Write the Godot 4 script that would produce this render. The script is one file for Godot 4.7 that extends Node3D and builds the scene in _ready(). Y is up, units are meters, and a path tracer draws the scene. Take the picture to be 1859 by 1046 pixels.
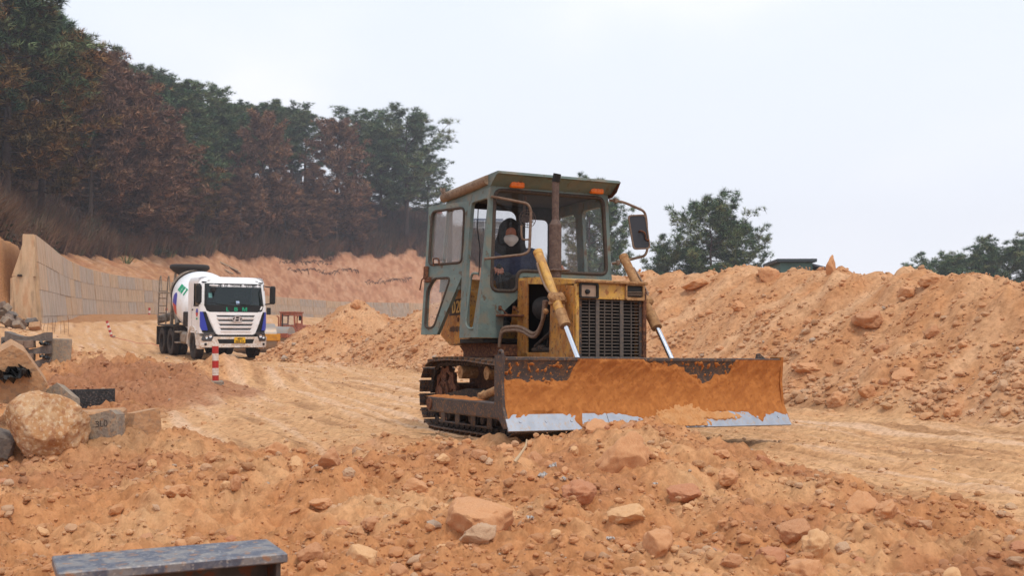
extends Node3D

# ---------------------------------------------------------------- mesh builder
class MB:
	var v := PackedVector3Array()
	var n := PackedVector3Array()
	var uv := PackedVector2Array()
	var use_uv := false
	# triangles are given counter-clockwise seen from outside and stored clockwise
	func tri(a: Vector3, b: Vector3, c: Vector3) -> void:
		var m := (b - a).cross(c - a).normalized()
		v.append(a); v.append(c); v.append(b)
		n.append(m); n.append(m); n.append(m)
	func quad(a: Vector3, b: Vector3, c: Vector3, d: Vector3) -> void:
		tri(a, b, c); tri(a, c, d)
	func stri(a: Vector3, b: Vector3, c: Vector3, na: Vector3, nb: Vector3, nc: Vector3) -> void:
		v.append(a); v.append(c); v.append(b)
		n.append(na); n.append(nc); n.append(nb)
	func box(c: Vector3, s: Vector3, bev := 0.008, b := Basis.IDENTITY) -> MB:
		var h := s * 0.5
		var e: float = min(bev, min(h.x, min(h.y, h.z)) * 0.9)
		var T := Transform3D(b, c)
		# for each corner three points, one on each face
		var P := {}
		for sx in [-1, 1]:
			for sy in [-1, 1]:
				for sz in [-1, 1]:
					P[[sx, sy, sz, 0]] = T * Vector3(sx * h.x, sy * (h.y - e), sz * (h.z - e))
					P[[sx, sy, sz, 1]] = T * Vector3(sx * (h.x - e), sy * h.y, sz * (h.z - e))
					P[[sx, sy, sz, 2]] = T * Vector3(sx * (h.x - e), sy * (h.y - e), sz * h.z)
		for s1 in [-1, 1]:
			var q := [[s1, -1, -1, 0], [s1, 1, -1, 0], [s1, 1, 1, 0], [s1, -1, 1, 0]]
			_q(P, q, s1 > 0)
			q = [[-1, s1, -1, 1], [-1, s1, 1, 1], [1, s1, 1, 1], [1, s1, -1, 1]]
			_q(P, q, s1 > 0)
			q = [[-1, -1, s1, 2], [1, -1, s1, 2], [1, 1, s1, 2], [-1, 1, s1, 2]]
			_q(P, q, s1 > 0)
			if e > 0.0:
				for s2 in [-1, 1]:
					_q(P, [[s1, s2, -1, 0], [s1, s2, -1, 1], [s1, s2, 1, 1], [s1, s2, 1, 0]], s1 * s2 > 0)
					_q(P, [[s1, -1, s2, 2], [s1, -1, s2, 0], [s1, 1, s2, 0], [s1, 1, s2, 2]], s1 * s2 > 0)
					_q(P, [[-1, s1, s2, 1], [-1, s1, s2, 2], [1, s1, s2, 2], [1, s1, s2, 1]], s1 * s2 > 0)
					for s3 in [-1, 1]:
						if s1 * s2 * s3 > 0:
							tri(P[[s1, s2, s3, 0]], P[[s1, s2, s3, 1]], P[[s1, s2, s3, 2]])
						else:
							tri(P[[s1, s2, s3, 0]], P[[s1, s2, s3, 2]], P[[s1, s2, s3, 1]])
		return self
	func _q(P: Dictionary, k: Array, fwd: bool) -> void:
		if fwd: quad(P[k[0]], P[k[1]], P[k[2]], P[k[3]])
		else: quad(P[k[3]], P[k[2]], P[k[1]], P[k[0]])
	func tube(a: Vector3, b: Vector3, r0: float, r1 := -1.0, seg := 12, caps := true) -> MB:
		if r1 < 0.0: r1 = r0
		var d := (b - a).normalized()
		var u := d.cross(Vector3.UP if abs(d.y) < 0.9 else Vector3.RIGHT).normalized()
		var w := d.cross(u)
		for i in seg:
			var t0 := TAU * i / seg
			var t1 := TAU * (i + 1) / seg
			var n0 := u * cos(t0) + w * sin(t0)
			var n1 := u * cos(t1) + w * sin(t1)
			stri(a + n0 * r0, a + n1 * r0, b + n1 * r1, n0, n1, n1)
			stri(a + n0 * r0, b + n1 * r1, b + n0 * r1, n0, n1, n0)
			if caps:
				tri(a, a + n1 * r0, a + n0 * r0)
				tri(b, b + n0 * r1, b + n1 * r1)
		return self
	func pipe(pts: Array, r: float, seg := 8, taper := 1.0) -> MB:
		var m := pts.size()
		var prev_u := Vector3.ZERO
		var rings: Array = []
		var dirs: Array = []
		for i in m:
			var d: Vector3 = (pts[min(i + 1, m - 1)] - pts[max(i - 1, 0)]).normalized()
			var u: Vector3
			if i == 0: u = d.cross(Vector3.UP if abs(d.y) < 0.9 else Vector3.RIGHT).normalized()
			else: u = (prev_u - d * prev_u.dot(d)).normalized()
			prev_u = u
			var w := d.cross(u)
			var ring: Array = []
			for k in seg:
				var t := TAU * k / seg
				ring.append(u * cos(t) + w * sin(t))
			rings.append(ring); dirs.append(d)
		for i in m - 1:
			var ra: float = r * lerp(1.0, taper, float(i) / (m - 1))
			var rb: float = r * lerp(1.0, taper, float(i + 1) / (m - 1))
			for k in seg:
				var a0: Vector3 = rings[i][k]
				var a1: Vector3 = rings[i][(k + 1) % seg]
				var b0: Vector3 = rings[i + 1][k]
				var b1: Vector3 = rings[i + 1][(k + 1) % seg]
				stri(pts[i] + a0 * ra, pts[i] + a1 * ra, pts[i + 1] + b1 * rb, a0, a1, b1)
				stri(pts[i] + a0 * ra, pts[i + 1] + b1 * rb, pts[i + 1] + b0 * rb, a0, b1, b0)
		for k in seg:
			tri(pts[0], pts[0] + rings[0][(k + 1) % seg] * r, pts[0] + rings[0][k] * r)
			tri(pts[m - 1], pts[m - 1] + rings[m - 1][k] * r * taper, pts[m - 1] + rings[m - 1][(k + 1) % seg] * r * taper)
		return self
	# profile of (radius, height) turned round the y axis of T
	func lathe(prof: Array, T: Transform3D, seg := 24, smooth := false) -> MB:
		for j in prof.size() - 1:
			var p: Vector2 = prof[j]
			var q: Vector2 = prof[j + 1]
			var nn := Vector2(q.y - p.y, -(q.x - p.x)).normalized()
			for i in seg:
				var t0 := TAU * i / seg
				var t1 := TAU * (i + 1) / seg
				var e0 := Vector3(cos(t0), 0, -sin(t0))
				var e1 := Vector3(cos(t1), 0, -sin(t1))
				var n0 := (T.basis * (e0 * nn.x + Vector3(0, nn.y, 0))).normalized()
				var n1 := (T.basis * (e1 * nn.x + Vector3(0, nn.y, 0))).normalized()
				var a := T * (e0 * p.x + Vector3(0, p.y, 0))
				var b := T * (e1 * p.x + Vector3(0, p.y, 0))
				var c := T * (e1 * q.x + Vector3(0, q.y, 0))
				var d := T * (e0 * q.x + Vector3(0, q.y, 0))
				if p.x > 0.0: stri(a, b, c, n0, n1, n1)
				if q.x > 0.0: stri(a, c, d, n0, n1, n0)
		return self
	# polygon in the xy plane of T, pushed out from z = 0 to z = depth
	func prism(poly: PackedVector2Array, depth: float, T := Transform3D.IDENTITY) -> MB:
		if Geometry2D.is_polygon_clockwise(poly): poly.reverse()
		var idx := Geometry2D.triangulate_polygon(poly)
		var z := Vector3(0, 0, depth)
		for i in range(0, idx.size(), 3):
			var a := Vector3(poly[idx[i]].x, poly[idx[i]].y, 0)
			var b := Vector3(poly[idx[i + 1]].x, poly[idx[i + 1]].y, 0)
			var c := Vector3(poly[idx[i + 2]].x, poly[idx[i + 2]].y, 0)
			if (b - a).cross(c - a).z < 0.0:
				var s := b; b = c; c = s
			tri(T * (a + z), T * (b + z), T * (c + z)); tri(T * a, T * c, T * b)
		for i in poly.size():
			var p := Vector3(poly[i].x, poly[i].y, 0)
			var q := Vector3(poly[(i + 1) % poly.size()].x, poly[(i + 1) % poly.size()].y, 0)
			quad(T * p, T * q, T * (q + z), T * (p + z))
		return self
	# plate with a hole: both loops are seen from the point c, the hole's points are cast out on to the outer loop
	func plate(outer: PackedVector2Array, inner: PackedVector2Array, depth: float, T := Transform3D.IDENTITY, c := Vector2.INF) -> MB:
		if c == Vector2.INF:
			c = Vector2.ZERO
			for p in inner: c += p / inner.size()
		var angs: Array = []
		for p in inner: angs.append((p - c).angle())
		for p in outer: angs.append((p - c).angle())
		angs.sort()
		var I: Array = []
		var O: Array = []
		var last := -99.0
		for a in angs:
			if a - last < 0.0005: continue
			last = a
			var d := Vector2.from_angle(a)
			I.append(_cast(c, d, inner)); O.append(_cast(c, d, outer))
		var z := Vector3(0, 0, depth)
		for i in I.size():
			var j: int = (i + 1) % I.size()
			var i0 := Vector3(I[i].x, I[i].y, 0); var i1 := Vector3(I[j].x, I[j].y, 0)
			var o0 := Vector3(O[i].x, O[i].y, 0); var o1 := Vector3(O[j].x, O[j].y, 0)
			quad(T * (i0 + z), T * (o0 + z), T * (o1 + z), T * (i1 + z))
			quad(T * i0, T * i1, T * o1, T * o0)
			quad(T * o0, T * o1, T * (o1 + z), T * (o0 + z))
			quad(T * i0, T * (i0 + z), T * (i1 + z), T * i1)
		return self
	func _cast(c: Vector2, d: Vector2, loop: PackedVector2Array) -> Vector2:
		var best := 1e9
		for k in loop.size():
			var p := loop[k]
			var e := loop[(k + 1) % loop.size()] - p
			var den := d.cross(e)
			if abs(den) < 1e-9: continue
			var t := (p - c).cross(e) / den
			var s := (p - c).cross(d) / den
			if t > 0.0 and s >= -1e-4 and s <= 1.0001 and t < best: best = t
		return c + d * best if best < 1e8 else c
	# skin through rings of equal size (each a ring of points, counter-clockwise seen from the end of the row)
	func loft(rings: Array, smooth := true, caps := true) -> MB:
		var m: int = rings[0].size()
		var nor: Array = []
		for i in rings.size():
			var row: Array = []
			for k in m:
				var du: Vector3 = rings[i][(k + 1) % m] - rings[i][(k + m - 1) % m]
				var dv: Vector3 = rings[min(i + 1, rings.size() - 1)][k] - rings[max(i - 1, 0)][k]
				row.append(du.cross(dv).normalized())
			nor.append(row)
		for i in rings.size() - 1:
			for k in m:
				var k1 := (k + 1) % m
				if smooth:
					stri(rings[i][k], rings[i][k1], rings[i + 1][k1], nor[i][k], nor[i][k1], nor[i + 1][k1])
					stri(rings[i][k], rings[i + 1][k1], rings[i + 1][k], nor[i][k], nor[i + 1][k1], nor[i + 1][k])
				else:
					quad(rings[i][k], rings[i][k1], rings[i + 1][k1], rings[i + 1][k])
		if caps:
			for e in [0, rings.size() - 1]:
				var c := Vector3.ZERO
				for p in rings[e]: c += p / m
				for k in m:
					if e == 0: tri(c, rings[e][(k + 1) % m], rings[e][k])
					else: tri(c, rings[e][k], rings[e][(k + 1) % m])
		return self
	func mesh() -> ArrayMesh:
		var arr := []
		arr.resize(Mesh.ARRAY_MAX)
		arr[Mesh.ARRAY_VERTEX] = v
		arr[Mesh.ARRAY_NORMAL] = n
		if use_uv: arr[Mesh.ARRAY_TEX_UV] = uv
		var m := ArrayMesh.new()
		m.add_surface_from_arrays(Mesh.PRIMITIVE_TRIANGLES, arr)
		return m

func rrect(x0: float, y0: float, x1: float, y1: float, r: float, k := 4) -> PackedVector2Array:
	var out := PackedVector2Array()
	var cs := [Vector2(x1 - r, y0 + r), Vector2(x1 - r, y1 - r), Vector2(x0 + r, y1 - r), Vector2(x0 + r, y0 + r)]
	for q in 4:
		for i in k + 1: out.append(cs[q] + Vector2.from_angle(-PI / 2 + q * PI / 2 + PI / 2 * i / k) * r)
	return out

# round the corners of a loop of points
func soften(loop: Array, r: float, k := 4) -> PackedVector2Array:
	var out := PackedVector2Array()
	var m := loop.size()
	for i in m:
		var p: Vector2 = loop[i]
		var a: Vector2 = loop[(i + m - 1) % m] - p
		var b: Vector2 = loop[(i + 1) % m] - p
		var rr: float = min(r, min(a.length(), b.length()) * 0.48)
		var p0 := p + a.normalized() * rr
		var p1 := p + b.normalized() * rr
		for j in k + 1:
			var t := float(j) / k
			out.append(p0.lerp(p, t).lerp(p.lerp(p1, t), t))
	return out

func bend(pts: Array, r: float, k := 4) -> Array:
	var out: Array = [pts[0]]
	for i in range(1, pts.size() - 1):
		var p: Vector3 = pts[i]
		var a: Vector3 = pts[i - 1] - p
		var b: Vector3 = pts[i + 1] - p
		var rr: float = min(r, min(a.length(), b.length()) * 0.48)
		var p0 := p + a.normalized() * rr
		var p1 := p + b.normalized() * rr
		for j in k + 1:
			var t := float(j) / k
			out.append(p0.lerp(p, t).lerp(p.lerp(p1, t), t))
	out.append(pts[-1])
	return out

func poly(a: Array) -> PackedVector2Array:
	var p := PackedVector2Array()
	for i in range(0, a.size(), 2): p.append(Vector2(a[i], a[i + 1]))
	return p

# ---------------------------------------------------------------- nodes
var taken := {}
func numbered(called: String) -> String:
	var k: int = taken.get(called, -1) + 1
	taken[called] = k
	return called if k == 0 else "%s_%03d" % [called, k]
func thing(called: String, label: String, category: String, at := Vector3.ZERO, rot := Vector3.ZERO, group := "") -> Node3D:
	var o := Node3D.new()
	o.name = numbered(called)
	add_child(o)
	o.position = at
	o.rotation = rot
	o.set_meta("label", label)
	o.set_meta("category", category)
	if group != "": o.set_meta("group", group)
	return o
func part(parent: Node, called: String, m, mat: Material, at := Vector3.ZERO, rot := Vector3.ZERO) -> MeshInstance3D:
	var o := MeshInstance3D.new()
	o.name = called
	o.mesh = m.mesh() if m is MB else m
	o.material_override = mat
	parent.add_child(o, true)
	o.position = at
	o.rotation = rot
	return o
func node(parent: Node, called: String, at := Vector3.ZERO, rot := Vector3.ZERO) -> Node3D:
	var o := Node3D.new()
	o.name = called
	parent.add_child(o, true)
	o.position = at
	o.rotation = rot
	return o
func single(called: String, m, mat: Material, label: String, category: String, at := Vector3.ZERO, rot := Vector3.ZERO, group := "") -> MeshInstance3D:
	var o := part(self, numbered(called), m, mat, at, rot)
	o.set_meta("label", label)
	o.set_meta("category", category)
	if group != "": o.set_meta("group", group)
	return o
func structure(called: String, m, mat: Material, label := "") -> MeshInstance3D:
	var o := part(self, numbered(called), m, mat)
	o.set_meta("kind", "structure")
	if label != "": o.set_meta("label", label)
	return o
func stuff(called: String, m: Mesh, mat: Material, xf: Array, cols: Array, label: String, category: String) -> void:
	var mm := MultiMesh.new()
	mm.transform_format = MultiMesh.TRANSFORM_3D
	mm.use_colors = cols.size() > 0
	mm.mesh = m
	mm.instance_count = xf.size()
	for i in xf.size():
		mm.set_instance_transform(i, xf[i])
		if cols.size() > 0: mm.set_instance_color(i, cols[i])
	var o := MultiMeshInstance3D.new()
	o.multimesh = mm
	o.material_override = mat
	o.name = numbered(called)
	add_child(o)
	o.set_meta("kind", "stuff")
	o.set_meta("label", label)
	o.set_meta("category", category)
func lettering(parent: Node, called: String, s: String, size: float, mat: Material, at: Vector3, rot := Vector3.ZERO, depth := 0.004, bold := false, stretch := 1.0) -> MeshInstance3D:
	var t := TextMesh.new()
	var f := SystemFont.new()
	f.font_names = PackedStringArray(["Droid Sans"])
	if bold: f.font_weight = 700
	t.font = f
	t.font_size = 64
	t.pixel_size = size / 46.0
	t.text = s
	t.depth = depth
	t.curve_step = 3.0
	var o := part(parent, called, t, mat, at, rot)
	o.scale = Vector3(stretch, 1, 1)
	return o

# ---------------------------------------------------------------- materials
func lin(r: float, g: float, b: float) -> Color: return Color(r, g, b).linear_to_srgb()
func flat(c: Color, rough := 0.8, metal := 0.0) -> StandardMaterial3D:
	var m := StandardMaterial3D.new()
	m.albedo_color = c
	m.roughness = rough
	m.metallic = metal
	return m
func fnl(seed_: int, freq: float, oct := 4, type := FastNoiseLite.TYPE_SIMPLEX_SMOOTH) -> FastNoiseLite:
	var f := FastNoiseLite.new()
	f.seed = seed_
	f.frequency = freq
	f.noise_type = type
	f.fractal_type = FastNoiseLite.FRACTAL_FBM if oct > 1 else FastNoiseLite.FRACTAL_NONE
	f.fractal_octaves = oct
	return f
# layers: [frequency in repeats, threshold, softness, Color, strength, stretch-free]; painted one over the other on the base
func stain_tex(px: int, base: Color, layers: Array, seed_ := 1, grain := 0.08) -> ImageTexture:
	var bufs: Array = []
	var k := 0
	for L in layers:
		var f := fnl(seed_ * 31 + k * 7, float(L[0]) / px, 5)
		bufs.append(f.get_seamless_image(px, px).get_data())
		k += 1
	var gr := fnl(seed_ + 77, 0.35, 2).get_seamless_image(px, px).get_data()
	var data := PackedByteArray()
	data.resize(px * px * 3)
	for i in px * px:
		var c := base
		for j in layers.size():
			var L: Array = layers[j]
			var t: float = clamp((bufs[j][i] / 255.0 - L[1]) / L[2] + 0.5, 0.0, 1.0) * L[4]
			c = c.lerp(L[3], t)
		var g := 1.0 + (gr[i] / 255.0 - 0.5) * 2.0 * grain
		data[i * 3] = int(clamp(c.r * g, 0.0, 1.0) * 255.0)
		data[i * 3 + 1] = int(clamp(c.g * g, 0.0, 1.0) * 255.0)
		data[i * 3 + 2] = int(clamp(c.b * g, 0.0, 1.0) * 255.0)
	var img := Image.create_from_data(px, px, false, Image.FORMAT_RGB8, data)
	return ImageTexture.create_from_image(img)
func stained(base: Color, layers: Array, scale: float, rough := 0.7, metal := 0.0, seed_ := 1, px := 256, grain := 0.08) -> StandardMaterial3D:
	var m := flat(Color.WHITE, rough, metal)
	m.albedo_texture = stain_tex(px, base, layers, seed_, grain)
	m.uv1_triplanar = true
	m.uv1_scale = Vector3.ONE * scale
	return m
func bumpy(m: StandardMaterial3D, freq: float, strength: float, seed_ := 5, px := 256, oct := 5) -> StandardMaterial3D:
	var img := fnl(seed_, freq, oct).get_seamless_image(px, px)
	img.convert(Image.FORMAT_RGBA8)
	img.bump_map_to_normal_map(strength)
	m.normal_enabled = true
	m.normal_texture = ImageTexture.create_from_image(img)
	m.normal_scale = 1.0
	return m
func glass_mat(tint: Color, alpha: float, rough := 0.03) -> StandardMaterial3D:
	var m := StandardMaterial3D.new()
	m.transparency = BaseMaterial3D.TRANSPARENCY_ALPHA
	m.albedo_color = Color(tint.r, tint.g, tint.b, alpha)
	m.roughness = rough
	m.metallic_specular = 0.5
	return m

# ---------------------------------------------------------------- the lie of the land (d is the distance north of the camera: d = -z)
var nz_big: FastNoiseLite
var nz_mid: FastNoiseLite
var nz_fine: FastNoiseLite
var nz_rut: FastNoiseLite
var nz_col: FastNoiseLite
# crest of the tipped earth bank: x, d, height
const CREST := [[13.0, 5.0, 1.7], [9.6, 8.6, 1.7], [7.5, 11.3, 1.72], [6.35, 14.0, 1.7], [4.85, 19.4, 2.12], [3.0, 24.0, 2.3], [0.6, 30.0, 2.3], [-1.5, 33.6, 2.15], [-2.9, 35.5, 1.75], [-4.2, 37.6, 0.95], [-5.5, 39.0, 2.15], [-7.2, 40.0, 1.2], [-8.8, 41.0, 0.2]]
# small heaps: x, d, radius x, radius d, height
const HEAPS := [[-3.5, 7.9, 0.6, 0.5, 0.28], [0.68, 7.05, 0.60, 0.70, 0.20], [1.05, 7.2, 0.5, 0.5, 0.08], [0.55, 6.0, 0.9, 0.8, 0.10], [-0.25, 6.6, 0.8, 0.7, 0.09], [0.25, 5.7, 1.3, 0.8, 0.07], [-1.85, 7.5, 0.75, 0.42, 0.19], [-2.75, 7.5, 0.7, 0.5, 0.1], [-1.2, 6.2, 1.2, 0.9, 0.07], [-2.5, 5.4, 1.2, 0.8, 0.08],
	[-5.9, 16.2, 1.7, 1.4, 0.5], [-4.6, 19.3, 1.3, 0.9, 0.33], [-5.6, 19.0, 0.9, 0.9, 0.3], [-9.8, 23.2, 3.0, 2.4, 0.50], [-4.7, 15.0, 0.7, 0.8, 0.2], [-0.95, 8.75, 0.35, 0.25, 0.09], [-0.35, 8.3, 0.4, 0.22, 0.1], [2.3, 5.5, 0.7, 0.5, 0.08], [-3.6, 6.4, 0.6, 0.7, 0.1], [-18.0, 36.0, 4.5, 6.0, 0.7]]

func ss(a: float, b: float, t: float) -> float: return smoothstep(a, b, t)
func rough_at(x: float, d: float) -> float:
	var b := 8.7
	if x > 1.35: b = lerp(8.7, 4.3, clamp((x - 1.35) / 1.15, 0.0, 1.0))
	var r := 1.0 - ss(b - 0.7, b + 0.7, d)
	r = max(r, ss(-2.9, -4.2, x + (d - 9.0) * 0.12) * (1.0 - ss(22.0, 30.0, d)) * 0.8)
	return max(r, 0.14)
func bank(x: float, d: float) -> float:
	var best := -9.0
	for i in CREST.size() - 1:
		var ax: float = CREST[i][0]
		var ad: float = CREST[i][1]
		var ex: float = CREST[i + 1][0] - ax
		var ed: float = CREST[i + 1][1] - ad
		var t: float = clamp(((x - ax) * ex + (d - ad) * ed) / (ex * ex + ed * ed), 0.0, 1.0)
		var px := x - ax - ex * t
		var pd := d - ad - ed * t
		var dist := sqrt(px * px + pd * pd)
		var h: float = lerp(CREST[i][2], CREST[i + 1][2], t)
		best = max(best, h - (sqrt(dist * dist + 0.16) - 0.3) * 0.66)
	return best
func land(x: float, d: float) -> float:
	var y := 3.4 * ss(40.0, 150.0, d) + 1.4 * ss(11.5, 21.5, -x) * ss(24.0, 50.0, d) * (1.0 - ss(80.0, 130.0, d))
	if d > 40.0 and x < -21.0: y += 4.1 * ss(0.6, 1.8, -21.7 - 0.33 * max(d - 50.0, 0.0) - x) * ss(47.0, 51.5, d) * (1.0 - ss(58.0, 68.0, d))
	var r := rough_at(x, d)
	if d < 50.0:
		for h in HEAPS:
			var ux: float = (x - h[0]) / h[2]
			var ud: float = (d - h[1]) / h[3]
			var q := ux * ux + ud * ud
			if q < 6.0: y += h[4] * exp(-q)
	if d > 34.0 and d < 56.0:
		# the ground the lorry stands on
		var bx := x + 9.858
		var bd := d - 39.366
		var back := -bx * 0.5026 + bd * 0.8645
		var side := bx * 0.8645 + bd * 0.5026
		var w := (1.0 - ss(1.5, 3.2, abs(side))) * ss(-4.0, -1.0, back) * (1.0 - ss(8.0, 12.0, back))
		y = lerp(y, 0.03 + 0.0291 * back, w)
	var tx := (x - 0.3) * 0.9 + (d - 10.3) * 0.42
	var td := (d - 10.3) * 0.9 - (x - 0.3) * 0.42
	var machine := 1.0 - ss(0.8, 1.5, sqrt(tx * tx + td * td * 0.55))
	r *= 1.0 - machine * 0.8
	if x < -3.0 and d > 11.0: r *= 1.0 + 1.4 * ss(-3.4, -5.0, x) * ss(11.0, 14.0, d)
	var n := nz_big.get_noise_2d(x, d) * (0.13 * r + 0.025) + nz_mid.get_noise_2d(x, d) * (0.075 * r + 0.01)
	if d < 46.0:
		n += nz_fine.get_noise_2d(x, d) * (0.055 * r + 0.005)
		var al := -0.37 * x + 0.93 * d
		var ac := 0.93 * x + 0.37 * d
		n += nz_rut.get_noise_2d(ac * 3.2, al * 0.16) * 0.06 * (1.0 - 0.6 * r) * (1.0 - machine)
		var bk := bank(x, d)
		if bk > y - 0.8:
			var bn := nz_big.get_noise_2d(x * 1.7 + 40.0, d * 1.7) * 0.24 + nz_mid.get_noise_2d(x, d) * 0.07 + nz_fine.get_noise_2d(x * 0.7, d * 0.7) * 0.05
			bn += nz_rut.get_noise_2d((-0.36 * x + 0.93 * d) * 1.6, (0.93 * x + 0.36 * d) * 0.22) * 0.10
			bk += bn * ss(-0.5, 0.3, bk - y) * 0.9
			# smooth maximum
			var k: float = clamp(0.5 + 0.5 * (bk - y) / 0.12, 0.0, 1.0)
			return lerp(y + n, bk, k) + 0.12 * k * (1.0 - k)
	elif d < 90.0:
		n += nz_rut.get_noise_2d((0.93 * x + 0.37 * d) * 1.2, (-0.37 * x + 0.93 * d) * 0.1) * 0.08
	return y + n
func ground_at(x: float, z: float) -> float: return land(x, -z)

func soil_color(x: float, d: float, y: float) -> Color:
	var pale := Color(0.70, 0.40, 0.205)
	var loose := Color(0.575, 0.263, 0.115)
	var red := Color(0.40, 0.175, 0.092)
	var damp := Color(0.37, 0.19, 0.095)
	var r := rough_at(x, d)
	var c1 := nz_col.get_noise_2d(x * 1.2, d * 1.2)
	var c2 := nz_col.get_noise_2d(x * 0.35 + 90.0, d * 0.35)
	var c := pale.lerp(loose, clamp(r * 1.05 + c1 * 1.1 * (0.35 + r) - 0.1, 0.0, 1.0))
	var al := -0.37 * x + 0.93 * d
	var ac := 0.93 * x + 0.37 * d
	if d < 100.0:
		var st := nz_rut.get_noise_2d(ac * 2.6 + 31.0, al * 0.11)
		c = c.lerp(damp, ss(0.10, 0.42, st) * 0.75 * (1.0 - 0.7 * r) * ss(0.0, 0.35, c2 + 0.15))
		c = c.lerp(Color(0.80, 0.54, 0.37), ss(0.05, 0.45, -st) * 0.7 * (1.0 - r))
	# the dark red cut earth by the black plate, and the trampled ground behind the left heap
	var q := Vector2((x + 5.2) / 1.7, (d - 15.0) / 2.2).length()
	c = c.lerp(red, (1.0 - ss(0.6, 1.2, q + c1 * 0.7)) * 0.85)
	q = Vector2((x + 2.9) / 1.2, (d - 8.0) / 0.6).length()
	c = c.lerp(damp, (1.0 - ss(0.5, 1.3, q + c1 * 1.2)) * 0.6)
	c = c.lerp(red, ss(0.28, 0.5, c2 + c1 * 0.3) * 0.45 * r)
	if d < 46.0:
		var bk := bank(x, d)
		if bk > -0.1:
			var fs := nz_rut.get_noise_2d((-0.36 * x + 0.93 * d) * 1.6 + 17.0, (0.93 * x + 0.36 * d) * 0.2)
			var cb := Color(0.655, 0.355, 0.185).lerp(loose, clamp(0.25 + c1 * 0.9 + fs * 1.1, 0.0, 0.75)).lerp(Color(0.74, 0.44, 0.25), ss(0.05, 0.5, -fs) * 0.6)
			c = c.lerp(cb, ss(-0.1, 0.25, bk))
	if d > 44.0 and x < -22.0: c = c.lerp(Color(0.42, 0.19, 0.08), 0.7)
	return c

func build_ground(mat: Material) -> void:
	var ds: Array = [-60.0, -30.0, -14.0, -6.0, -2.0, 0.0, 1.2]
	var d := 2.0
	while d < 440.0:
		ds.append(d)
		d *= 1.0062 if d < 17.0 else (1.009 if d < 60.0 else 1.03)
	var us: Array = [-60.0, -20.0, -8.0, -4.0, -2.6, -1.9, -1.5]
	for i in 441: us.append(-1.3 + 2.6 * i / 440.0)
	us.append_array([1.5, 1.9, 2.6, 4.0, 8.0, 20.0, 60.0])
	var C := us.size()
	var R := ds.size()
	var v := PackedVector3Array()
	var col := PackedColorArray()
	v.resize(C * R); col.resize(C * R)
	for j in R:
		var dd: float = ds[j]
		var hw: float = 0.5 * max(dd, 1.0) + 0.6
		for i in C:
			var x: float = clamp(us[i] * hw, -700.0, 700.0)
			if dd < 2.0: x = clamp(us[i] * hw, -80.0, 80.0)
			v[j * C + i] = Vector3(x, land(x, dd), -dd)
			col[j * C + i] = soil_color(x, dd, 0.0)
	var nrm := PackedVector3Array()
	nrm.resize(C * R)
	for j in R:
		for i in C:
			var a := v[j * C + min(i + 1, C - 1)] - v[j * C + max(i - 1, 0)]
			var b := v[min(j + 1, R - 1) * C + i] - v[max(j - 1, 0) * C + i]
			nrm[j * C + i] = a.cross(b).normalized()
	var idx := PackedInt32Array()
	idx.resize((C - 1) * (R - 1) * 6)
	var k := 0
	for j in R - 1:
		for i in C - 1:
			var p := j * C + i
			idx[k] = p; idx[k + 1] = p + C; idx[k + 2] = p + 1
			idx[k + 3] = p + 1; idx[k + 4] = p + C; idx[k + 5] = p + C + 1
			k += 6
	var arr := []
	arr.resize(Mesh.ARRAY_MAX)
	arr[Mesh.ARRAY_VERTEX] = v
	arr[Mesh.ARRAY_NORMAL] = nrm
	arr[Mesh.ARRAY_COLOR] = col
	arr[Mesh.ARRAY_INDEX] = idx
	var m := ArrayMesh.new()
	m.add_surface_from_arrays(Mesh.PRIMITIVE_TRIANGLES, arr)
	structure("ground", m, mat, "orange earth of the building site with a tipped bank and heaps")

# ---------------------------------------------------------------- hillside behind the wall
# along the wall: foot of the wall's face, wall top, edge of the bare cut, crest of the hill (x, d, y)
const HILL := [
	[[-85.0, 36.0, 0.5], [-90.0, 40.0, 4.5], [-120.0, 50.0, 16.0]],
	[[-44.0, 47.0, 0.8], [-47.0, 50.0, 5.0], [-80.0, 60.0, 20.0]],
	[[-29.0, 53.0, 1.5], [-32.0, 56.0, 5.5], [-64.0, 66.0, 22.0]],
	[[-25.2, 54.5, 3.8], [-29.5, 60.0, 6.8], [-64.0, 80.0, 28.0]],
	[[-32.0, 79.8, 6.0], [-37.0, 80.0, 7.3], [-70.0, 90.0, 31.0]],
	[[-37.6, 104.0, 6.5], [-43.0, 104.5, 9.0], [-73.0, 114.0, 32.0]],
	[[-41.0, 129.0, 7.3], [-47.0, 131.0, 10.6], [-76.0, 142.0, 33.0]],
	[[-41.3, 155.0, 7.4], [-46.0, 163.0, 13.2], [-68.0, 190.0, 34.0]],
	[[-38.4, 178.4, 7.3], [-41.0, 188.0, 15.0], [-52.0, 222.0, 33.5]],
	[[-31.1, 200.4, 7.2], [-32.0, 212.0, 16.8], [-36.0, 246.0, 32.0]],
	[[-19.3, 215.5, 7.3], [-19.0, 228.0, 18.2], [-17.5, 258.0, 29.0]],
	[[-5.0, 222.4, 7.3], [-4.0, 236.0, 16.0], [0.0, 266.0, 22.0]],
	[[15.0, 225.0, 6.5], [17.0, 240.0, 11.0], [22.0, 272.0, 14.0]],
	[[60.0, 228.0, 3.6], [62.0, 243.0, 6.0], [70.0, 275.0, 8.0]],
	[[160.0, 228.0, 3.2], [162.0, 243.0, 4.5], [170.0, 275.0, 5.0]]]
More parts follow.
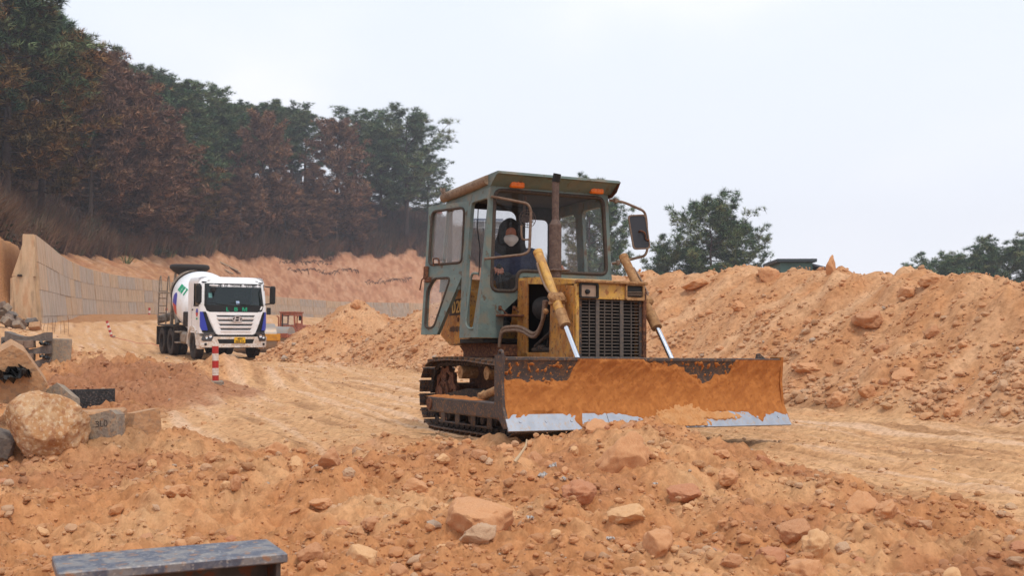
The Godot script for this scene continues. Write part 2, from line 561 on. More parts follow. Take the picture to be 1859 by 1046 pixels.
func _st(s: float, k: int) -> Vector3:
	s += 2.0
	var i: int = clamp(int(floor(s)), 0, HILL.size() - 2)
	var f := s - i
	var g := func(j: int) -> Vector3:
		var e: Array = HILL[clamp(j, 0, HILL.size() - 1)][k]
		return Vector3(e[0], e[2], -e[1])
	return g.call(i).cubic_interpolate(g.call(i + 1), g.call(i - 1), g.call(i + 2), f)
func edge_wob(s: float) -> float: return nz_mid.get_noise_2d(s * 1.6, 3.0) * 0.22 + nz_fine.get_noise_2d(s * 1.5, 7.0) * 0.08
# s along the hill (station number), t: 0 wall top, 1 edge of the cut, 2 crest, 3 behind
func hill_at(s: float, t: float) -> Vector3:
	var w := _st(s, 0)
	var e := _st(s, 1)
	var c := _st(s, 2)
	var p: Vector3
	if t < 1.0: p = w.lerp(e, t)
	elif t < 2.0:
		p = e.lerp(c, t - 1.0)
	else:
		var b := (c - e); b.y = -4.0
		p = c + b * (t - 2.0)
	var n := nz_big.get_noise_3d(p.x * 0.5, p.y * 0.5, p.z * 0.5)
	var amp: float = 0.5 if t < 1.0 else 1.6
	amp *= clamp(t * 6.0, 0.0, 1.0)
	p.y += n * amp
	if t < 1.15 and t > 0.0:
		var rill := nz_mid.get_noise_2d(s * 22.0, t * 1.2) * 0.7 + nz_fine.get_noise_2d(s * 30.0, t * 2.5) * 0.4
		p.y += rill * clamp(t * 5.0, 0.0, 1.0) * clamp((1.15 - t) * 6.0, 0.0, 1.0) * (0.14 + 0.16 * ss(4.0, 6.0, s))
	return p
func build_hill(mat: Material) -> void:
	var S := 520
	var ts: Array = []
	for i in 26: ts.append(i / 26.0)
	for i in 30: ts.append(1.0 + i / 30.0)
	ts.append_array([2.0, 2.15, 2.4, 3.0])
	var T := ts.size()
	var v := PackedVector3Array()
	var col := PackedColorArray()
	v.resize((S + 1) * T); col.resize((S + 1) * T)
	var smax := HILL.size() - 1.0
	for i in S + 1:
		var s := smax * i / S - 2.0
		for j in T:
			var t: float = ts[j]
			var p := hill_at(s, t)
			v[i * T + j] = p
			var c1 := nz_col.get_noise_3d(p.x * 0.4, p.y * 0.4, p.z * 0.4)
			var c2 := nz_fine.get_noise_2d(s * 9.0, t * 2.0)
			var soil := Color(0.58, 0.29, 0.135).lerp(Color(0.64, 0.325, 0.185), ss(4.2, 6.5, s)).lerp(Color(0.42, 0.17, 0.09), ss(-0.1, 0.5, c1 + c2 * 0.5) * 0.7)
			soil = soil.lerp(Color(0.76, 0.46, 0.30), ss(0.1, 0.6, -c1 - c2) * 0.6)
			var stk := nz_fine.get_noise_2d(s * 5.0, t * 0.5 + s * 0.6) + 0.6 * nz_fine.get_noise_2d(s * 19.0 + 5.0, t * 1.6)
			soil = soil.lerp(Color(0.38, 0.165, 0.09), ss(0.15, 0.55, stk) * 0.6).lerp(Color(0.72, 0.42, 0.26), ss(0.15, 0.55, -stk) * 0.45)
			var litter := Color(0.16, 0.09, 0.055).lerp(Color(0.27, 0.125, 0.07), ss(-0.2, 0.5, c1))
			col[i * T + j] = soil.lerp(litter, ss(0.94, 1.02, t + c1 * 0.2 + c2 * 0.12 + edge_wob(s)))
	var nrm := PackedVector3Array()
	nrm.resize(v.size())
	for i in S + 1:
		for j in T:
			var a := v[min(i + 1, S) * T + j] - v[max(i - 1, 0) * T + j]
			var b := v[i * T + min(j + 1, T - 1)] - v[i * T + max(j - 1, 0)]
			var m := a.cross(b).normalized()
			nrm[i * T + j] = m if m.y > 0.0 else -m
	var idx := PackedInt32Array()
	for i in S:
		for j in T - 1:
			var p := i * T + j
			idx.append_array([p, p + 1, p + T, p + T, p + 1, p + T + 1])
	var arr := []
	arr.resize(Mesh.ARRAY_MAX)
	arr[Mesh.ARRAY_VERTEX] = v
	arr[Mesh.ARRAY_NORMAL] = nrm
	arr[Mesh.ARRAY_COLOR] = col
	arr[Mesh.ARRAY_INDEX] = idx
	var m := ArrayMesh.new()
	m.add_surface_from_arrays(Mesh.PRIMITIVE_TRIANGLES, arr)
	structure("hillside", m, mat, "bare cut slope and scorched hillside above the retaining wall")

var M := {}
func make_materials() -> void:
	var dust := Color(0.72, 0.55, 0.40)
	var rust := Color(0.36, 0.20, 0.13)
	M.green = stained(Color(0.40, 0.465, 0.45), [[5.0, 0.56, 0.5, Color(0.37, 0.43, 0.415), 0.7], [9.0, 0.66, 0.12, Color(0.45, 0.50, 0.475), 0.6], [4.0, 0.62, 0.25, Color(0.50, 0.455, 0.39), 0.65], [26.0, 0.84, 0.05, rust, 0.8], [7.0, 0.80, 0.06, Color(0.36, 0.27, 0.20), 0.7]], 1.1, 0.55, 0.0, 3, 512, 0.04)
	M.yellow = stained(Color(0.82, 0.64, 0.30), [[4.0, 0.58, 0.4, Color(0.74, 0.53, 0.22), 0.8], [8.0, 0.6, 0.25, Color(0.70, 0.53, 0.33), 0.7], [11.0, 0.70, 0.12, Color(0.52, 0.30, 0.14), 0.7], [30.0, 0.80, 0.06, rust, 0.9]], 1.2, 0.55, 0.0, 9, 512, 0.05)
	M.ochre = stained(Color(0.74, 0.52, 0.22), [[4.0, 0.5, 0.4, Color(0.60, 0.36, 0.14), 0.8], [9.0, 0.6, 0.2, Color(0.63, 0.47, 0.30), 0.7], [16.0, 0.72, 0.1, Color(0.36, 0.22, 0.12), 0.8]], 1.3, 0.6, 0.0, 19, 512, 0.05)
	M.dusty = stained(Color(0.66, 0.50, 0.34), [[5.0, 0.5, 0.35, Color(0.55, 0.38, 0.22), 0.8], [14.0, 0.65, 0.15, Color(0.42, 0.30, 0.20), 0.7], [9.0, 0.7, 0.2, Color(0.74, 0.59, 0.42), 0.8]], 2.0, 0.85, 0.0, 12, 256, 0.08)
	M.steel = stained(Color(0.27, 0.245, 0.24), [[4.0, 0.5, 0.4, Color(0.33, 0.29, 0.28), 0.7], [9.0, 0.64, 0.14, Color(0.45, 0.32, 0.22), 0.7], [22.0, 0.72, 0.08, Color(0.60, 0.42, 0.27), 0.8]], 1.4, 0.6, 0.3, 14, 512, 0.07)
	M.grime = stained(Color(0.15, 0.125, 0.11), [[5.0, 0.5, 0.4, Color(0.24, 0.18, 0.14), 0.8], [14.0, 0.66, 0.12, Color(0.42, 0.28, 0.18), 0.7]], 2.2, 0.8, 0.1, 15, 256, 0.1)
	M.track = stained(Color(0.23, 0.20, 0.19), [[4.0, 0.5, 0.3, Color(0.36, 0.33, 0.33), 0.6], [8.0, 0.58, 0.16, Color(0.47, 0.33, 0.23), 0.8], [24.0, 0.7, 0.1, Color(0.60, 0.43, 0.29), 0.8]], 2.4, 0.6, 0.35, 16, 256, 0.1)
	M.rustm = stained(Color(0.40, 0.24, 0.16), [[6.0, 0.5, 0.3, Color(0.28, 0.17, 0.12), 0.8], [13.0, 0.64, 0.14, Color(0.55, 0.36, 0.22), 0.8]], 2.4, 0.85, 0.1, 17, 256, 0.1)
	M.pipe = stained(Color(0.40, 0.33, 0.30), [[6.0, 0.5, 0.3, Color(0.31, 0.24, 0.22), 0.8], [15.0, 0.64, 0.12, Color(0.52, 0.42, 0.34), 0.7]], 3.0, 0.75, 0.2, 18, 256, 0.1)
	M.tubing = stained(Color(0.52, 0.44, 0.37), [[7.0, 0.5, 0.3, Color(0.42, 0.33, 0.27), 0.8], [18.0, 0.68, 0.12, Color(0.38, 0.22, 0.15), 0.8]], 4.0, 0.65, 0.1, 28, 256, 0.08)
	M.rubber = flat(Color(0.17, 0.15, 0.14), 0.75)
	M.seal = stained(Color(0.24, 0.205, 0.18), [[9.0, 0.55, 0.3, Color(0.36, 0.29, 0.24), 0.7]], 4.0, 0.8, 0.0, 29, 128, 0.08)
	M.black = flat(Color(0.055, 0.05, 0.05), 0.7)
	M.dark = stained(Color(0.10, 0.09, 0.085), [[7.0, 0.55, 0.3, Color(0.17, 0.14, 0.12), 0.8]], 3.0, 0.85, 0.0, 30, 128, 0.1)
	M.chrome = flat(Color(0.86, 0.87, 0.89), 0.16, 1.0)
	M.silver = stained(Color(0.66, 0.68, 0.72), [[5.0, 0.55, 0.4, Color(0.60, 0.62, 0.66), 0.8], [12.0, 0.7, 0.15, Color(0.72, 0.60, 0.50), 0.6]], 2.0, 0.42, 0.55, 31, 256, 0.04)
	M.amber = flat(Color(0.93, 0.47, 0.05), 0.35)
	M.cake = bumpy(stained(Color(0.665, 0.41, 0.19), [[4.0, 0.5, 0.4, Color(0.62, 0.365, 0.155), 0.8], [10.0, 0.6, 0.2, Color(0.76, 0.49, 0.25), 0.6], [22.0, 0.7, 0.1, Color(0.56, 0.32, 0.13), 0.6]], 1.1, 0.95, 0.0, 32, 512, 0.08), 0.02, 2.0, 9, 512)
	M.fresh = bumpy(stained(Color(0.78, 0.58, 0.39), [[6.0, 0.5, 0.4, Color(0.74, 0.50, 0.29), 0.8]], 1.6, 0.95, 0.0, 33, 256, 0.08), 0.04, 6.0, 10)
	M.glass = glass_mat(Color(0.5, 0.49, 0.47), 0.03)
	M.dirtyglass = glass_mat(Color(0.62, 0.59, 0.56), 0.3, 0.08)
	M.mirror = flat(Color(0.20, 0.20, 0.22), 0.25, 0.2)
	M.cloth = stained(Color(0.19, 0.205, 0.29), [[6.0, 0.5, 0.4, Color(0.24, 0.26, 0.35), 0.8]], 3.0, 0.95, 0.0, 34, 128, 0.12)
	M.hoodcloth = stained(Color(0.10, 0.10, 0.125), [[6.0, 0.5, 0.4, Color(0.11, 0.11, 0.12), 0.8]], 3.0, 0.95, 0.0, 35, 128, 0.12)
	M.skin = flat(Color(0.66, 0.43, 0.34), 0.55)
	M.mask = flat(Color(0.86, 0.84, 0.82), 0.85)
	M.white = flat(Color(0.88, 0.88, 0.89), 0.4)
	M.bars = stained(Color(0.37, 0.335, 0.315), [[7.0, 0.55, 0.3, Color(0.45, 0.39, 0.34), 0.7]], 3.0, 0.7, 0.2, 36, 128, 0.08)
	M.glass.metallic_specular = 0.3
	M.tarp = stained(Color(0.58, 0.50, 0.42), [[5.0, 0.5, 0.35, Color(0.50, 0.41, 0.33), 0.8], [14.0, 0.65, 0.15, Color(0.40, 0.32, 0.25), 0.7]], 2.0, 0.9, 0.0, 37, 256, 0.08)

# ---------------------------------------------------------------- bulldozer (x to its left side, z forward)
func cyl_x(m: MB, c: Vector3, r: float, w: float, seg := 24) -> MB:
	return m.tube(c - Vector3(w / 2, 0, 0), c + Vector3(w / 2, 0, 0), r, r, seg)
func closed_pipe(loop: PackedVector2Array, r: float, T: Transform3D) -> MB:
	var pts: Array = []
	for p in loop: pts.append(T * Vector3(p.x, p.y, 0))
	pts.append(pts[0])
	return MB.new().pipe(pts, r, 6)
func build_track(z: Node3D, sx: float) -> void:
	var tr := node(z, "track")
	var xc := 0.60 * sx
	# sprocket behind, idler in front, small rollers between
	var SP := Vector2(-0.80, 0.335)   # z, y
	var ID := Vector2(0.90, 0.315)
	var RS := 0.285
	var RI := 0.265
	var pts: Array = []               # path of the chain, z and y
	for i in 13: pts.append(SP + Vector2.from_angle(PI / 2 + PI * i / 12.0) * RS)
	pts.append(Vector2(SP.x + 0.14, 0.045)); pts.append(Vector2(ID.x - 0.12, 0.045))
	for i in 13: pts.append(ID + Vector2.from_angle(-PI / 2 + PI * i / 12.0) * RI)
	pts.append(Vector2(0.45, 0.60)); pts.append(Vector2(0.05, 0.625)); pts.append(Vector2(-0.45, 0.632))
	pts.append(pts[0])
	var L := 0.0
	for i in pts.size() - 1: L += (pts[i + 1] - pts[i]).length()
	var count := int(L / 0.128)
	var shoe := MB.new()
	shoe.box(Vector3(0, 0.028, 0), Vector3(0.34, 0.012, 0.118), 0.003)
	shoe.box(Vector3(0, 0.045, 0.046), Vector3(0.34, 0.030, 0.012), 0.003)
	var shoe_mesh := shoe.mesh()
	var link := MB.new()
	for k in [-1, 1]:
		link.box(Vector3(0.05 * k, -0.002, 0.0), Vector3(0.022, 0.046, 0.105), 0.008)
		for b in [-1, 1]: link.tube(Vector3(0.115 * k * 1.0, 0.012, 0.022 * b), Vector3(0.115 * k, 0.024, 0.022 * b), 0.010, 0.010, 6)
	cyl_x(link, Vector3(0, -0.004, -0.052), 0.016, 0.13, 8)
	var link_mesh := link.mesh()
	var at := 0.0
	var seg := 0
	var acc := 0.0
	for i in count:
		var want := L * i / count
		while acc + (pts[seg + 1] - pts[seg]).length() < want:
			acc += (pts[seg + 1] - pts[seg]).length()
			seg += 1
		var e: Vector2 = pts[seg + 1] - pts[seg]
		var p: Vector2 = pts[seg] + e.normalized() * (want - acc)
		var dir := e.normalized()
		var out := Vector2(dir.y, -dir.x)          # outward normal of the loop
		var b := Basis(Vector3(1, 0, 0), Vector3(0, out.y, out.x), Vector3(1, 0, 0).cross(Vector3(0, out.y, out.x)))
		var s := part(tr, "track_shoe", shoe_mesh, M.track)
		s.transform = Transform3D(b, Vector3(xc, p.y, p.x))
		var l := part(tr, "track_link", link_mesh, M.grime)
		l.transform = Transform3D(b, Vector3(xc, p.y, p.x))
	# sprocket with lightening holes
	var sp := MB.new()
	var teeth := PackedVector2Array()
	for i in 44: teeth.append(Vector2.from_angle(TAU * i / 44.0) * (RS - 0.012 if i % 4 < 2 else RS - 0.045))
	var T := Transform3D(Basis(Vector3(0, 0, -1), Vector3(0, 1, 0), Vector3(1, 0, 0)), Vector3(xc - 0.02, SP.y, SP.x))
	var hub := PackedVector2Array()
	for i in 24: hub.append(Vector2.from_angle(TAU * i / 24.0) * 0.205)
	sp.plate(teeth, hub, 0.04, T)
	for i in 5:
		var a0 := TAU * i / 5.0
		var spoke := PackedVector2Array()
		for k in 5: spoke.append(Vector2.from_angle(a0 - 0.36 + 0.18 * k) * 0.21)
		for k in 5: spoke.append(Vector2.from_angle(a0 + 0.45 - 0.225 * k) * 0.115)
		sp.prism(spoke, 0.036, T)
	cyl_x(sp, Vector3(xc - 0.04 * sx * 0.0, SP.y, SP.x), 0.125, 0.09)
	cyl_x(sp, Vector3(xc + 0.03 * sx, SP.y, SP.x), 0.07, 0.10)
	for i in 6: cyl_x(sp, Vector3(xc + 0.05 * sx, SP.y + 0.095 * sin(TAU * i / 6.0), SP.x + 0.095 * cos(TAU * i / 6.0)), 0.014, 0.02, 6)
	part(tr, "sprocket", sp, M.rustm)
	var idl := MB.new()
	cyl_x(idl, Vector3(xc, ID.y, ID.x), RI - 0.03, 0.06)
	cyl_x(idl, Vector3(xc, ID.y, ID.x), 0.10, 0.16)
	part(tr, "idler_wheel", idl, M.ochre)
	for k in 5:
		var r := MB.new()
		var zz := -0.52 + 0.265 * k
		cyl_x(r, Vector3(xc, 0.135, zz), 0.075, 0.10, 16)
		cyl_x(r, Vector3(xc, 0.135, zz), 0.045, 0.2, 12)
		part(tr, "track_roller", r, M.grime)
	for k in 2:
		var r := MB.new()
		cyl_x(r, Vector3(xc, 0.545, -0.28 + 0.6 * k), 0.06, 0.16, 16)
		part(tr, "carrier_roller", r, M.dusty)
	var fr := MB.new()
	fr.prism(poly([-0.62, 0.19, 0.62, 0.19, 0.74, 0.30, 0.62, 0.36, -0.10, 0.40, -0.62, 0.34]), 0.17, Transform3D(Basis(Vector3(0, 0, 1), Vector3(0, 1, 0), Vector3(-1, 0, 0)), Vector3(xc + 0.085, 0, 0)))
	part(tr, "track_frame", fr, M.grime)
	var gd := MB.new()
	for k in 4: gd.box(Vector3(xc + 0.125 * sx, 0.12, -0.58 + 0.36 * k), Vector3(0.012, 0.10, 0.10), 0.004)
	gd.box(Vector3(xc + 0.125 * sx, 0.075, -0.06), Vector3(0.012, 0.018, 1.25), 0.004)
	part(tr, "roller_guard", gd, M.steel)
func blade_point(u: float, v: float) -> Vector3:
	# u 0..1 across, v 0 top .. 1 bottom: a concave mouldboard
	var z := 1.93 + 0.10 * v * v - 0.055 * sin(PI * v)
	return Vector3(-1.25 + 2.5 * u, 0.676 - 0.52 * v, z)
func build_blade(z: Node3D) -> void:
	var bl := node(z, "blade")
	var mb := MB.new()
	var N := 16
	for i in N:
		var a := blade_point(0, float(i) / N * 0.87)
		var b := blade_point(0, float(i + 1) / N * 0.87)
		var X := Vector3(2.5, 0, 0)
		mb.quad(b, b + X, a + X, a)
		var k := Vector3(0, 0, -0.03)
		mb.quad(a + k, a + k + X, b + k + X, b + k)
	var t := blade_point(0, 0)
	mb.box(Vector3(0, t.y - 0.004, t.z - 0.025), Vector3(2.5, 0.03, 0.055), 0.006)
	for x in [-0.9, -0.45, 0.0, 0.45, 0.9]: mb.box(Vector3(x, 0.42, 1.83), Vector3(0.03, 0.42, 0.12), 0.005)
	mb.box(Vector3(0, 0.36, 1.80), Vector3(2.3, 0.14, 0.12), 0.01)
	part(bl, "mouldboard", mb, M.steel)
	for s in [-1.0, 1.0]:
		var e := MB.new()
		var pl := poly([1.80, 0.70, 1.945, 0.70, 1.925, 0.50, 1.945, 0.32, 2.03, 0.17, 1.96, 0.165, 1.80, 0.30])
		e.prism(pl, 0.022, Transform3D(Basis(Vector3(0, 0, 1), Vector3(0, 1, 0), Vector3(-1, 0, 0)), Vector3(1.25 * s + 0.011 + 0.012 * s, 0, 0)))
		part(bl, "end_plate", e, M.steel if s < 0.0 else M.cake)
	var lug := MB.new()
	lug.pipe(bend([Vector3(-1.262, 0.68, 1.86), Vector3(-1.262, 0.73, 1.86), Vector3(-1.262, 0.73, 1.92), Vector3(-1.262, 0.68, 1.92)], 0.03), 0.012)
	part(bl, "lifting_eye", lug, M.steel)
	var lug2 := MB.new()
	lug2.prism(poly([0, 0, 0.11, 0, 0.035, 0.055, 0.015, 0.05]), 0.02, Transform3D(Basis.IDENTITY, Vector3(1.03, 0.675, 1.88)))
	part(bl, "lug", lug2, M.steel)
	# three bolted cutting edges
	for k in 3:
		var ce := MB.new()
		var x0 := -1.268 + 0.846 * k
		var a := blade_point(0, 0.80); var b := blade_point(0, 1.02)
		var T := Transform3D(Basis(Vector3(1, 0, 0), (a - b).normalized(), Vector3(1, 0, 0).cross((a - b).normalized())), Vector3(x0, b.y, b.z - 0.004))
		ce.prism(poly([0.0, 0.0, 0.842, 0.0, 0.842, (a - b).length(), 0.0, (a - b).length()]), 0.016, T)
		var o := part(bl, "cutting_edge", ce, M.silver)
		for q in 4:
			var bo := MB.new()
			bo.tube(T * Vector3(0.11 + 0.21 * q, 0.075, 0.015), T * Vector3(0.11 + 0.21 * q, 0.075, 0.02), 0.012, 0.010, 8)
			part(o, "bolt", bo, M.silver)
	# earth stuck to the blade: a crust that thins out to nothing at its ragged edges
	var f := fnl(71, 5.0, 5)
	var g := fnl(72, 1.0, 4)
	crust(bl, "caked_earth", M.cake, func(u: float, v: float) -> float:
		var top := _steps(u, [0.0, 0.33, 0.215, 0.33, 0.25, -0.06, 0.36, -0.06, 0.385, 0.03, 0.41, -0.06, 0.47, -0.02, 0.50, 0.08, 0.60, 0.12, 0.70, 0.34, 0.735, 0.33, 0.745, 0.25, 0.80, 0.25, 0.83, -0.12, 1.0, -0.12])
		var bot := _steps(u, [0.0, 0.90, 0.05, 0.88, 0.08, 0.80, 0.16, 0.79, 0.19, 0.85, 0.235, 1.02, 0.25, 0.80, 0.30, 0.86, 0.36, 0.83, 0.42, 0.90, 0.50, 0.94, 0.58, 0.93, 0.68, 0.88, 0.76, 0.84, 0.85, 0.86, 0.895, 1.0, 0.92, 0.90, 0.96, 0.88, 1.0, 0.94])
		var n := f.get_noise_2d(u * 3.4, v * 0.8) * 0.06 + f.get_noise_2d(u * 9.0, v * 2.0) * 0.018
		var e: float = min(v - top + n * 1.2, bot - v + n * 0.8)
		e = max(e, min((f.get_noise_2d(u * 7.0 + 40.0, v * 1.5) - 0.34) * 0.25, 0.86 - v))
		var lump := g.get_noise_2d(u * 9.0 + v * 1.6, v * 1.5) * 0.010 + f.get_noise_2d(u * 5.0 + v * 0.8, v * 0.8) * 0.005
		return clamp(e * 0.22, -0.03, 0.016) + lump * ss(0.0, 0.1, e))
	crust(bl, "fresh_earth", M.fresh, func(u: float, v: float) -> float:
		var c := Vector2((u - 0.60) / 0.15, (v - 0.86) / 0.27).length()
		var c2 := Vector2((u - 0.70) / 0.18, (v - 0.84 - 0.15 * (u - 0.7)) / 0.10).length()
		var n := f.get_noise_2d(u * 9.0, v * 2.0) * 0.35
		return clamp((1.0 - min(c, c2) + n) * 0.05, -0.03, 0.028) + f.get_noise_2d(u * 5.0, v * 1.0) * 0.005 - 0.002)
func _steps(u: float, k: Array) -> float:
	for i in range(0, k.size() - 2, 2):
		if u <= k[i + 2]: return lerp(float(k[i + 1]), float(k[i + 3]), (u - k[i]) / (k[i + 2] - k[i]))
	return k[-1]
func crust(parent: Node, called: String, mat: Material, thick: Callable) -> void:
	var NU := 420
	var NV := 84
	var P: Array = []
	var H := PackedFloat32Array()
	for j in NV + 1:
		for i in NU + 1:
			var u := float(i) / NU
			var v := float(j) / NV * 0.985
			var h: float = thick.call(u, v)
			H.append(h)
			P.append(blade_point(u, v) + Vector3(0, 0, max(h, -0.012) + 0.004))
	var m := MB.new()
	var W := NU + 1
	var nor := func(i: int, j: int) -> Vector3:
		var a: Vector3 = P[j * W + min(i + 1, NU)] - P[j * W + max(i - 1, 0)]
		var b: Vector3 = P[min(j + 1, NV) * W + i] - P[max(j - 1, 0) * W + i]
		return b.cross(a).normalized()
	for j in NV:
		for i in NU:
			var a := j * W + i
			if H[a] < -0.01 and H[a + 1] < -0.01 and H[a + W] < -0.01 and H[a + W + 1] < -0.01: continue
			var n0: Vector3 = nor.call(i, j); var n1: Vector3 = nor.call(i + 1, j); var n2: Vector3 = nor.call(i + 1, j + 1); var n3: Vector3 = nor.call(i, j + 1)
			m.stri(P[a + W], P[a + W + 1], P[a + 1], n3, n2, n1)
			m.stri(P[a + W], P[a + 1], P[a], n3, n1, n0)
	part(parent, called, m, mat)
func build_cab(z: Node3D) -> void:
	var TF := Transform3D(Basis.IDENTITY, Vector3(0, 0, 0.17))
	var front := MB.new()
	var win := soften([Vector2(-0.555, 2.2), Vector2(-0.585, 1.285), Vector2(-0.325, 1.285), Vector2(-0.325, 1.475), Vector2(0.61, 1.475), Vector2(0.57, 2.2)], 0.07)
	front.plate(poly([-0.69, 0.86, -0.47, 0.86, -0.46, 1.1, -0.28, 1.26, -0.27, 1.42, 0.665, 1.42, 0.615, 2.3, -0.57, 2.3]), win, 0.03, TF, Vector2(-0.46, 1.62))
	front.box(Vector3(0.57, 1.14, 0.185), Vector3(0.2, 0.56, 0.03), 0.004)
	var fp := part(z, "cab_front", front, M.green)
	part(fp, "window_seal", closed_pipe(win, 0.018, Transform3D(Basis.IDENTITY, Vector3(0, 0, 0.196))), M.seal)
	part(fp, "windscreen", sheet(win, Transform3D(Basis.IDENTITY, Vector3(0, 0, 0.183))), M.glass)
	# door side: frame with a tapering door opening
	var TL := Transform3D(Basis(Vector3(0, 0, 1), Vector3(0.086, 1, 0), Vector3(-1, 0, 0)), Vector3(-0.684 - 0.86 * 0.086, 0, 0))
	var hole := soften([Vector2(0.165, 2.13), Vector2(-0.215, 2.13), Vector2(-0.20, 1.5), Vector2(-0.07, 0.935), Vector2(0.07, 0.935), Vector2(0.15, 1.4)], 0.05)
	var ls := MB.new().plate(poly([0.198, 0.862, 0.198, 2.28, -0.37, 2.28, -0.30, 1.5, -0.22, 0.862]), hole, 0.035, TL, Vector2(-0.02, 1.5))
	part(z, "door_frame", ls, M.green)
	var grab := MB.new().pipe(bend([TL * Vector3(0.09, 1.44, 0.03), TL * Vector3(0.02, 1.45, 0.06), TL * Vector3(-0.01, 1.40, 0.06), TL * Vector3(-0.03, 0.98, 0.06), TL * Vector3(0.06, 0.94, 0.06), TL * Vector3(0.09, 0.945, 0.03)], 0.05), 0.012)
	part(z, "grab_rail", grab, M.green)
	var rw := rrect(-0.83, 1.44, -0.40, 2.14, 0.06)
	var lr := part(z, "rear_side_panel", MB.new().plate(poly([-0.372, 2.28, -0.85, 2.28, -0.85, 1.32, -0.372, 1.32]), rw, 0.03, TL), M.green)
	part(lr, "window_pane", sheet(rw, TL.translated_local(Vector3(0, 0, 0.01))), M.dirtyglass)
	# far side
	var TR := Transform3D(Basis(Vector3(0, 0, -1), Vector3(-0.055, 1, 0), Vector3(1, 0, 0)), Vector3(0.662 + 0.86 * 0.055, 0, 0))
	var rh := soften([Vector2(-0.12, 2.13), Vector2(-0.12, 1.40), Vector2(0.26, 1.40), Vector2(0.26, 2.13)], 0.06)
	var rs := part(z, "far_side_panel", MB.new().plate(poly([-0.198, 0.862, -0.198, 2.28, 0.33, 2.28, 0.33, 0.862]), rh, 0.035, TR), M.green)
	part(rs, "window_pane", sheet(rh, TR.translated_local(Vector3(0, 0, 0.01))), M.glass)
	var rh2 := rrect(0.40, 1.44, 0.80, 2.12, 0.06)
	var rs2 := part(z, "far_rear_panel", MB.new().plate(poly([0.332, 2.28, 0.85, 2.28, 0.85, 1.32, 0.332, 1.32]), rh2, 0.03, TR), M.green)
	part(rs2, "window_pane", sheet(rh2, TR.translated_local(Vector3(0, 0, 0.01))), M.dirtyglass)
	# back
	var bw := rrect(-0.55, 1.36, 0.16, 2.17, 0.08)
	var bw2 := rrect(0.25, 1.36, 0.52, 2.10, 0.05)
	var bk := MB.new().plate(poly([-0.60, 1.25, 0.205, 1.25, 0.205, 2.29, -0.58, 2.29]), bw, 0.03, Transform3D(Basis.IDENTITY, Vector3(0, 0, -0.86)))
	bk.plate(poly([0.205, 1.25, 0.62, 1.25, 0.60, 2.29, 0.205, 2.29]), bw2, 0.03, Transform3D(Basis.IDENTITY, Vector3(0, 0, -0.86)))
	var bp := part(z, "cab_back", bk, M.dark)
	part(bp, "window_pane", sheet(bw, Transform3D(Basis.IDENTITY, Vector3(0, 0, -0.85))), M.dirtyglass)
	part(bp, "window_pane", sheet(bw2, Transform3D(Basis.IDENTITY, Vector3(0, 0, -0.85))), M.dirtyglass)
	# roof
	var TX := Transform3D(Basis(Vector3(0, 0, 1), Vector3(0, 1, 0), Vector3(-1, 0, 0)), Vector3(0.645, 0, 0))
	var rf := part(z, "roof", MB.new().prism(poly([-0.88, 2.235, 0.21, 2.235, 0.34, 2.318, 0.38, 2.322, 0.375, 2.345, 0.30, 2.345, -0.88, 2.315]), 1.25, TX), M.green)
	part(rf, "roof_end", MB.new().prism(poly([0.10, 2.205, 0.21, 2.205, 0.30, 2.245, 0.375, 2.335, 0.30, 2.335, 0.10, 2.335]), 0.012, TX.translated_local(Vector3(0, 0, -0.014))), M.rustm)
	part(rf, "roof_cover", MB.new().loft([_ring(Vector3(-0.615, 2.265, -0.90), 0.045, 0.046), _ring(Vector3(-0.613, 2.272, -0.5), 0.048, 0.048), _ring(Vector3(-0.612, 2.283, -0.1), 0.046, 0.048), _ring(Vector3(-0.61, 2.292, 0.16), 0.045, 0.045)], true, true), M.tarp)
	var wire := MB.new()
	for k in 3: wire.pipe(bend([Vector3(-0.63, 2.30, -0.88 + 0.03 * k), Vector3(-0.665, 2.37 - 0.02 * k, -0.86), Vector3(-0.69, 2.30, -0.80 + 0.05 * k), Vector3(-0.64, 2.23, -0.72 + 0.03 * k)], 0.06), 0.005, 5)
	wire.tube(Vector3(-0.64, 2.30, -0.84), Vector3(-0.64, 2.35, -0.84), 0.02, 0.016, 8)
	part(rf, "wire_coil", wire, M.tubing)
	part(rf, "headlining", MB.new().box(Vector3(0.0, 2.225, -0.33), Vector3(1.15, 0.012, 1.0), 0.002), M.dark)
	pass
	for s in [[-0.355, 2.275], [0.475, 2.28]]:
		var am := part(rf, "amber_light", MB.new().box(Vector3(s[0], s[1] - 0.012, 0.24), Vector3(0.135, 0.075, 0.055), 0.01), M.amber)
		for k in 3: part(am, "lens_rib", MB.new().box(Vector3(s[0] - 0.04 + 0.04 * k, s[1] - 0.012, 0.269), Vector3(0.012, 0.06, 0.008), 0.003), M.amber)
	# floor, seat and controls
	part(z, "cab_floor", MB.new().box(Vector3(0, 0.835, -0.10), Vector3(1.30, 0.04, 0.55), 0.005), M.dark)
	var seat := MB.new().box(Vector3(0.0, 1.20, -0.52), Vector3(0.50, 0.14, 0.46), 0.05)
	seat.box(Vector3(0.0, 1.45, -0.745), Vector3(0.48, 0.44, 0.11), 0.045, Basis(Vector3.RIGHT, -0.12))
	seat.box(Vector3(0, 1.0, -0.52), Vector3(0.4, 0.3, 0.4), 0.02)
	part(z, "seat", seat, M.dark)
	part(z, "dashboard", MB.new().box(Vector3(0.05, 1.30, 0.06), Vector3(0.72, 0.30, 0.16), 0.03), M.dark)
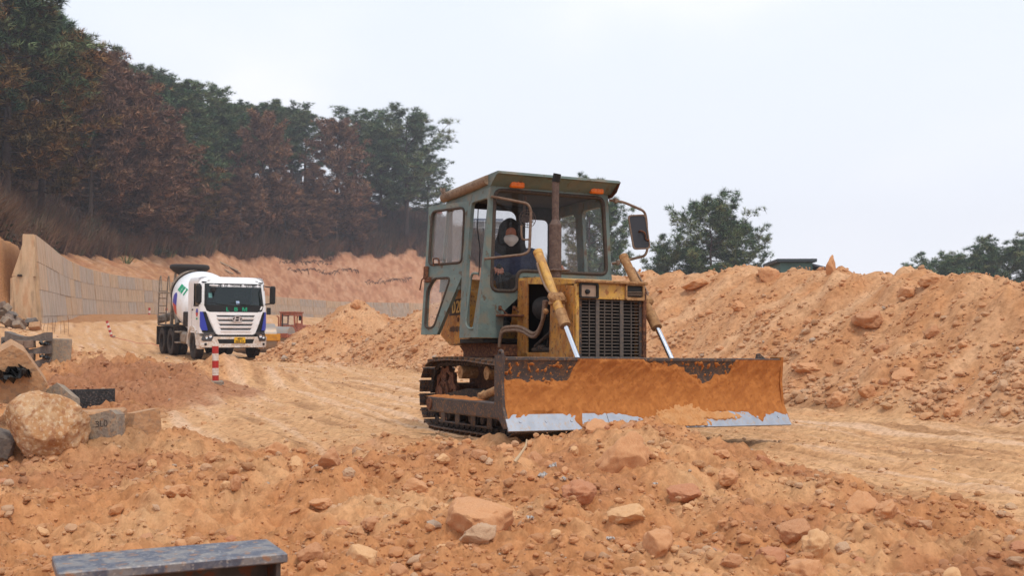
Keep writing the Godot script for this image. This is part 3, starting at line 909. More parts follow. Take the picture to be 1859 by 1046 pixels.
	for s in [[-0.35, -0.12], [0.21, 0.015]]:
		var lv := MB.new().pipe([Vector3(s[0], 1.0, s[1] + 0.06), Vector3(s[0], 1.3, s[1] + 0.03), Vector3(s[0], 1.52, s[1] - 0.03)], 0.011)
		lv.lathe([Vector2(0, -0.03), Vector2(0.02, -0.02), Vector2(0.026, 0.0), Vector2(0.018, 0.024), Vector2(0, 0.03)], Transform3D(Basis.IDENTITY, Vector3(s[0], 1.535, s[1] - 0.035)), 10)
		part(z, "control_lever", lv, M.black)
	var fan := MB.new()
	for r in [0.085, 0.06, 0.03]:
		var ring := PackedVector2Array()
		for i in 20: ring.append(Vector2.from_angle(TAU * i / 20.0) * r)
		var pts: Array = []
		for p in ring: pts.append(Vector3(-0.08 + p.x, 2.0 + p.y, -0.10))
		pts.append(pts[0])
		fan.pipe(pts, 0.004, 5)
	for i in 12: fan.tube(Vector3(-0.08, 2.0, -0.10), Vector3(-0.08 + 0.085 * cos(TAU * i / 12), 2.0 + 0.085 * sin(TAU * i / 12), -0.10), 0.002, 0.002, 4, false)
	fan.tube(Vector3(-0.08, 2.0, -0.12), Vector3(-0.08, 2.0, -0.19), 0.04, 0.03)
	fan.pipe([Vector3(-0.08, 2.03, -0.17), Vector3(-0.08, 2.13, -0.17), Vector3(-0.08, 2.225, -0.15)], 0.012)
	part(z, "cab_fan", fan, M.pipe)
	var hang := MB.new().pipe([Vector3(-0.50, 2.2, -0.30), Vector3(-0.515, 1.9, -0.29), Vector3(-0.49, 1.7, -0.28), Vector3(-0.50, 1.45, -0.28)], 0.005, 5)
	part(z, "hanging_cable", hang, M.black)
	# open door, folded back along the cab
	var h := node(z, "door", Vector3(-0.628, 0, -0.335), Vector3(0, 0, 0))
	var dv := Vector3(-0.20, 0, -0.52).normalized()
	h.basis = Basis(-dv, Vector3(0.05, 1, 0).normalized(), (-dv).cross(Vector3.UP).normalized()).orthonormalized()
	h.position = Vector3(-0.665, 0, -0.262)
	var outer := soften([Vector2(0.0, 2.155), Vector2(-0.56, 2.155), Vector2(-0.59, 0.90), Vector2(-0.33, 0.90), Vector2(0.0, 1.52)], 0.012, 1)
	var up := soften([Vector2(-0.055, 2.10), Vector2(-0.51, 2.10), Vector2(-0.52, 1.575), Vector2(-0.055, 1.575)], 0.06)
	var lo := soften([Vector2(-0.205, 1.44), Vector2(-0.45, 1.44), Vector2(-0.53, 1.33), Vector2(-0.535, 0.965), Vector2(-0.41, 0.965)], 0.05)
	var dm := MB.new().plate(poly([0.0, 2.155, -0.56, 2.155, -0.573, 1.53, 0.0, 1.53]), up, 0.04, Transform3D.IDENTITY)
	dm.plate(poly([0.0, 1.53, -0.573, 1.53, -0.588, 0.90, -0.36, 0.90]), lo, 0.04, Transform3D.IDENTITY, Vector2(-0.43, 1.25))
	var dr := part(h, "door_leaf", dm, M.green)
	part(h, "upper_seal", closed_pipe(up, 0.014, Transform3D(Basis.IDENTITY, Vector3(0, 0, 0.038))), M.seal)
	part(h, "lower_seal", closed_pipe(lo, 0.012, Transform3D(Basis.IDENTITY, Vector3(0, 0, 0.038))), M.seal)
	part(h, "upper_pane", sheet(up, Transform3D(Basis.IDENTITY, Vector3(0, 0, 0.018))), M.dirtyglass)
	part(h, "lower_pane", sheet(lo, Transform3D(Basis.IDENTITY, Vector3(0, 0, 0.018))), M.dirtyglass)
	var lock := MB.new().box(Vector3(-0.54, 1.50, 0.055), Vector3(0.06, 0.13, 0.03), 0.01)
	lock.box(Vector3(-0.51, 1.43, 0.05), Vector3(0.09, 0.05, 0.025), 0.008)
	part(h, "door_handle", MB.new().pipe(bend([Vector3(-0.44, 1.56, 0.05), Vector3(-0.44, 1.63, 0.06), Vector3(-0.36, 1.63, 0.06), Vector3(-0.36, 1.56, 0.05)], 0.02), 0.007, 6), M.rustm)
	lock.pipe([Vector3(-0.54, 1.47, 0.05), Vector3(-0.58, 1.43, 0.07), Vector3(-0.60, 1.33, 0.07)], 0.007, 6)
	part(h, "door_lock", lock, M.rustm)
	for y in [2.06, 1.56]:
		var hg := MB.new().tube(Vector3(0.012, y - 0.05, 0.03), Vector3(0.012, y + 0.05, 0.03), 0.014, 0.014, 8)
		part(h, "hinge", hg, M.rustm)
	# mirrors on bent tubes
	var t1 := MB.new().pipe(bend([Vector3(-0.60, 2.135, 0.22), Vector3(-0.33, 2.06, 0.42), Vector3(-0.30, 2.0, 0.42), Vector3(-0.315, 1.63, 0.42), Vector3(-0.38, 1.60, 0.42), Vector3(-0.665, 1.565, 0.22)], 0.06), 0.0125)
	t1.pipe(bend([Vector3(-0.31, 1.74, 0.42), Vector3(-0.39, 1.73, 0.43), Vector3(-0.40, 1.78, 0.43), Vector3(-0.40, 1.86, 0.43)], 0.03), 0.009, 6)
	part(z, "mirror_bracket", t1, M.tubing)
	var mr := node(z, "mirror")
	var t2 := MB.new().pipe(bend([Vector3(0.61, 2.18, 0.24), Vector3(0.72, 2.165, 0.30), Vector3(0.955, 2.085, 0.32), Vector3(0.975, 2.0, 0.32), Vector3(0.985, 1.72, 0.32), Vector3(0.96, 1.66, 0.32), Vector3(0.74, 1.60, 0.30), Vector3(0.64, 1.575, 0.24)], 0.06), 0.0125)
	for y in [[0.665, 2.175, 0.27], [0.69, 1.588, 0.27]]: t2.lathe([Vector2(0, -0.03), Vector2(0.02, -0.02), Vector2(0.022, 0.015), Vector2(0, 0.025)], Transform3D(Basis.IDENTITY, Vector3(y[0], y[1], y[2])), 8)
	part(mr, "mirror_tube", t2, M.tubing)
	var mT := Transform3D(Basis(Vector3.UP, -0.35) * Basis(Vector3(0, 0, 1), 0.06), Vector3(0.865, 1.875, 0.355))
	var mo := soften([Vector2(-0.10, 0.165), Vector2(-0.065, -0.165), Vector2(0.10, -0.165), Vector2(0.075, 0.165)], 0.035)
	var mi := soften([Vector2(-0.088, 0.153), Vector2(-0.055, -0.153), Vector2(0.088, -0.153), Vector2(0.064, 0.153)], 0.03)
	part(mr, "mirror_rim", MB.new().plate(mo, mi, 0.03, mT), M.tubing)
	part(mr, "mirror_back", MB.new().prism(mi, 0.018, mT.translated_local(Vector3(0, 0, 0.004))), M.mirror)
	var kn := MB.new().pipe(bend([mT * Vector3(0.0, 0.0, 0.02), mT * Vector3(0.0, 0.01, 0.06), mT * Vector3(0.05, -0.01, 0.06), mT * Vector3(0.055, -0.08, 0.05), mT * Vector3(0.09, -0.085, 0.03)], 0.025), 0.009, 6)
	part(mr, "mirror_clamp", kn, M.rustm)
	# rusty step and latches low on the front
	var st := MB.new().box(Vector3(-0.42, 1.06, 0.27), Vector3(0.24, 0.018, 0.15), 0.004)
	st.box(Vector3(-0.31, 1.10, 0.30), Vector3(0.02, 0.16, 0.05), 0.004)
	part(z, "step_plate", st, M.rustm)
	for x in [-0.50, -0.36]:
		var la := MB.new().box(Vector3(x, 1.13, 0.205), Vector3(0.03, 0.04, 0.02), 0.005)
		la.tube(Vector3(x - 0.01, 1.135, 0.215), Vector3(x + 0.055, 1.075, 0.24), 0.006, 0.006, 6)
		part(z, "latch", la, M.rustm)
func sheet(loop: PackedVector2Array, T := Transform3D.IDENTITY) -> MB:
	var m := MB.new()
	if Geometry2D.is_polygon_clockwise(loop): loop.reverse()
	var idx := Geometry2D.triangulate_polygon(loop)
	for i in range(0, idx.size(), 3):
		var a := loop[idx[i]]; var b := loop[idx[i + 1]]; var c := loop[idx[i + 2]]
		if (b - a).cross(c - a) < 0.0:
			var s := b; b = c; c = s
		m.tri(T * Vector3(a.x, a.y, 0), T * Vector3(b.x, b.y, 0), T * Vector3(c.x, c.y, 0))
	return m
func _ring(c: Vector3, rx: float, ry: float, k := 12) -> Array:
	var a: Array = []
	for i in k: a.append(c + Vector3(rx * cos(TAU * i / k), ry * sin(TAU * i / k), 0))
	return a
func build_bulldozer() -> Node3D:
	var z := thing("bulldozer", "small worn yellow and green crawler bulldozer with an earth-caked blade", "bulldozer", Vector3(0.25, 0.0, -10.3), Vector3(-0.0156, deg_to_rad(25.25), -0.0145))
	for s in [-1.0, 1.0]: build_track(z, s)
	build_blade(z)
	build_cab(z)
	# chassis and the tank under the cab
	var ch := MB.new().box(Vector3(0, 0.47, 0.15), Vector3(0.62, 0.36, 2.2), 0.02)
	ch.tube(Vector3(-0.62, 0.33, -0.8), Vector3(0.62, 0.33, -0.8), 0.11, 0.11, 14)
	ch.box(Vector3(0, 0.74, -0.55), Vector3(0.8, 0.14, 0.7), 0.02)
	part(z, "chassis", ch, M.rustm)
	var TX := Transform3D(Basis(Vector3(0, 0, 1), Vector3(0, 1, 0), Vector3(-1, 0, 0)), Vector3(0.60, 0, 0))
	var tk := part(z, "fuel_tank", MB.new().prism(poly([-0.98, 0.90, -0.74, 0.80, -0.26, 0.84, -0.26, 1.30, -0.36, 1.42, -0.98, 1.40]), 1.20, TX), M.ochre)
	part(tk, "tank_underside", MB.new().prism(poly([-0.74, 0.795, -0.25, 0.835, 0.2, 0.80, 0.2, 0.70, -0.5, 0.66]), 1.0, TX.translated_local(Vector3(0, 0, 0.10))), M.rustm)
	var TS := Vector3(0, -PI / 2, 0)
	part(tk, "badge_strip", MB.new().box(Vector3(-0.602, 1.165, -0.51), Vector3(0.006, 0.155, 0.49), 0.001), flat(Color(0.21, 0.155, 0.12), 0.7))
	lettering(tk, "badge_lettering", "D20A", 0.115, flat(Color(0.82, 0.66, 0.36), 0.6), Vector3(-0.607, 1.165, -0.50), TS, 0.004, true, 0.95)
	var sm := MB.new()
	for k in 9: sm.box(Vector3(-0.602, 0.955, -0.72 + 0.036 * k), Vector3(0.003, 0.042 + 0.008 * (k % 3), 0.022), 0.001)
	part(tk, "worn_lettering", sm, flat(Color(0.31, 0.24, 0.21), 0.8))
	part(tk, "filler_hole", MB.new().tube(Vector3(-0.598, 1.045, -0.53), Vector3(-0.606, 1.045, -0.53), 0.022, 0.022, 12), M.rustm)
	# bonnet, open engine bay, radiator guard and grille
	part(z, "bonnet", MB.new().prism(poly([0.205, 1.355, 0.205, 1.405, 0.60, 1.39, 1.02, 1.35, 1.30, 1.32, 1.33, 1.29, 1.02, 1.30]), 0.64, TX.translated_local(Vector3(0, 0, 0.28))), M.yellow)
	for s in [-1.0, 1.0]:
		var sp := MB.new().box(Vector3(0.315 * s, 1.03, 0.30), Vector3(0.02, 0.70, 0.20), 0.004)
		sp.box(Vector3(0.315 * s, 0.70, 0.63), Vector3(0.02, 0.06, 0.70), 0.004)
		part(z, "bay_panel", sp, M.ochre)
		var gp := MB.new().prism(poly([0.86, 0.45, 1.30, 0.45, 1.30, 1.27, 1.24, 1.28, 0.90, 1.31]), 0.02, TX.translated_local(Vector3(0, 0, 0.60 - 0.315 * s - 0.01 * s)))
		part(z, "radiator_side", gp, M.ochre)
	part(z, "bay_back", MB.new().box(Vector3(0, 1.02, 0.24), Vector3(0.6, 0.66, 0.03), 0.004), M.black)
	var en := MB.new().box(Vector3(0.03, 0.86, 0.58), Vector3(0.34, 0.42, 0.56), 0.03)
	en.box(Vector3(0.03, 1.12, 0.58), Vector3(0.26, 0.14, 0.52), 0.03)
	en.box(Vector3(-0.05, 0.72, 0.7), Vector3(0.48, 0.06, 0.4), 0.01)
	part(z, "engine_block", en, M.black)
	var ac := MB.new().lathe([Vector2(0, -0.13), Vector2(0.08, -0.13), Vector2(0.105, -0.10), Vector2(0.105, 0.08), Vector2(0.07, 0.13), Vector2(0, 0.14)], Transform3D(Basis(Vector3(1, 0, 0), Vector3(0, 0, 1), Vector3(0, -1, 0)), Vector3(-0.22, 1.12, 0.60)), 20)
	part(z, "air_cleaner", ac, M.dark)
	var hoses := MB.new()
	for k in 2:
		hoses.pipe(bend([Vector3(-0.52, 0.78 + 0.02 * k, 0.24), Vector3(-0.52, 0.92 + 0.03 * k, 0.28), Vector3(-0.44, 0.93 + 0.03 * k, 0.50), Vector3(-0.42, 0.84 + 0.03 * k, 0.76), Vector3(-0.44, 0.98, 0.94), Vector3(-0.455, 1.16, 1.0 + 0.03 * k)], 0.10, 6), 0.016, 8)
	part(z, "hydraulic_hose", hoses, M.tubing)
	var ctl := MB.new()
	ctl.tube(Vector3(-0.29, 0.76, 0.72), Vector3(-0.25, 1.08, 0.76), 0.008, 0.008, 6)
	ctl.tube(Vector3(-0.30, 0.78, 0.52), Vector3(-0.30, 0.90, 0.82), 0.018, 0.018, 8)
	ctl.box(Vector3(-0.31, 0.765, 0.66), Vector3(0.05, 0.06, 0.14), 0.02)
	ctl.tube(Vector3(-0.31, 0.75, 0.5), Vector3(-0.31, 0.75, 0.9), 0.022, 0.022, 8)
	part(z, "linkage", ctl, M.grime)
	var gr := node(z, "radiator_guard")
	var T := Transform3D(Basis.IDENTITY, Vector3(0, 0, 1.285))
	part(gr, "guard_frame", MB.new().plate(poly([-0.328, 0.40, 0.328, 0.40, 0.328, 1.30, -0.328, 1.30]), poly([-0.275, 0.46, 0.275, 0.46, 0.275, 1.165, -0.275, 1.165]), 0.03, T), M.steel)
	part(gr, "brow", MB.new().box(Vector3(0, 1.235, 1.322), Vector3(0.62, 0.135, 0.012), 0.004), M.yellow)
	part(gr, "brow_lip", MB.new().box(Vector3(0, 1.31, 1.33), Vector3(0.67, 0.025, 0.07), 0.006), M.dusty)
	part(gr, "guard_post", MB.new().box(Vector3(-0.318, 0.86, 1.305), Vector3(0.03, 0.86, 0.05), 0.006), M.yellow)
	part(gr, "guard_post", MB.new().box(Vector3(0.318, 0.82, 1.31), Vector3(0.035, 0.90, 0.055), 0.006), M.rustm)
	part(gr, "radiator_core", MB.new().box(Vector3(0, 0.82, 1.22), Vector3(0.56, 0.72, 0.03), 0.003), M.black)
	var slat := MB.new().box(Vector3.ZERO, Vector3(0.55, 0.008, 0.022), 0.002).mesh()
	for k in 26: part(gr, "grille_slat", slat, M.bars, Vector3(0, 0.475 + 0.0272 * k, 1.295))
	var bar := MB.new().box(Vector3.ZERO, Vector3(0.008, 0.72, 0.014), 0.002).mesh()
	for x in [-0.20, -0.055, 0.015, 0.20]: part(gr, "grille_bar", bar, M.bars, Vector3(x, 0.815, 1.306))
	for x in [-0.125, 0.105]: part(gr, "grille_strap", MB.new().box(Vector3(x, 0.815, 1.312), Vector3(0.034, 0.71, 0.012), 0.002), M.bars)
	# lamps: one broken in its socket, one behind wires
	var h1 := node(gr, "headlight")
	part(h1, "lamp_socket", MB.new().plate(rrect(-0.31, 1.17, -0.135, 1.295, 0.012, 2), rrect(-0.297, 1.182, -0.15, 1.283, 0.01, 2), 0.03, Transform3D(Basis.IDENTITY, Vector3(0, 0, 1.325))), M.dark)
	part(h1, "reflector", MB.new().box(Vector3(-0.222, 1.232, 1.333), Vector3(0.145, 0.10, 0.008), 0.003), flat(Color(0.62, 0.52, 0.44), 0.4, 0.3))
	part(h1, "lamp_bulb", MB.new().lathe([Vector2(0, 0.022), Vector2(0.018, 0.018), Vector2(0.022, 0), Vector2(0, 0)], Transform3D(Basis(Vector3(1, 0, 0), Vector3(0, 0, 1), Vector3(0, -1, 0)), Vector3(-0.235, 1.225, 1.338)), 12), M.black)
	var h2 := node(gr, "headlight")
	part(h2, "lamp_socket", MB.new().plate(rrect(0.125, 1.165, 0.305, 1.30, 0.012, 2), rrect(0.135, 1.19, 0.29, 1.288, 0.01, 2), 0.03, Transform3D(Basis.IDENTITY, Vector3(0, 0, 1.325))), M.dusty)
	part(h2, "lamp_lens", MB.new().box(Vector3(0.212, 1.24, 1.332), Vector3(0.15, 0.095, 0.02), 0.006), M.black)
	for k in 3: part(h2, "guard_wire", MB.new().tube(Vector3(0.14, 1.205 + 0.014 * k, 1.348), Vector3(0.285, 1.209 + 0.014 * k, 1.348), 0.003, 0.003, 5), M.tubing)
	# exhaust
	var ex := node(z, "exhaust")
	part(ex, "silencer", MB.new().lathe([Vector2(0.0, 1.36), Vector2(0.055, 1.36), Vector2(0.055, 1.86), Vector2(0.033, 1.905), Vector2(0.033, 1.91), Vector2(0.0, 1.91)], Transform3D(Basis.IDENTITY, Vector3(-0.148, 0, 0.60)), 20), M.pipe)
	part(ex, "tail_pipe", MB.new().pipe(bend([Vector3(-0.148, 1.9, 0.60), Vector3(-0.148, 2.23, 0.60), Vector3(-0.144, 2.295, 0.615)], 0.03), 0.032, 14), M.pipe)
	part(ex, "pipe_tip", MB.new().tube(Vector3(-0.147, 2.245, 0.603), Vector3(-0.142, 2.315, 0.622), 0.036, 0.036, 14), M.black)
	part(ex, "exhaust_collar", MB.new().box(Vector3(-0.13, 1.455, 0.62), Vector3(0.19, 0.016, 0.10), 0.004), M.pipe)
	# lift rams
	for s in [-1.0, 1.0]:
		var r := node(z, "lift_ram")
		var a := Vector3(0.425 * s, 1.575, 0.82); var b := Vector3(0.44 * s, 0.62, 1.60)
		var dd := (b - a).normalized()
		part(r, "ram_barrel", MB.new().tube(a, a + dd * 0.80, 0.039, 0.039, 16).tube(a - dd * 0.02, a + dd * 0.02, 0.042, 0.042, 16), M.yellow if s < 0 else M.dusty)
		part(r, "ram_gland", MB.new().tube(a + dd * 0.66, a + dd * 0.82, 0.048, 0.046, 16), M.dusty)
		part(r, "ram_rod", MB.new().tube(a + dd * 0.80, b, 0.022, 0.022, 16), M.chrome)
		var c := a + dd * 0.53
		var yk := MB.new()
		yk.box(c + Vector3(-0.005 * s, 0.015, 0.01), Vector3(0.15, 0.075, 0.10), 0.025, Basis(Vector3.RIGHT, 0.7))
		yk.box(c + Vector3(-0.08 * s, -0.01, 0.0), Vector3(0.12, 0.06, 0.07), 0.02, Basis(Vector3(0, 0, 1), 0.35 * s))
		for k in 5: yk.lathe([Vector2(0, -0.028), Vector2(0.022, -0.015), Vector2(0.026, 0.008), Vector2(0, 0.026)], Transform3D(Basis(Vector3(0, 0, 1), k * 1.1), c + Vector3(0.075 * cos(k * 1.25 + 0.4) * -s, -0.03 - 0.035 * (k % 3), 0.04 * sin(k * 2.1))), 8)
		part(r, "yoke", yk, M.dusty)
		part(r, "feed_pipe", MB.new().pipe(bend([a + dd * 0.12 + Vector3(0.05 * s, 0, 0), a + dd * 0.3 + Vector3(0.065 * s, 0.01, 0), a + dd * 0.45 + Vector3(0.06 * s, 0.02, 0), a + dd * 0.6 + Vector3(0.02 * s, 0.05, 0)], 0.05), 0.010, 6), M.tubing)
	# push arms outside the tracks
	for s in [-1.0, 1.0]:
		var ar := node(z, "push_arm")
		part(ar, "arm_beam", MB.new().box(Vector3(0.95 * s, 0.262, 0.53), Vector3(0.13, 0.135, 1.56), 0.012), M.steel)
		part(ar, "arm_end", MB.new().box(Vector3(0.95 * s, 0.262, 1.58), Vector3(0.15, 0.155, 0.55), 0.012), M.rustm)
		part(ar, "arm_pivot", MB.new().tube(Vector3(0.70 * s, 0.265, -0.18), Vector3(1.03 * s, 0.265, -0.18), 0.055, 0.055, 14), M.rustm)
		part(ar, "brace", MB.new().tube(Vector3(0.92 * s, 0.36, 0.80), Vector3(0.98 * s, 0.56, 1.84), 0.036, 0.036, 12).lathe([Vector2(0, -0.05), Vector2(0.04, -0.035), Vector2(0.048, 0.01), Vector2(0, 0.05)], Transform3D(Basis.IDENTITY, Vector3(0.92 * s, 0.365, 0.81)), 10).box(Vector3(0.92 * s, 0.34, 0.76), Vector3(0.06, 0.10, 0.05), 0.012), M.dusty)
		part(ar, "earth_on_arm", clod_strip(Vector3(0.95 * s, 0.33, 0.3), 0.06, 0.62), M.cake)
	return z
# a low ridge of loose earth lying along z
func clod_strip(c: Vector3, hw: float, hl: float) -> MB:
	var f := fnl(91, 6.0, 4)
	var m := MB.new()
	var N := 40
	var K := 8
	var P: Array = []
	for j in N + 1:
		for i in K + 1:
			var u := float(i) / K * 2.0 - 1.0
			var w := float(j) / N * 2.0 - 1.0
			var h: float = max((1.0 - u * u) * (1.0 - pow(abs(w), 6.0)) * (0.018 + 0.03 * max(f.get_noise_2d(c.x + u * 0.2, w * hl), 0.0)) , 0.0)
			P.append(c + Vector3(u * hw, h - 0.004, w * hl))
	for j in N:
		for i in K:
			var a := j * (K + 1) + i
			m.quad(P[a], P[a + K + 1], P[a + K + 2], P[a + 1])
	return m

# ---------------------------------------------------------------- bodies as smooth unions of tapered capsules
# bones: [ax, ay, az, bx, by, bz, ra, rb]; cut: [x, y, z, r] spheres taken away
func body_mesh(m: MB, bones: Array, cell: float, k: float, cut: Array = []) -> MB:
	var lo := Vector3(1e9, 1e9, 1e9)
	var hi := -lo
	for b in bones:
		var r: float = max(b[6], b[7]) + cell * 3.0
		lo = lo.min(Vector3(min(b[0], b[3]), min(b[1], b[4]), min(b[2], b[5])) - Vector3.ONE * r)
		hi = hi.max(Vector3(max(b[0], b[3]), max(b[1], b[4]), max(b[2], b[5])) + Vector3.ONE * r)
	var nx := int((hi.x - lo.x) / cell) + 2
	var ny := int((hi.y - lo.y) / cell) + 2
	var nz := int((hi.z - lo.z) / cell) + 2
	var F := PackedFloat32Array()
	F.resize(nx * ny * nz)
	F.fill(0.5)
	for b in bones:
		var A := Vector3(b[0], b[1], b[2])
		var B := Vector3(b[3], b[4], b[5])
		var ra: float = b[6]
		var rb: float = b[7]
		var mg: float = max(ra, rb) + k + cell * 2.0
		var l := (A.min(B) - Vector3.ONE * mg - lo) / cell
		var h := (A.max(B) + Vector3.ONE * mg - lo) / cell
		var ab := B - A
		var L2: float = max(ab.length_squared(), 1e-9)
		for iz in range(max(0, int(l.z)), min(nz, int(h.z) + 2)):
			for iy in range(max(0, int(l.y)), min(ny, int(h.y) + 2)):
				for ix in range(max(0, int(l.x)), min(nx, int(h.x) + 2)):
					var p := lo + Vector3(ix, iy, iz) * cell
					var t: float = clamp((p - A).dot(ab) / L2, 0.0, 1.0)
					var d: float = (p - A - ab * t).length() - lerp(ra, rb, t)
					var q := (iz * ny + iy) * nx + ix
					var o := F[q]
					var hh: float = clamp(0.5 + 0.5 * (o - d) / k, 0.0, 1.0)
					F[q] = lerp(o, d, hh) - k * hh * (1.0 - hh)
	for c in cut:
		var C := Vector3(c[0], c[1], c[2])
		for iz in nz:
			for iy in ny:
				for ix in nx:
					var p := lo + Vector3(ix, iy, iz) * cell
					var q := (iz * ny + iy) * nx + ix
					F[q] = max(F[q], c[3] - (p - C).length())
	var at := {}
	for iz in nz - 1:
		for iy in ny - 1:
			for ix in nx - 1:
				var q := (iz * ny + iy) * nx + ix
				var inside := 0
				var s := Vector3.ZERO
				var cnt := 0
				var val := [F[q], F[q + 1], F[q + nx], F[q + nx + 1], F[q + nx * ny], F[q + nx * ny + 1], F[q + nx * ny + nx], F[q + nx * ny + nx + 1]]
				for i in 8: if val[i] < 0.0: inside += 1
				if inside == 0 or inside == 8: continue
				for e in [[0, 1], [2, 3], [4, 5], [6, 7], [0, 2], [1, 3], [4, 6], [5, 7], [0, 4], [1, 5], [2, 6], [3, 7]]:
					var a: float = val[e[0]]
					var b: float = val[e[1]]
					if (a < 0.0) != (b < 0.0):
						var t := a / (a - b)
						var pa := Vector3(e[0] & 1, (e[0] >> 1) & 1, e[0] >> 2)
						var pb := Vector3(e[1] & 1, (e[1] >> 1) & 1, e[1] >> 2)
						s += pa.lerp(pb, t)
						cnt += 1
				var g := Vector3(val[1] - val[0] + val[3] - val[2] + val[5] - val[4] + val[7] - val[6], val[2] - val[0] + val[3] - val[1] + val[6] - val[4] + val[7] - val[5], val[4] - val[0] + val[5] - val[1] + val[6] - val[2] + val[7] - val[3])
				at[q] = [lo + (Vector3(ix, iy, iz) + s / cnt) * cell, g.normalized()]
	for q in at:
		var d := [1, nx, nx * ny]
		for ax in 3:
			var a1: int = d[(ax + 1) % 3]
			var a2: int = d[(ax + 2) % 3]
			var f0 := F[q] < 0.0
			var f1: bool = F[q + d[ax]] < 0.0
			if f0 == f1: continue
			if not (at.has(q - a1) and at.has(q - a2) and at.has(q - a1 - a2)): continue
			var A: Array = at[q]; var B: Array = at[q - a1]; var C: Array = at[q - a1 - a2]; var D: Array = at[q - a2]
			if f0:
				m.stri(A[0], B[0], C[0], A[1], B[1], C[1]); m.stri(A[0], C[0], D[0], A[1], C[1], D[1])
			else:
				m.stri(A[0], C[0], B[0], A[1], C[1], B[1]); m.stri(A[0], D[0], C[0], A[1], D[1], C[1])
	return m
func hand_bones(w: Vector3, fwd: Vector3, palm_down: Vector3, side: float) -> Array:
	# w wrist, fwd along the hand, palm_down towards the palm side, side: which way the thumb leaves
	var r := fwd.cross(palm_down).normalized() * side
	var out: Array = []
	var add := func(a: Vector3, b: Vector3, ra: float, rb: float): out.append([a.x, a.y, a.z, b.x, b.y, b.z, ra, rb])
	var pc := w + fwd * 0.045
	for i in 4: add.call(w + r * (-0.018 + 0.012 * i), w + fwd * 0.082 + r * (-0.033 + 0.022 * i), 0.016, 0.0125)
	var lens := [0.030, 0.036, 0.034, 0.026]
	for i in 4:
		var k := w + fwd * 0.085 + r * (-0.033 + 0.022 * i)
		var l: float = lens[i]
		var p1 := k + (fwd * 0.85 + palm_down * 0.5).normalized() * l * 1.15
		var p2 := p1 + (fwd * 0.1 + palm_down).normalized() * l * 0.85
		var p3 := p2 + (-fwd * 0.7 + palm_down * 0.6).normalized() * l * 0.65
		add.call(k, p1, 0.0105, 0.0095); add.call(p1, p2, 0.0095, 0.0088); add.call(p2, p3, 0.0088, 0.0078)
	var t0 := w + fwd * 0.02 + r * 0.03
	var t1 := t0 + (fwd * 0.6 + r * 0.55 + palm_down * 0.35).normalized() * 0.042
	var t2 := t1 + (fwd * 0.6 - r * 0.1 + palm_down * 0.7).normalized() * 0.03
	add.call(t0, t1, 0.015, 0.0115); add.call(t1, t2, 0.0115, 0.0095)
	return out
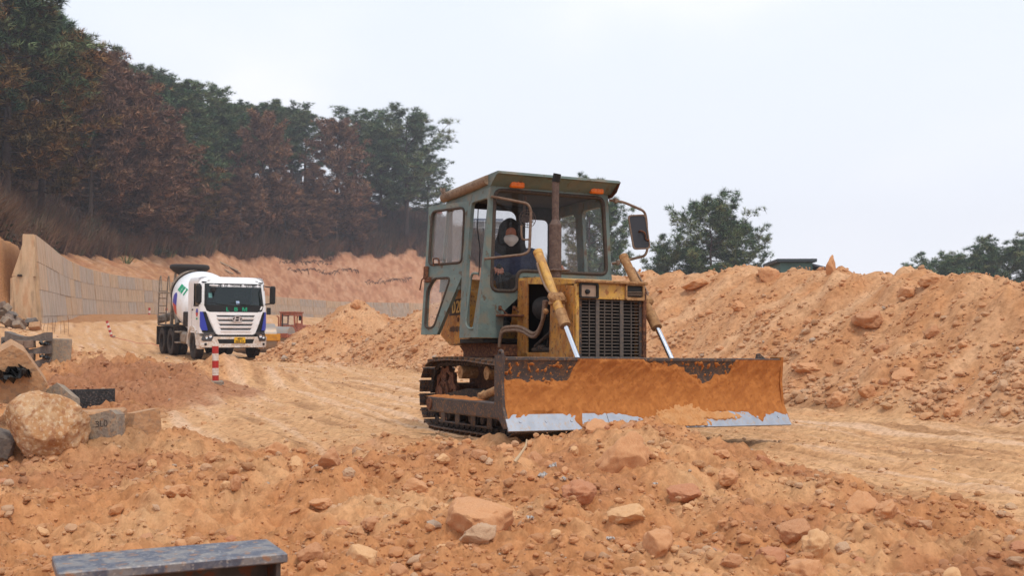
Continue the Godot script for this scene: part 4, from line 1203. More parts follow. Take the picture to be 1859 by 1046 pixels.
# a person sitting at levers; x to the person's left, z forward, hips at the origin
func build_driver(label: String, at: Vector3, rot: Vector3) -> Node3D:
	var p := thing("person", label, "person", at, rot)
	var head := [[-0.05, 0.34, 0.06, -0.065, 0.43, 0.09, 0.052, 0.055], [-0.068, 0.48, 0.11, -0.07, 0.57, 0.10, 0.072, 0.088], [-0.068, 0.455, 0.165, -0.068, 0.48, 0.15, 0.035, 0.05], [-0.068, 0.525, 0.19, -0.068, 0.498, 0.205, 0.010, 0.014],
		[-0.155, 0.53, 0.10, -0.155, 0.505, 0.105, 0.016, 0.012], [0.018, 0.53, 0.10, 0.018, 0.505, 0.105, 0.016, 0.012]]
	var m := MB.new()
	body_mesh(m, head, 0.008, 0.03, [[-0.098, 0.535, 0.212, 0.017], [-0.038, 0.535, 0.212, 0.017]])
	var wl := Vector3(-0.235, 0.17, 0.37)
	var wr := Vector3(0.36, 0.20, 0.32)
	body_mesh(m, hand_bones(wl, Vector3(0.22, 0.12, 0.96).normalized(), Vector3(0.05, -1, 0.15).normalized(), -1.0), 0.0045, 0.006)
	body_mesh(m, hand_bones(wr, Vector3(0.05, 0.2, 0.97).normalized(), Vector3(0, -1, 0.2).normalized(), 1.0), 0.0045, 0.006)
	# arms, trunk and legs under the clothes
	body_mesh(m, [[0, 0.02, 0, -0.02, 0.30, 0.02, 0.10, 0.11], [-0.02, 0.30, 0.03, -0.05, 0.40, 0.07, 0.06, 0.05], [-0.18, 0.33, 0.03, -0.27, 0.12, 0.16, 0.045, 0.036], [-0.27, 0.12, 0.16, wl.x, wl.y, wl.z, 0.036, 0.024], [0.15, 0.33, 0.03, 0.29, 0.14, 0.13, 0.045, 0.036], [0.29, 0.14, 0.13, wr.x, wr.y, wr.z, 0.036, 0.024]], 0.02, 0.03)
	part(p, "body", m, M.skin)
	var j := MB.new()
	body_mesh(j, [[-0.06, 0.04, 0.0, 0.06, 0.04, 0.0, 0.145, 0.145], [-0.07, 0.22, 0.01, 0.04, 0.22, 0.01, 0.145, 0.145], [-0.16, 0.345, 0.02, 0.13, 0.345, 0.02, 0.075, 0.075], [-0.02, 0.33, 0.03, -0.05, 0.40, 0.06, 0.10, 0.085],
		[-0.19, 0.33, 0.03, -0.275, 0.115, 0.155, 0.078, 0.066], [-0.275, 0.115, 0.155, -0.238, 0.165, 0.35, 0.066, 0.048], [0.16, 0.33, 0.03, 0.295, 0.135, 0.125, 0.078, 0.066], [0.295, 0.135, 0.125, 0.357, 0.197, 0.30, 0.066, 0.048],
		[-0.03, 0.26, 0.12, -0.02, 0.08, 0.12, 0.05, 0.06]], 0.014, 0.045)
	part(p, "jacket", j, M.cloth)
	var h := MB.new()
	body_mesh(h, [[-0.06, 0.40, 0.05, -0.07, 0.46, 0.07, 0.11, 0.12], [-0.07, 0.48, 0.075, -0.07, 0.585, 0.08, 0.122, 0.112], [-0.07, 0.62, 0.05, -0.07, 0.66, 0.075, 0.07, 0.035], [-0.15, 0.42, 0.08, 0.01, 0.42, 0.08, 0.075, 0.075]], 0.009, 0.05, [[-0.068, 0.50, 0.245, 0.098], [-0.068, 0.535, 0.235, 0.085]])
	part(p, "hood", h, M.hoodcloth)
	var k := MB.new()
	body_mesh(k, [[-0.10, 0.487, 0.155, -0.036, 0.487, 0.155, 0.045, 0.045], [-0.068, 0.445, 0.17, -0.068, 0.505, 0.185, 0.034, 0.030], [-0.068, 0.475, 0.20, -0.068, 0.49, 0.205, 0.024, 0.020]], 0.006, 0.03)
	part(p, "face_mask", k, M.mask)
	var t := MB.new()
	body_mesh(t, [[-0.09, 0.01, 0.0, 0.09, 0.01, 0.0, 0.14, 0.14], [-0.10, 0.0, 0.02, -0.14, 0.06, 0.40, 0.10, 0.085], [-0.14, 0.06, 0.40, -0.15, -0.30, 0.50, 0.082, 0.062], [0.10, 0.0, 0.02, 0.14, 0.06, 0.40, 0.10, 0.085], [0.14, 0.06, 0.40, 0.15, -0.30, 0.50, 0.082, 0.062]], 0.018, 0.04)
	part(p, "trousers", t, M.hoodcloth)
	var s := MB.new()
	body_mesh(s, [[-0.15, -0.34, 0.48, -0.15, -0.37, 0.64, 0.05, 0.042], [0.15, -0.34, 0.48, 0.15, -0.37, 0.64, 0.05, 0.042]], 0.014, 0.03)
	part(p, "shoes", s, M.black)
	return p

# ---------------------------------------------------------------- concrete mixer lorry (z forward, x to its left)
func cab_front_z(x: float, y: float) -> float:
	var zf: float
	if y < 1.0: zf = -0.02
	elif y < 1.9: zf = lerp(-0.02, -0.06, (y - 1.0) / 0.9)
	elif y < 2.72: zf = lerp(-0.06, -0.30, (y - 1.9) / 0.82)
	else: zf = lerp(-0.30, -0.48, (y - 2.72) / 0.25)
	var a: float = abs(x) / 1.2
	return zf - 0.10 * a * a - 0.22 * pow(a, 7.0)
func cab_patch(m: MB, rows: Array, off: float, thick := 0.02, cols := 14) -> MB:
	# rows: [y, x0, x1]
	var P: Array = []
	for r in rows:
		var line: Array = []
		for i in cols + 1:
			var x: float = lerp(float(r[1]), float(r[2]), float(i) / cols)
			line.append(Vector3(x, r[0], cab_front_z(x, r[0]) + off))
		P.append(line)
	var k := Vector3(0, 0, -thick)
	for j in rows.size() - 1:
		for i in cols:
			var a: Vector3 = P[j][i]; var b: Vector3 = P[j][i + 1]; var c: Vector3 = P[j + 1][i + 1]; var d: Vector3 = P[j + 1][i]
			m.quad(a, b, c, d)
		m.quad(P[j][0] + k, P[j][0], P[j + 1][0], P[j + 1][0] + k)
		m.quad(P[j][cols], P[j][cols] + k, P[j + 1][cols] + k, P[j + 1][cols])
	for i in cols:
		m.quad(P[0][i] + k, P[0][i + 1] + k, P[0][i + 1], P[0][i])
		var e := rows.size() - 1
		m.quad(P[e][i], P[e][i + 1], P[e][i + 1] + k, P[e][i] + k)
	return m
func mirrored(rows: Array) -> Array:
	var o: Array = []
	for r in rows: o.append([r[0], -r[2], -r[1]])
	return o
func tyre_mesh(r: float, w: float, lugs := 40) -> MB:
	var m := MB.new()
	var T := Transform3D(Basis(Vector3(0, -1, 0), Vector3(1, 0, 0), Vector3(0, 0, 1)), Vector3.ZERO)
	m.lathe([Vector2(r * 0.56, -w * 0.38), Vector2(r * 0.62, -w * 0.48), Vector2(r * 0.82, -w * 0.5), Vector2(r * 0.95, -w * 0.46), Vector2(r * 0.985, -w * 0.38), Vector2(r * 0.985, w * 0.38), Vector2(r * 0.95, w * 0.46), Vector2(r * 0.82, w * 0.5), Vector2(r * 0.62, w * 0.48), Vector2(r * 0.56, w * 0.38)], T, 36)
	for i in lugs:
		var a := TAU * i / lugs
		for s in [-1, 1]: m.box(Vector3(s * w * 0.24, r * 0.985 * sin(a + 0.04 * s), r * 0.985 * cos(a + 0.04 * s)), Vector3(w * 0.40, r * 0.05, r * 0.085), 0.004, Basis(Vector3.RIGHT, -a + PI / 2))
	return m
func rim_mesh(r: float, w: float, dish: float) -> MB:
	var m := MB.new()
	var T := Transform3D(Basis(Vector3(0, -1, 0), Vector3(1, 0, 0), Vector3(0, 0, 1)), Vector3.ZERO)
	m.lathe([Vector2(r * 0.56, w * 0.42), Vector2(r * 0.53, w * 0.44), Vector2(r * 0.50, w * (0.36 - dish)), Vector2(r * 0.30, w * (0.30 - dish)), Vector2(r * 0.28, w * (0.45 - dish)), Vector2(r * 0.14, w * (0.50 - dish)), Vector2(0, w * (0.50 - dish))], T, 28)
	m.lathe([Vector2(0, -w * 0.4), Vector2(r * 0.56, -w * 0.4)], T, 28)
	for i in 10:
		var a := TAU * i / 10.0
		m.tube(Vector3(w * (0.30 - dish), r * 0.38 * sin(a), r * 0.38 * cos(a)), Vector3(w * (0.36 - dish), r * 0.38 * sin(a), r * 0.38 * cos(a)), 0.022, 0.018, 6)
	return m
var wheel_meshes := {}
func wheel(parent: Node, at: Vector3, r: float, w: float, dish: float, outward: float, tm: Material, rm: Material) -> void:
	var key := [r, w, dish]
	if not wheel_meshes.has(key): wheel_meshes[key] = [tyre_mesh(r, w).mesh(), rim_mesh(r, w, dish).mesh()]
	var n := node(parent, "wheel", at, Vector3(0, 0 if outward > 0 else PI, 0))
	part(n, "tyre", wheel_meshes[key][0], tm)
	part(n, "rim", wheel_meshes[key][1], rm)
func build_truck() -> void:
	var white := stained(Color(0.95, 0.95, 0.955), [[4.0, 0.66, 0.3, Color(0.90, 0.885, 0.87), 0.5], [9.0, 0.74, 0.2, Color(0.84, 0.78, 0.71), 0.35]], 0.5, 0.35, 0.0, 41, 256, 0.015)
	white.clearcoat_enabled = true
	var dirty := stained(Color(0.62, 0.57, 0.52), [[5.0, 0.5, 0.4, Color(0.52, 0.45, 0.38), 0.8], [12.0, 0.66, 0.15, Color(0.40, 0.30, 0.22), 0.7]], 0.9, 0.7, 0.1, 42, 256, 0.06)
	var under := stained(Color(0.13, 0.11, 0.10), [[5.0, 0.5, 0.3, Color(0.27, 0.20, 0.15), 0.8]], 1.2, 0.85, 0.0, 43, 256, 0.08)
	var tyrem := stained(Color(0.16, 0.145, 0.135), [[5.0, 0.5, 0.3, Color(0.30, 0.235, 0.19), 0.7]], 1.6, 0.9, 0.0, 44, 256, 0.08)
	var green := flat(Color(0.05, 0.62, 0.45), 0.5)
	var blue := flat(Color(0.16, 0.22, 0.66), 0.35)
	var red := flat(Color(0.78, 0.25, 0.20), 0.5)
	var t := thing("mixer_truck", "white concrete mixer truck facing the camera on the earth road", "truck", Vector3(-9.858, 0.05, -39.366), Vector3(0.0291, deg_to_rad(30.17), 0.0007))
	# cab: rings of one outline at growing heights, with openings for the glass
	var rings: Array = []
	var N := 40
	for y in [0.95, 1.2, 1.5, 1.8, 1.95, 2.1, 2.3, 2.5, 2.72, 2.80, 2.88, 2.94, 2.97]:
		var ring: Array = []
		var w := 1.2
		var inset := 0.0
		if y > 2.72: inset = 0.10 * pow((y - 2.72) / 0.25, 2.0) + (0.1 if y > 2.96 else 0.0)
		w -= inset
		ring.append(Vector3(-w, y, -2.0 + inset))
		ring.append(Vector3(-w, y, -1.15)); ring.append(Vector3(-w, y, -0.62))
		for i in N + 1:
			var u := -1.0 + 2.0 * i / N
			ring.append(Vector3(u * w, y, cab_front_z(u * 1.2, y) - inset * 0.6))
		ring.append(Vector3(w, y, -0.62)); ring.append(Vector3(w, y, -1.15)); ring.append(Vector3(w, y, -2.0 + inset))
		rings.append(ring)
	var shell := MB.new()
	var m: int = rings[0].size()
	for i in rings.size() - 1:
		for k in m:
			var k1 := (k + 1) % m
			var a: Vector3 = rings[i][k]; var b: Vector3 = rings[i][k1]; var c: Vector3 = rings[i + 1][k1]; var d: Vector3 = rings[i + 1][k]
			var q := (a + b + c + d) / 4.0
			if q.y > 1.95 and q.y < 2.72:
				if abs(q.x) < 1.03 and q.z > -1.0: continue                 # windscreen
				if abs(q.x) > 1.15 and q.z > -1.1 and q.z < -0.5: continue     # door windows
			shell.quad(a, b, c, d)
	var top := Vector3(0, 2.985, -1.2)
	for k in m: shell.tri(top, rings[-1][k], rings[-1][(k + 1) % m])
	var cab := part(t, "cab", shell, white)
	var inner := MB.new()
	inner.box(Vector3(0, 1.90, -1.93), Vector3(2.3, 2.0, 0.05), 0.0).box(Vector3(0, 1.35, -1.1), Vector3(2.3, 0.05, 1.6), 0.0).box(Vector3(0, 2.78, -1.15), Vector3(2.2, 0.04, 1.4), 0.0)
	part(cab, "cab_lining", inner, M.black)
	part(cab, "dashboard", MB.new().box(Vector3(0, 1.86, -0.52), Vector3(2.1, 0.24, 0.5), 0.05), flat(Color(0.07, 0.22, 0.15), 0.6))
	for x in [-0.6, 0.6]: part(cab, "cab_seat", MB.new().box(Vector3(x, 2.05, -1.5), Vector3(0.5, 0.75, 0.18), 0.07).box(Vector3(x, 1.68, -1.25), Vector3(0.52, 0.16, 0.5), 0.05), M.dark)
	var ws := MB.new()
	cab_patch(ws, [[1.95, -1.03, 1.03], [2.2, -1.02, 1.02], [2.45, -1.005, 1.005], [2.72, -0.99, 0.99]], 0.004, 0.006)
	part(cab, "windscreen", ws, glass_mat(Color(0.10, 0.16, 0.16), 0.52, 0.02))
	for s in [-1.0, 1.0]:
		part(cab, "door_window", MB.new().box(Vector3(1.185 * s, 2.335, -0.86), Vector3(0.008, 0.77, 0.55), 0.0), glass_mat(Color(0.08, 0.09, 0.09), 0.7, 0.02))
		part(cab, "door_trim", MB.new().box(Vector3(1.205 * s, 1.925, -0.86), Vector3(0.012, 0.05, 0.7), 0.003).box(Vector3(1.205 * s, 2.33, -1.16), Vector3(0.012, 0.8, 0.05), 0.003), M.black)
	var gl := MB.new()
	cab_patch(gl, [[2.68, -1.02, 1.02], [2.74, -1.0, 1.0]], 0.010, 0.02)
	cab_patch(gl, [[1.66, -0.80, 0.80], [1.76, -1.0, 1.0], [1.965, -1.08, 1.08]], 0.012, 0.02)
	cab_patch(gl, [[1.94, -1.07, -0.985], [2.74, -1.02, -0.955]], 0.009, 0.02, 3)
	cab_patch(gl, [[1.94, 0.985, 1.07], [2.74, 0.955, 1.02]], 0.009, 0.02, 3)
	part(cab, "windscreen_surround", gl, M.black)
	# company lettering
	var words := [["CÔNG TY", -0.64], ["CỔ PHẦN", -0.29], ["KHOÁNG SẢN", 0.13], ["& VLXD", 0.50], ["LÂM ĐỒNG", 0.80]]
	for wd in words:
		var x: float = wd[1]
		lettering(cab, "screen_lettering", wd[0], 0.078, M.white, Vector3(x, 2.645, cab_front_z(x, 2.645) + 0.02), Vector3(-0.28, -x * 0.1, 0), 0.006, true, 0.80)
	for L in [["L", -0.30], ["B", 0.0], ["M", 0.32]]: lettering(cab, "brand_lettering", L[0], 0.135, green, Vector3(L[1], 1.815, cab_front_z(L[1], 1.815) + 0.022), Vector3(-0.1, 0, 0), 0.012, true, 1.25)
	part(cab, "screen_sticker", MB.new().box(Vector3(0.08, 2.05, cab_front_z(0.08, 2.05) + 0.01), Vector3(0.12, 0.12, 0.006), 0.001, Basis(Vector3.RIGHT, -0.28)), flat(Color(0.66, 0.74, 0.86), 0.5))
	part(cab, "screen_sticker", MB.new().box(Vector3(-0.86, 2.30, cab_front_z(-0.86, 2.30) + 0.01), Vector3(0.13, 0.17, 0.006), 0.001, Basis(Vector3.RIGHT, -0.28)), flat(Color(0.45, 0.68, 0.66), 0.5))
	for x in [-0.55, 0.25]: part(cab, "wiper", MB.new().pipe([Vector3(x + 0.35, 1.955, cab_front_z(x, 1.955) + 0.02), Vector3(x, 2.0, cab_front_z(x, 2.0) + 0.035), Vector3(x - 0.40, 2.06, cab_front_z(x - 0.4, 2.06) + 0.03)], 0.011, 6), M.black)
	# grille shield with four slots and the badge
	var gp := MB.new()
	cab_patch(gp, [[0.91, -0.62, 0.62], [0.95, -0.71, 0.71], [1.3, -0.84, 0.84], [1.62, -0.97, 0.97], [1.71, -1.03, 1.03]], 0.045, 0.06, 18)
	var grille := part(t, "grille", gp, white)
	for k in 4:
		var y := 1.57 - 0.155 * k
		var hw := 0.70 - 0.045 * k
		var sl := MB.new()
		cab_patch(sl, [[y - 0.028, -hw + 0.05, hw - 0.05], [y + 0.03, -hw, hw]], 0.049, 0.01, 14)
		part(grille, "grille_slot", sl, M.black)
		var lp := MB.new()
		cab_patch(lp, [[y - 0.075, -hw + 0.03, hw - 0.03], [y - 0.035, -hw + 0.02, hw - 0.02]], 0.075, 0.04, 14)
		part(grille, "grille_bar", lp, white)
	var bd := node(grille, "badge")
	var eo := PackedVector2Array(); var ei := PackedVector2Array()
	for i in 32:
		eo.append(Vector2(0.185 * cos(TAU * i / 32), 0.105 * sin(TAU * i / 32)))
		ei.append(Vector2(0.160 * cos(TAU * i / 32), 0.082 * sin(TAU * i / 32)))
	var bT := Transform3D(Basis.IDENTITY, Vector3(0.02, 1.475, 0.085))
	var silver := flat(Color(0.9, 0.9, 0.91), 0.25, 0.6)
	var bm := MB.new().plate(eo, ei, 0.03, bT)
	bm.prism(poly([-0.115, -0.062, -0.075, -0.066, -0.045, 0.075, -0.088, 0.072]), 0.024, bT).prism(poly([0.075, 0.066, 0.115, 0.062, 0.088, -0.072, 0.045, -0.075]), 0.024, bT).prism(poly([-0.075, -0.02, 0.065, 0.0, 0.075, 0.025, -0.06, 0.008]), 0.022, bT)
	part(bd, "badge_ring", bm, silver)
	part(bd, "badge_ground", MB.new().prism(ei, 0.012, bT), M.black)
	# dark wing panels with blue deflectors beside the grille
	for s in [-1, 1]:
		var rows := [[0.98, 0.74, 1.12], [1.3, 0.88, 1.19], [1.72, 1.03, 1.19]]
		var bl := [[1.06, 0.97, 1.15], [1.20, 1.00, 1.195], [1.72, 1.12, 1.195]]
		var d1 := MB.new(); var d2 := MB.new()
		cab_patch(d1, rows if s > 0 else mirrored(rows), 0.02, 0.03, 6)
		cab_patch(d2, bl if s > 0 else mirrored(bl), 0.05, 0.05, 6)
		part(t, "corner_panel", d1, M.black)
		part(t, "air_deflector", d2, blue)
	var lip := MB.new()
	cab_patch(lip, [[0.82, -0.72, 0.72], [0.92, -0.78, 0.78]], 0.03, 0.05, 14)
	part(t, "grille_lip", lip, M.black)
	# bumper, lamps, plate
	var bp := MB.new()
	cab_patch(bp, [[0.46, -1.15, 1.15], [0.50, -1.19, 1.19], [0.70, -1.2, 1.2], [0.80, -1.2, 1.2], [0.84, -1.195, 1.195]], 0.10, 0.5, 28)
	var dusty := stained(Color(0.88, 0.86, 0.84), [[4.0, 0.52, 0.35, Color(0.80, 0.72, 0.64), 0.7], [10.0, 0.62, 0.2, Color(0.74, 0.60, 0.48), 0.6], [22.0, 0.72, 0.1, Color(0.62, 0.46, 0.34), 0.6]], 0.8, 0.6, 0.0, 45, 256, 0.03)
	var bump := part(t, "bumper", bp, dusty)
	var bi := MB.new()
	cab_patch(bi, [[0.60, -0.60, 0.60], [0.75, -0.66, 0.66]], 0.106, 0.02, 14)
	part(bump, "bumper_intake", bi, M.black)
	for s in [-1, 1]:
		var rows := [[0.68, 0.86, 1.13], [0.74, 0.84, 1.17], [0.97, 0.74, 1.10], [1.0, 0.72, 0.98]]
		var hl := MB.new()
		cab_patch(hl, rows if s > 0 else mirrored(rows), 0.112, 0.05, 6)
		var hp := part(t, "headlight", hl, flat(Color(0.30, 0.30, 0.31), 0.15, 0.3))
		for c in [[0.90, 0.86, 0.055], [1.02, 0.82, 0.05]]:
			part(hp, "lamp_reflector", MB.new().lathe([Vector2(c[2], 0), Vector2(c[2], 0.02), Vector2(c[2] * 0.7, 0.012), Vector2(0, 0.0)], Transform3D(Basis(Vector3(1, 0, 0), Vector3(0, 0, 1), Vector3(0, -1, 0)), Vector3(c[0] * s, c[1], cab_front_z(c[0], c[1]) + 0.115)), 14), silver)
		part(t, "fog_lamp", MB.new().tube(Vector3(1.04 * s, 0.57, cab_front_z(1.04, 0.57) + 0.06), Vector3(1.04 * s, 0.57, cab_front_z(1.04, 0.57) + 0.125), 0.045, 0.045, 12), M.black)
	var pl := part(bump, "number_plate", MB.new().box(Vector3(0.12, 0.72, 0.115), Vector3(0.40, 0.20, 0.015), 0.004), flat(Color(0.90, 0.70, 0.12), 0.5))
	lettering(pl, "plate_lettering", "49H", 0.075, M.black, Vector3(0.12, 0.765, 0.125), Vector3.ZERO, 0.004, true)
	lettering(pl, "plate_lettering", "005.51", 0.075, M.black, Vector3(0.12, 0.67, 0.125), Vector3.ZERO, 0.004, true)
	for x in [-0.85, 0.85]: part(cab, "marker_lamp", MB.new().box(Vector3(x, 2.83, -0.47), Vector3(0.12, 0.03, 0.03), 0.006), M.grime)
	# mirrors
	for s in [-1.0, 1.0]:
		var mr := node(t, "mirror")
		part(mr, "mirror_housing", MB.new().box(Vector3(1.33 * s, 2.34, -0.02), Vector3(0.20, 0.66, 0.16), 0.05), M.black)
		part(mr, "mirror_arm", MB.new().pipe([Vector3(1.16 * s, 2.66, -0.40), Vector3(1.33 * s, 2.62, -0.10)], 0.025, 6).pipe([Vector3(1.18 * s, 2.0, -0.40), Vector3(1.33 * s, 2.04, -0.10)], 0.025, 6), M.black)
	var km := node(t, "mirror")
	part(km, "mirror_housing", MB.new().box(Vector3(-0.83, 2.50, 0.02), Vector3(0.17, 0.17, 0.08), 0.03), M.black)
	part(km, "mirror_arm", MB.new().box(Vector3(-0.78, 2.66, -0.10), Vector3(0.30, 0.05, 0.16), 0.015, Basis(Vector3.UP, 0.4)), white)
	# near side of the cab: door seams, sticker, wheel arch, steps
	for s in [-1.0, 1.0]:
		part(cab, "door_seam", MB.new().box(Vector3(1.2 * s, 1.55, -1.45), Vector3(0.006, 1.1, 0.012), 0.0).box(Vector3(1.2 * s, 1.02, -1.05), Vector3(0.006, 0.012, 0.8), 0.0), M.grime)
		part(cab, "door_handle", MB.new().box(Vector3(1.212 * s, 1.78, -1.33), Vector3(0.025, 0.05, 0.16), 0.01), M.black)
		var arch := MB.new()
		var ao := PackedVector2Array(); var ai := PackedVector2Array()
		for i in 17:
			var a := PI * i / 16.0
			ao.append(Vector2(0.72 * cos(a), 0.68 * sin(a))); ai.append(Vector2(0.60 * cos(a), 0.58 * sin(a)))
		ai.reverse()
		ao.append_array(ai)
		arch.prism(ao, 0.30, Transform3D(Basis(Vector3(0, 0, 1), Vector3(0, 1, 0), Vector3(-1, 0, 0)), Vector3(1.08 * s + 0.15, 0.52, -1.32)))
		part(t, "wheel_arch", arch, dusty)
		part(t, "cab_skirt", MB.new().box(Vector3(1.08 * s, 0.66, -0.62), Vector3(0.22, 0.56, 0.36), 0.03).box(Vector3(1.08 * s, 0.72, -2.02), Vector3(0.20, 0.62, 0.14), 0.03), dusty)
	part(t, "door_logo", MB.new().prism(_disc(0.15, 0.0, PI), 0.006, Transform3D(Basis(Vector3(0, 0, 1), Vector3(0, 1, 0), Vector3(-1, 0, 0)), Vector3(-1.2, 1.68, -0.72))), blue)
	part(t, "door_logo", MB.new().prism(_disc(0.15, PI, TAU), 0.006, Transform3D(Basis(Vector3(0, 0, 1), Vector3(0, 1, 0), Vector3(-1, 0, 0)), Vector3(-1.2, 1.68, -0.72))), red)
	lettering(t, "door_lettering", "LBM", 0.07, green, Vector3(-1.206, 1.46, -0.72), Vector3(0, -PI / 2, 0), 0.006, true)
	# chassis
	var chs := MB.new()
	for x in [-0.43, 0.43]: chs.box(Vector3(x, 0.92, -4.3), Vector3(0.09, 0.28, 6.6), 0.01)
	for z in [-1.4, -3.0, -4.75, -6.2, -7.4]: chs.box(Vector3(0, 0.92, z), Vector3(0.86, 0.2, 0.12), 0.01)
	for z in [-1.32, -4.75, -6.2]: chs.tube(Vector3(-0.9, 0.52, z), Vector3(0.9, 0.52, z), 0.11, 0.11, 10)
	chs.box(Vector3(0, 0.50, -0.55), Vector3(1.5, 0.16, 0.5), 0.03)
	part(t, "chassis", chs, under)
	for s in [-1.0, 1.0]:
		wheel(t, Vector3(1.03 * s, 0.52, -1.32), 0.52, 0.31, 0.05, s, tyrem, under)
		for z in [-4.75, -6.2]:
			wheel(t, Vector3(1.06 * s, 0.52, z), 0.52, 0.28, 0.55, s, tyrem, under)
			wheel(t, Vector3(0.74 * s, 0.52, z), 0.52, 0.28, 0.55, s, tyrem, under)
		part(t, "mudguard", MB.new().box(Vector3(0.92 * s, 1.13, -5.5), Vector3(0.6, 0.06, 2.7), 0.02).box(Vector3(0.92 * s, 0.92, -4.12), Vector3(0.6, 0.5, 0.04), 0.01).box(Vector3(0.92 * s, 0.70, -6.95), Vector3(0.62, 0.75, 0.03), 0.01), under)
		part(t, "fuel_tank" if s < 0 else "air_tank", MB.new().box(Vector3(0.96 * s, 0.72, -2.75), Vector3(0.46, 0.44, 0.8), 0.08), dirty)
		part(t, "side_step", MB.new().box(Vector3(1.1 * s, 0.92, -3.55), Vector3(0.3, 0.05, 0.55), 0.01).box(Vector3(1.1 * s, 0.52, -3.55), Vector3(0.3, 0.05, 0.55), 0.01).box(Vector3(1.02 * s, 0.72, -3.8), Vector3(0.05, 0.5, 0.05), 0.01).box(Vector3(1.02 * s, 0.72, -3.3), Vector3(0.05, 0.5, 0.05), 0.01), dirty)
	var cool := node(t, "cooler")
	part(cool, "cooler_body", MB.new().box(Vector3(-0.85, 1.42, -2.6), Vector3(0.6, 0.55, 0.7), 0.02), under)
	for k in 6: part(cool, "cooler_fin", MB.new().box(Vector3(-1.155, 1.22 + 0.08 * k, -2.6), Vector3(0.02, 0.02, 0.66), 0.002), under)
	part(t, "front_pedestal", MB.new().box(Vector3(0, 1.35, -2.5), Vector3(1.1, 0.6, 0.35), 0.03).box(Vector3(0, 1.08, -4.5), Vector3(1.5, 0.07, 4.2), 0.01), dirty)
	# drum, leaning up towards the back
	var ax := Vector3(0, 0.228, -0.974).normalized()
	var dT := Transform3D(Basis(Vector3(1, 0, 0), ax, Vector3(1, 0, 0).cross(ax)), Vector3(0, 2.03, -4.24))
	var dr := node(t, "drum")
	part(dr, "drum_shell", MB.new().lathe([Vector2(0, -2.05), Vector2(0.30, -2.02), Vector2(0.52, -1.93), Vector2(0.80, -1.70), Vector2(1.0, -1.40), Vector2(1.12, -1.0), Vector2(1.16, -0.55), Vector2(1.165, 0.0), Vector2(1.15, 0.35), Vector2(1.10, 0.75), Vector2(1.0, 1.2), Vector2(0.86, 1.7), Vector2(0.72, 2.15), Vector2(0.62, 2.5), Vector2(0.55, 2.52), Vector2(0.5, 2.3)], dT, 48), white)
	part(dr, "drum_band", MB.new().lathe([Vector2(0.93, 1.50), Vector2(0.98, 1.50), Vector2(0.94, 1.62), Vector2(0.88, 1.62)], dT, 48), under)
	part(dr, "drum_band", MB.new().lathe([Vector2(0.80, 1.95), Vector2(0.90, 1.95), Vector2(0.88, 2.08), Vector2(0.76, 2.08)], dT, 48), dirty)
	var la := func(s: float, ang: float) -> Vector3: # point on the shell: s along the axis, ang from straight up towards the near side
		var r: float = 1.165 if s < 0.0 else 1.165 - 0.10 * s * s
		if s < -0.55: r = 1.16 - 0.22 * pow(-s - 0.55, 2.0)
		return dT * Vector3(-sin(ang) * (r + 0.006), s, cos(ang) * (r + 0.006))
	for half in 2:
		var lg := MB.new()
		for i in 10:
			for j in 12:
				var f0 := (float(i) / 10.0 - 0.5) * 2.0; var f1 := (float(i + 1) / 10.0 - 0.5) * 2.0
				var half_w := sqrt(max(0.0, 1.0 - f0 * f0)) * 0.26; var half_w1 := sqrt(max(0.0, 1.0 - f1 * f1)) * 0.26
				if (half == 0) != (j < 6): continue
				var q := func(f: float, hw: float, jj: int) -> Vector3:
					return la.call(0.05 + f * 0.34, 1.62 + hw / 1.16 * (jj / 6.0 - 1.0) * 1.7)
				lg.quad(q.call(f0, half_w, j), q.call(f1, half_w1, j), q.call(f1, half_w1, j + 1), q.call(f0, half_w, j + 1))
		part(dr, "drum_logo", lg, blue if half == 0 else red)
	var an := 1.02
	for L in [["L", -0.75], ["B", -0.45], ["M", -0.10]]:
		var s: float = L[1]
		var p: Vector3 = la.call(s, an)
		var nrm := (dT.basis * Vector3(-sin(an), 0, cos(an))).normalized()
		var o := lettering(dr, "drum_lettering", L[0], 0.28, green, p, Vector3.ZERO, 0.03, true)
		# the letters stand on their heads, reading towards the tail
		var xdir := dT.basis * Vector3(0, 1, 0)
		var ydir := nrm.cross(xdir)
		o.basis = Basis(xdir, ydir, nrm)
	# tail frame, hopper, chute and ladder
	var tf := MB.new()
	for x in [-0.62, 0.62]:
		tf.box(Vector3(x, 1.62, -6.35), Vector3(0.12, 1.3, 0.16), 0.01, Basis(Vector3.RIGHT, -0.45))
		tf.box(Vector3(x, 1.9, -6.95), Vector3(0.12, 1.9, 0.14), 0.01, Basis(Vector3.RIGHT, 0.12))
		tf.tube(Vector3(x * 0.95, 2.8, -6.85), Vector3(x * 0.9, 3.28, -6.75), 0.05, 0.05, 8)
		tf.tube(Vector3(x * 1.3, 1.2, -5.2), Vector3(x * 1.05, 2.1, -6.1), 0.07, 0.07, 8)
	tf.box(Vector3(0, 1.95, -6.9), Vector3(1.36, 0.14, 0.12), 0.01)
	part(t, "drum_stand", tf, dirty)
	var hp := MB.new()
	var hr: Array = []
	for q in [[3.10, 0.30, 0.34], [3.28, 0.62, 0.60], [3.44, 0.80, 0.72], [3.56, 0.78, 0.70], [3.60, 0.70, 0.64], [3.56, 0.66, 0.60], [3.40, 0.5, 0.5]]:
		var ring: Array = []
		for i in 28: ring.append(Vector3(q[1] * cos(TAU * i / 28), q[0], -6.75 - q[2] * sin(TAU * i / 28)))
		hr.append(ring)
	hp.loft(hr, true, true)
	part(t, "feed_hopper", hp, M.rubber)
	var cu := MB.new()
	cu.pipe(bend([Vector3(0, 2.35, -7.1), Vector3(-0.1, 1.75, -7.4), Vector3(-0.55, 1.45, -7.5), Vector3(-1.0, 1.33, -7.55)], 0.3, 6), 0.17, 14)
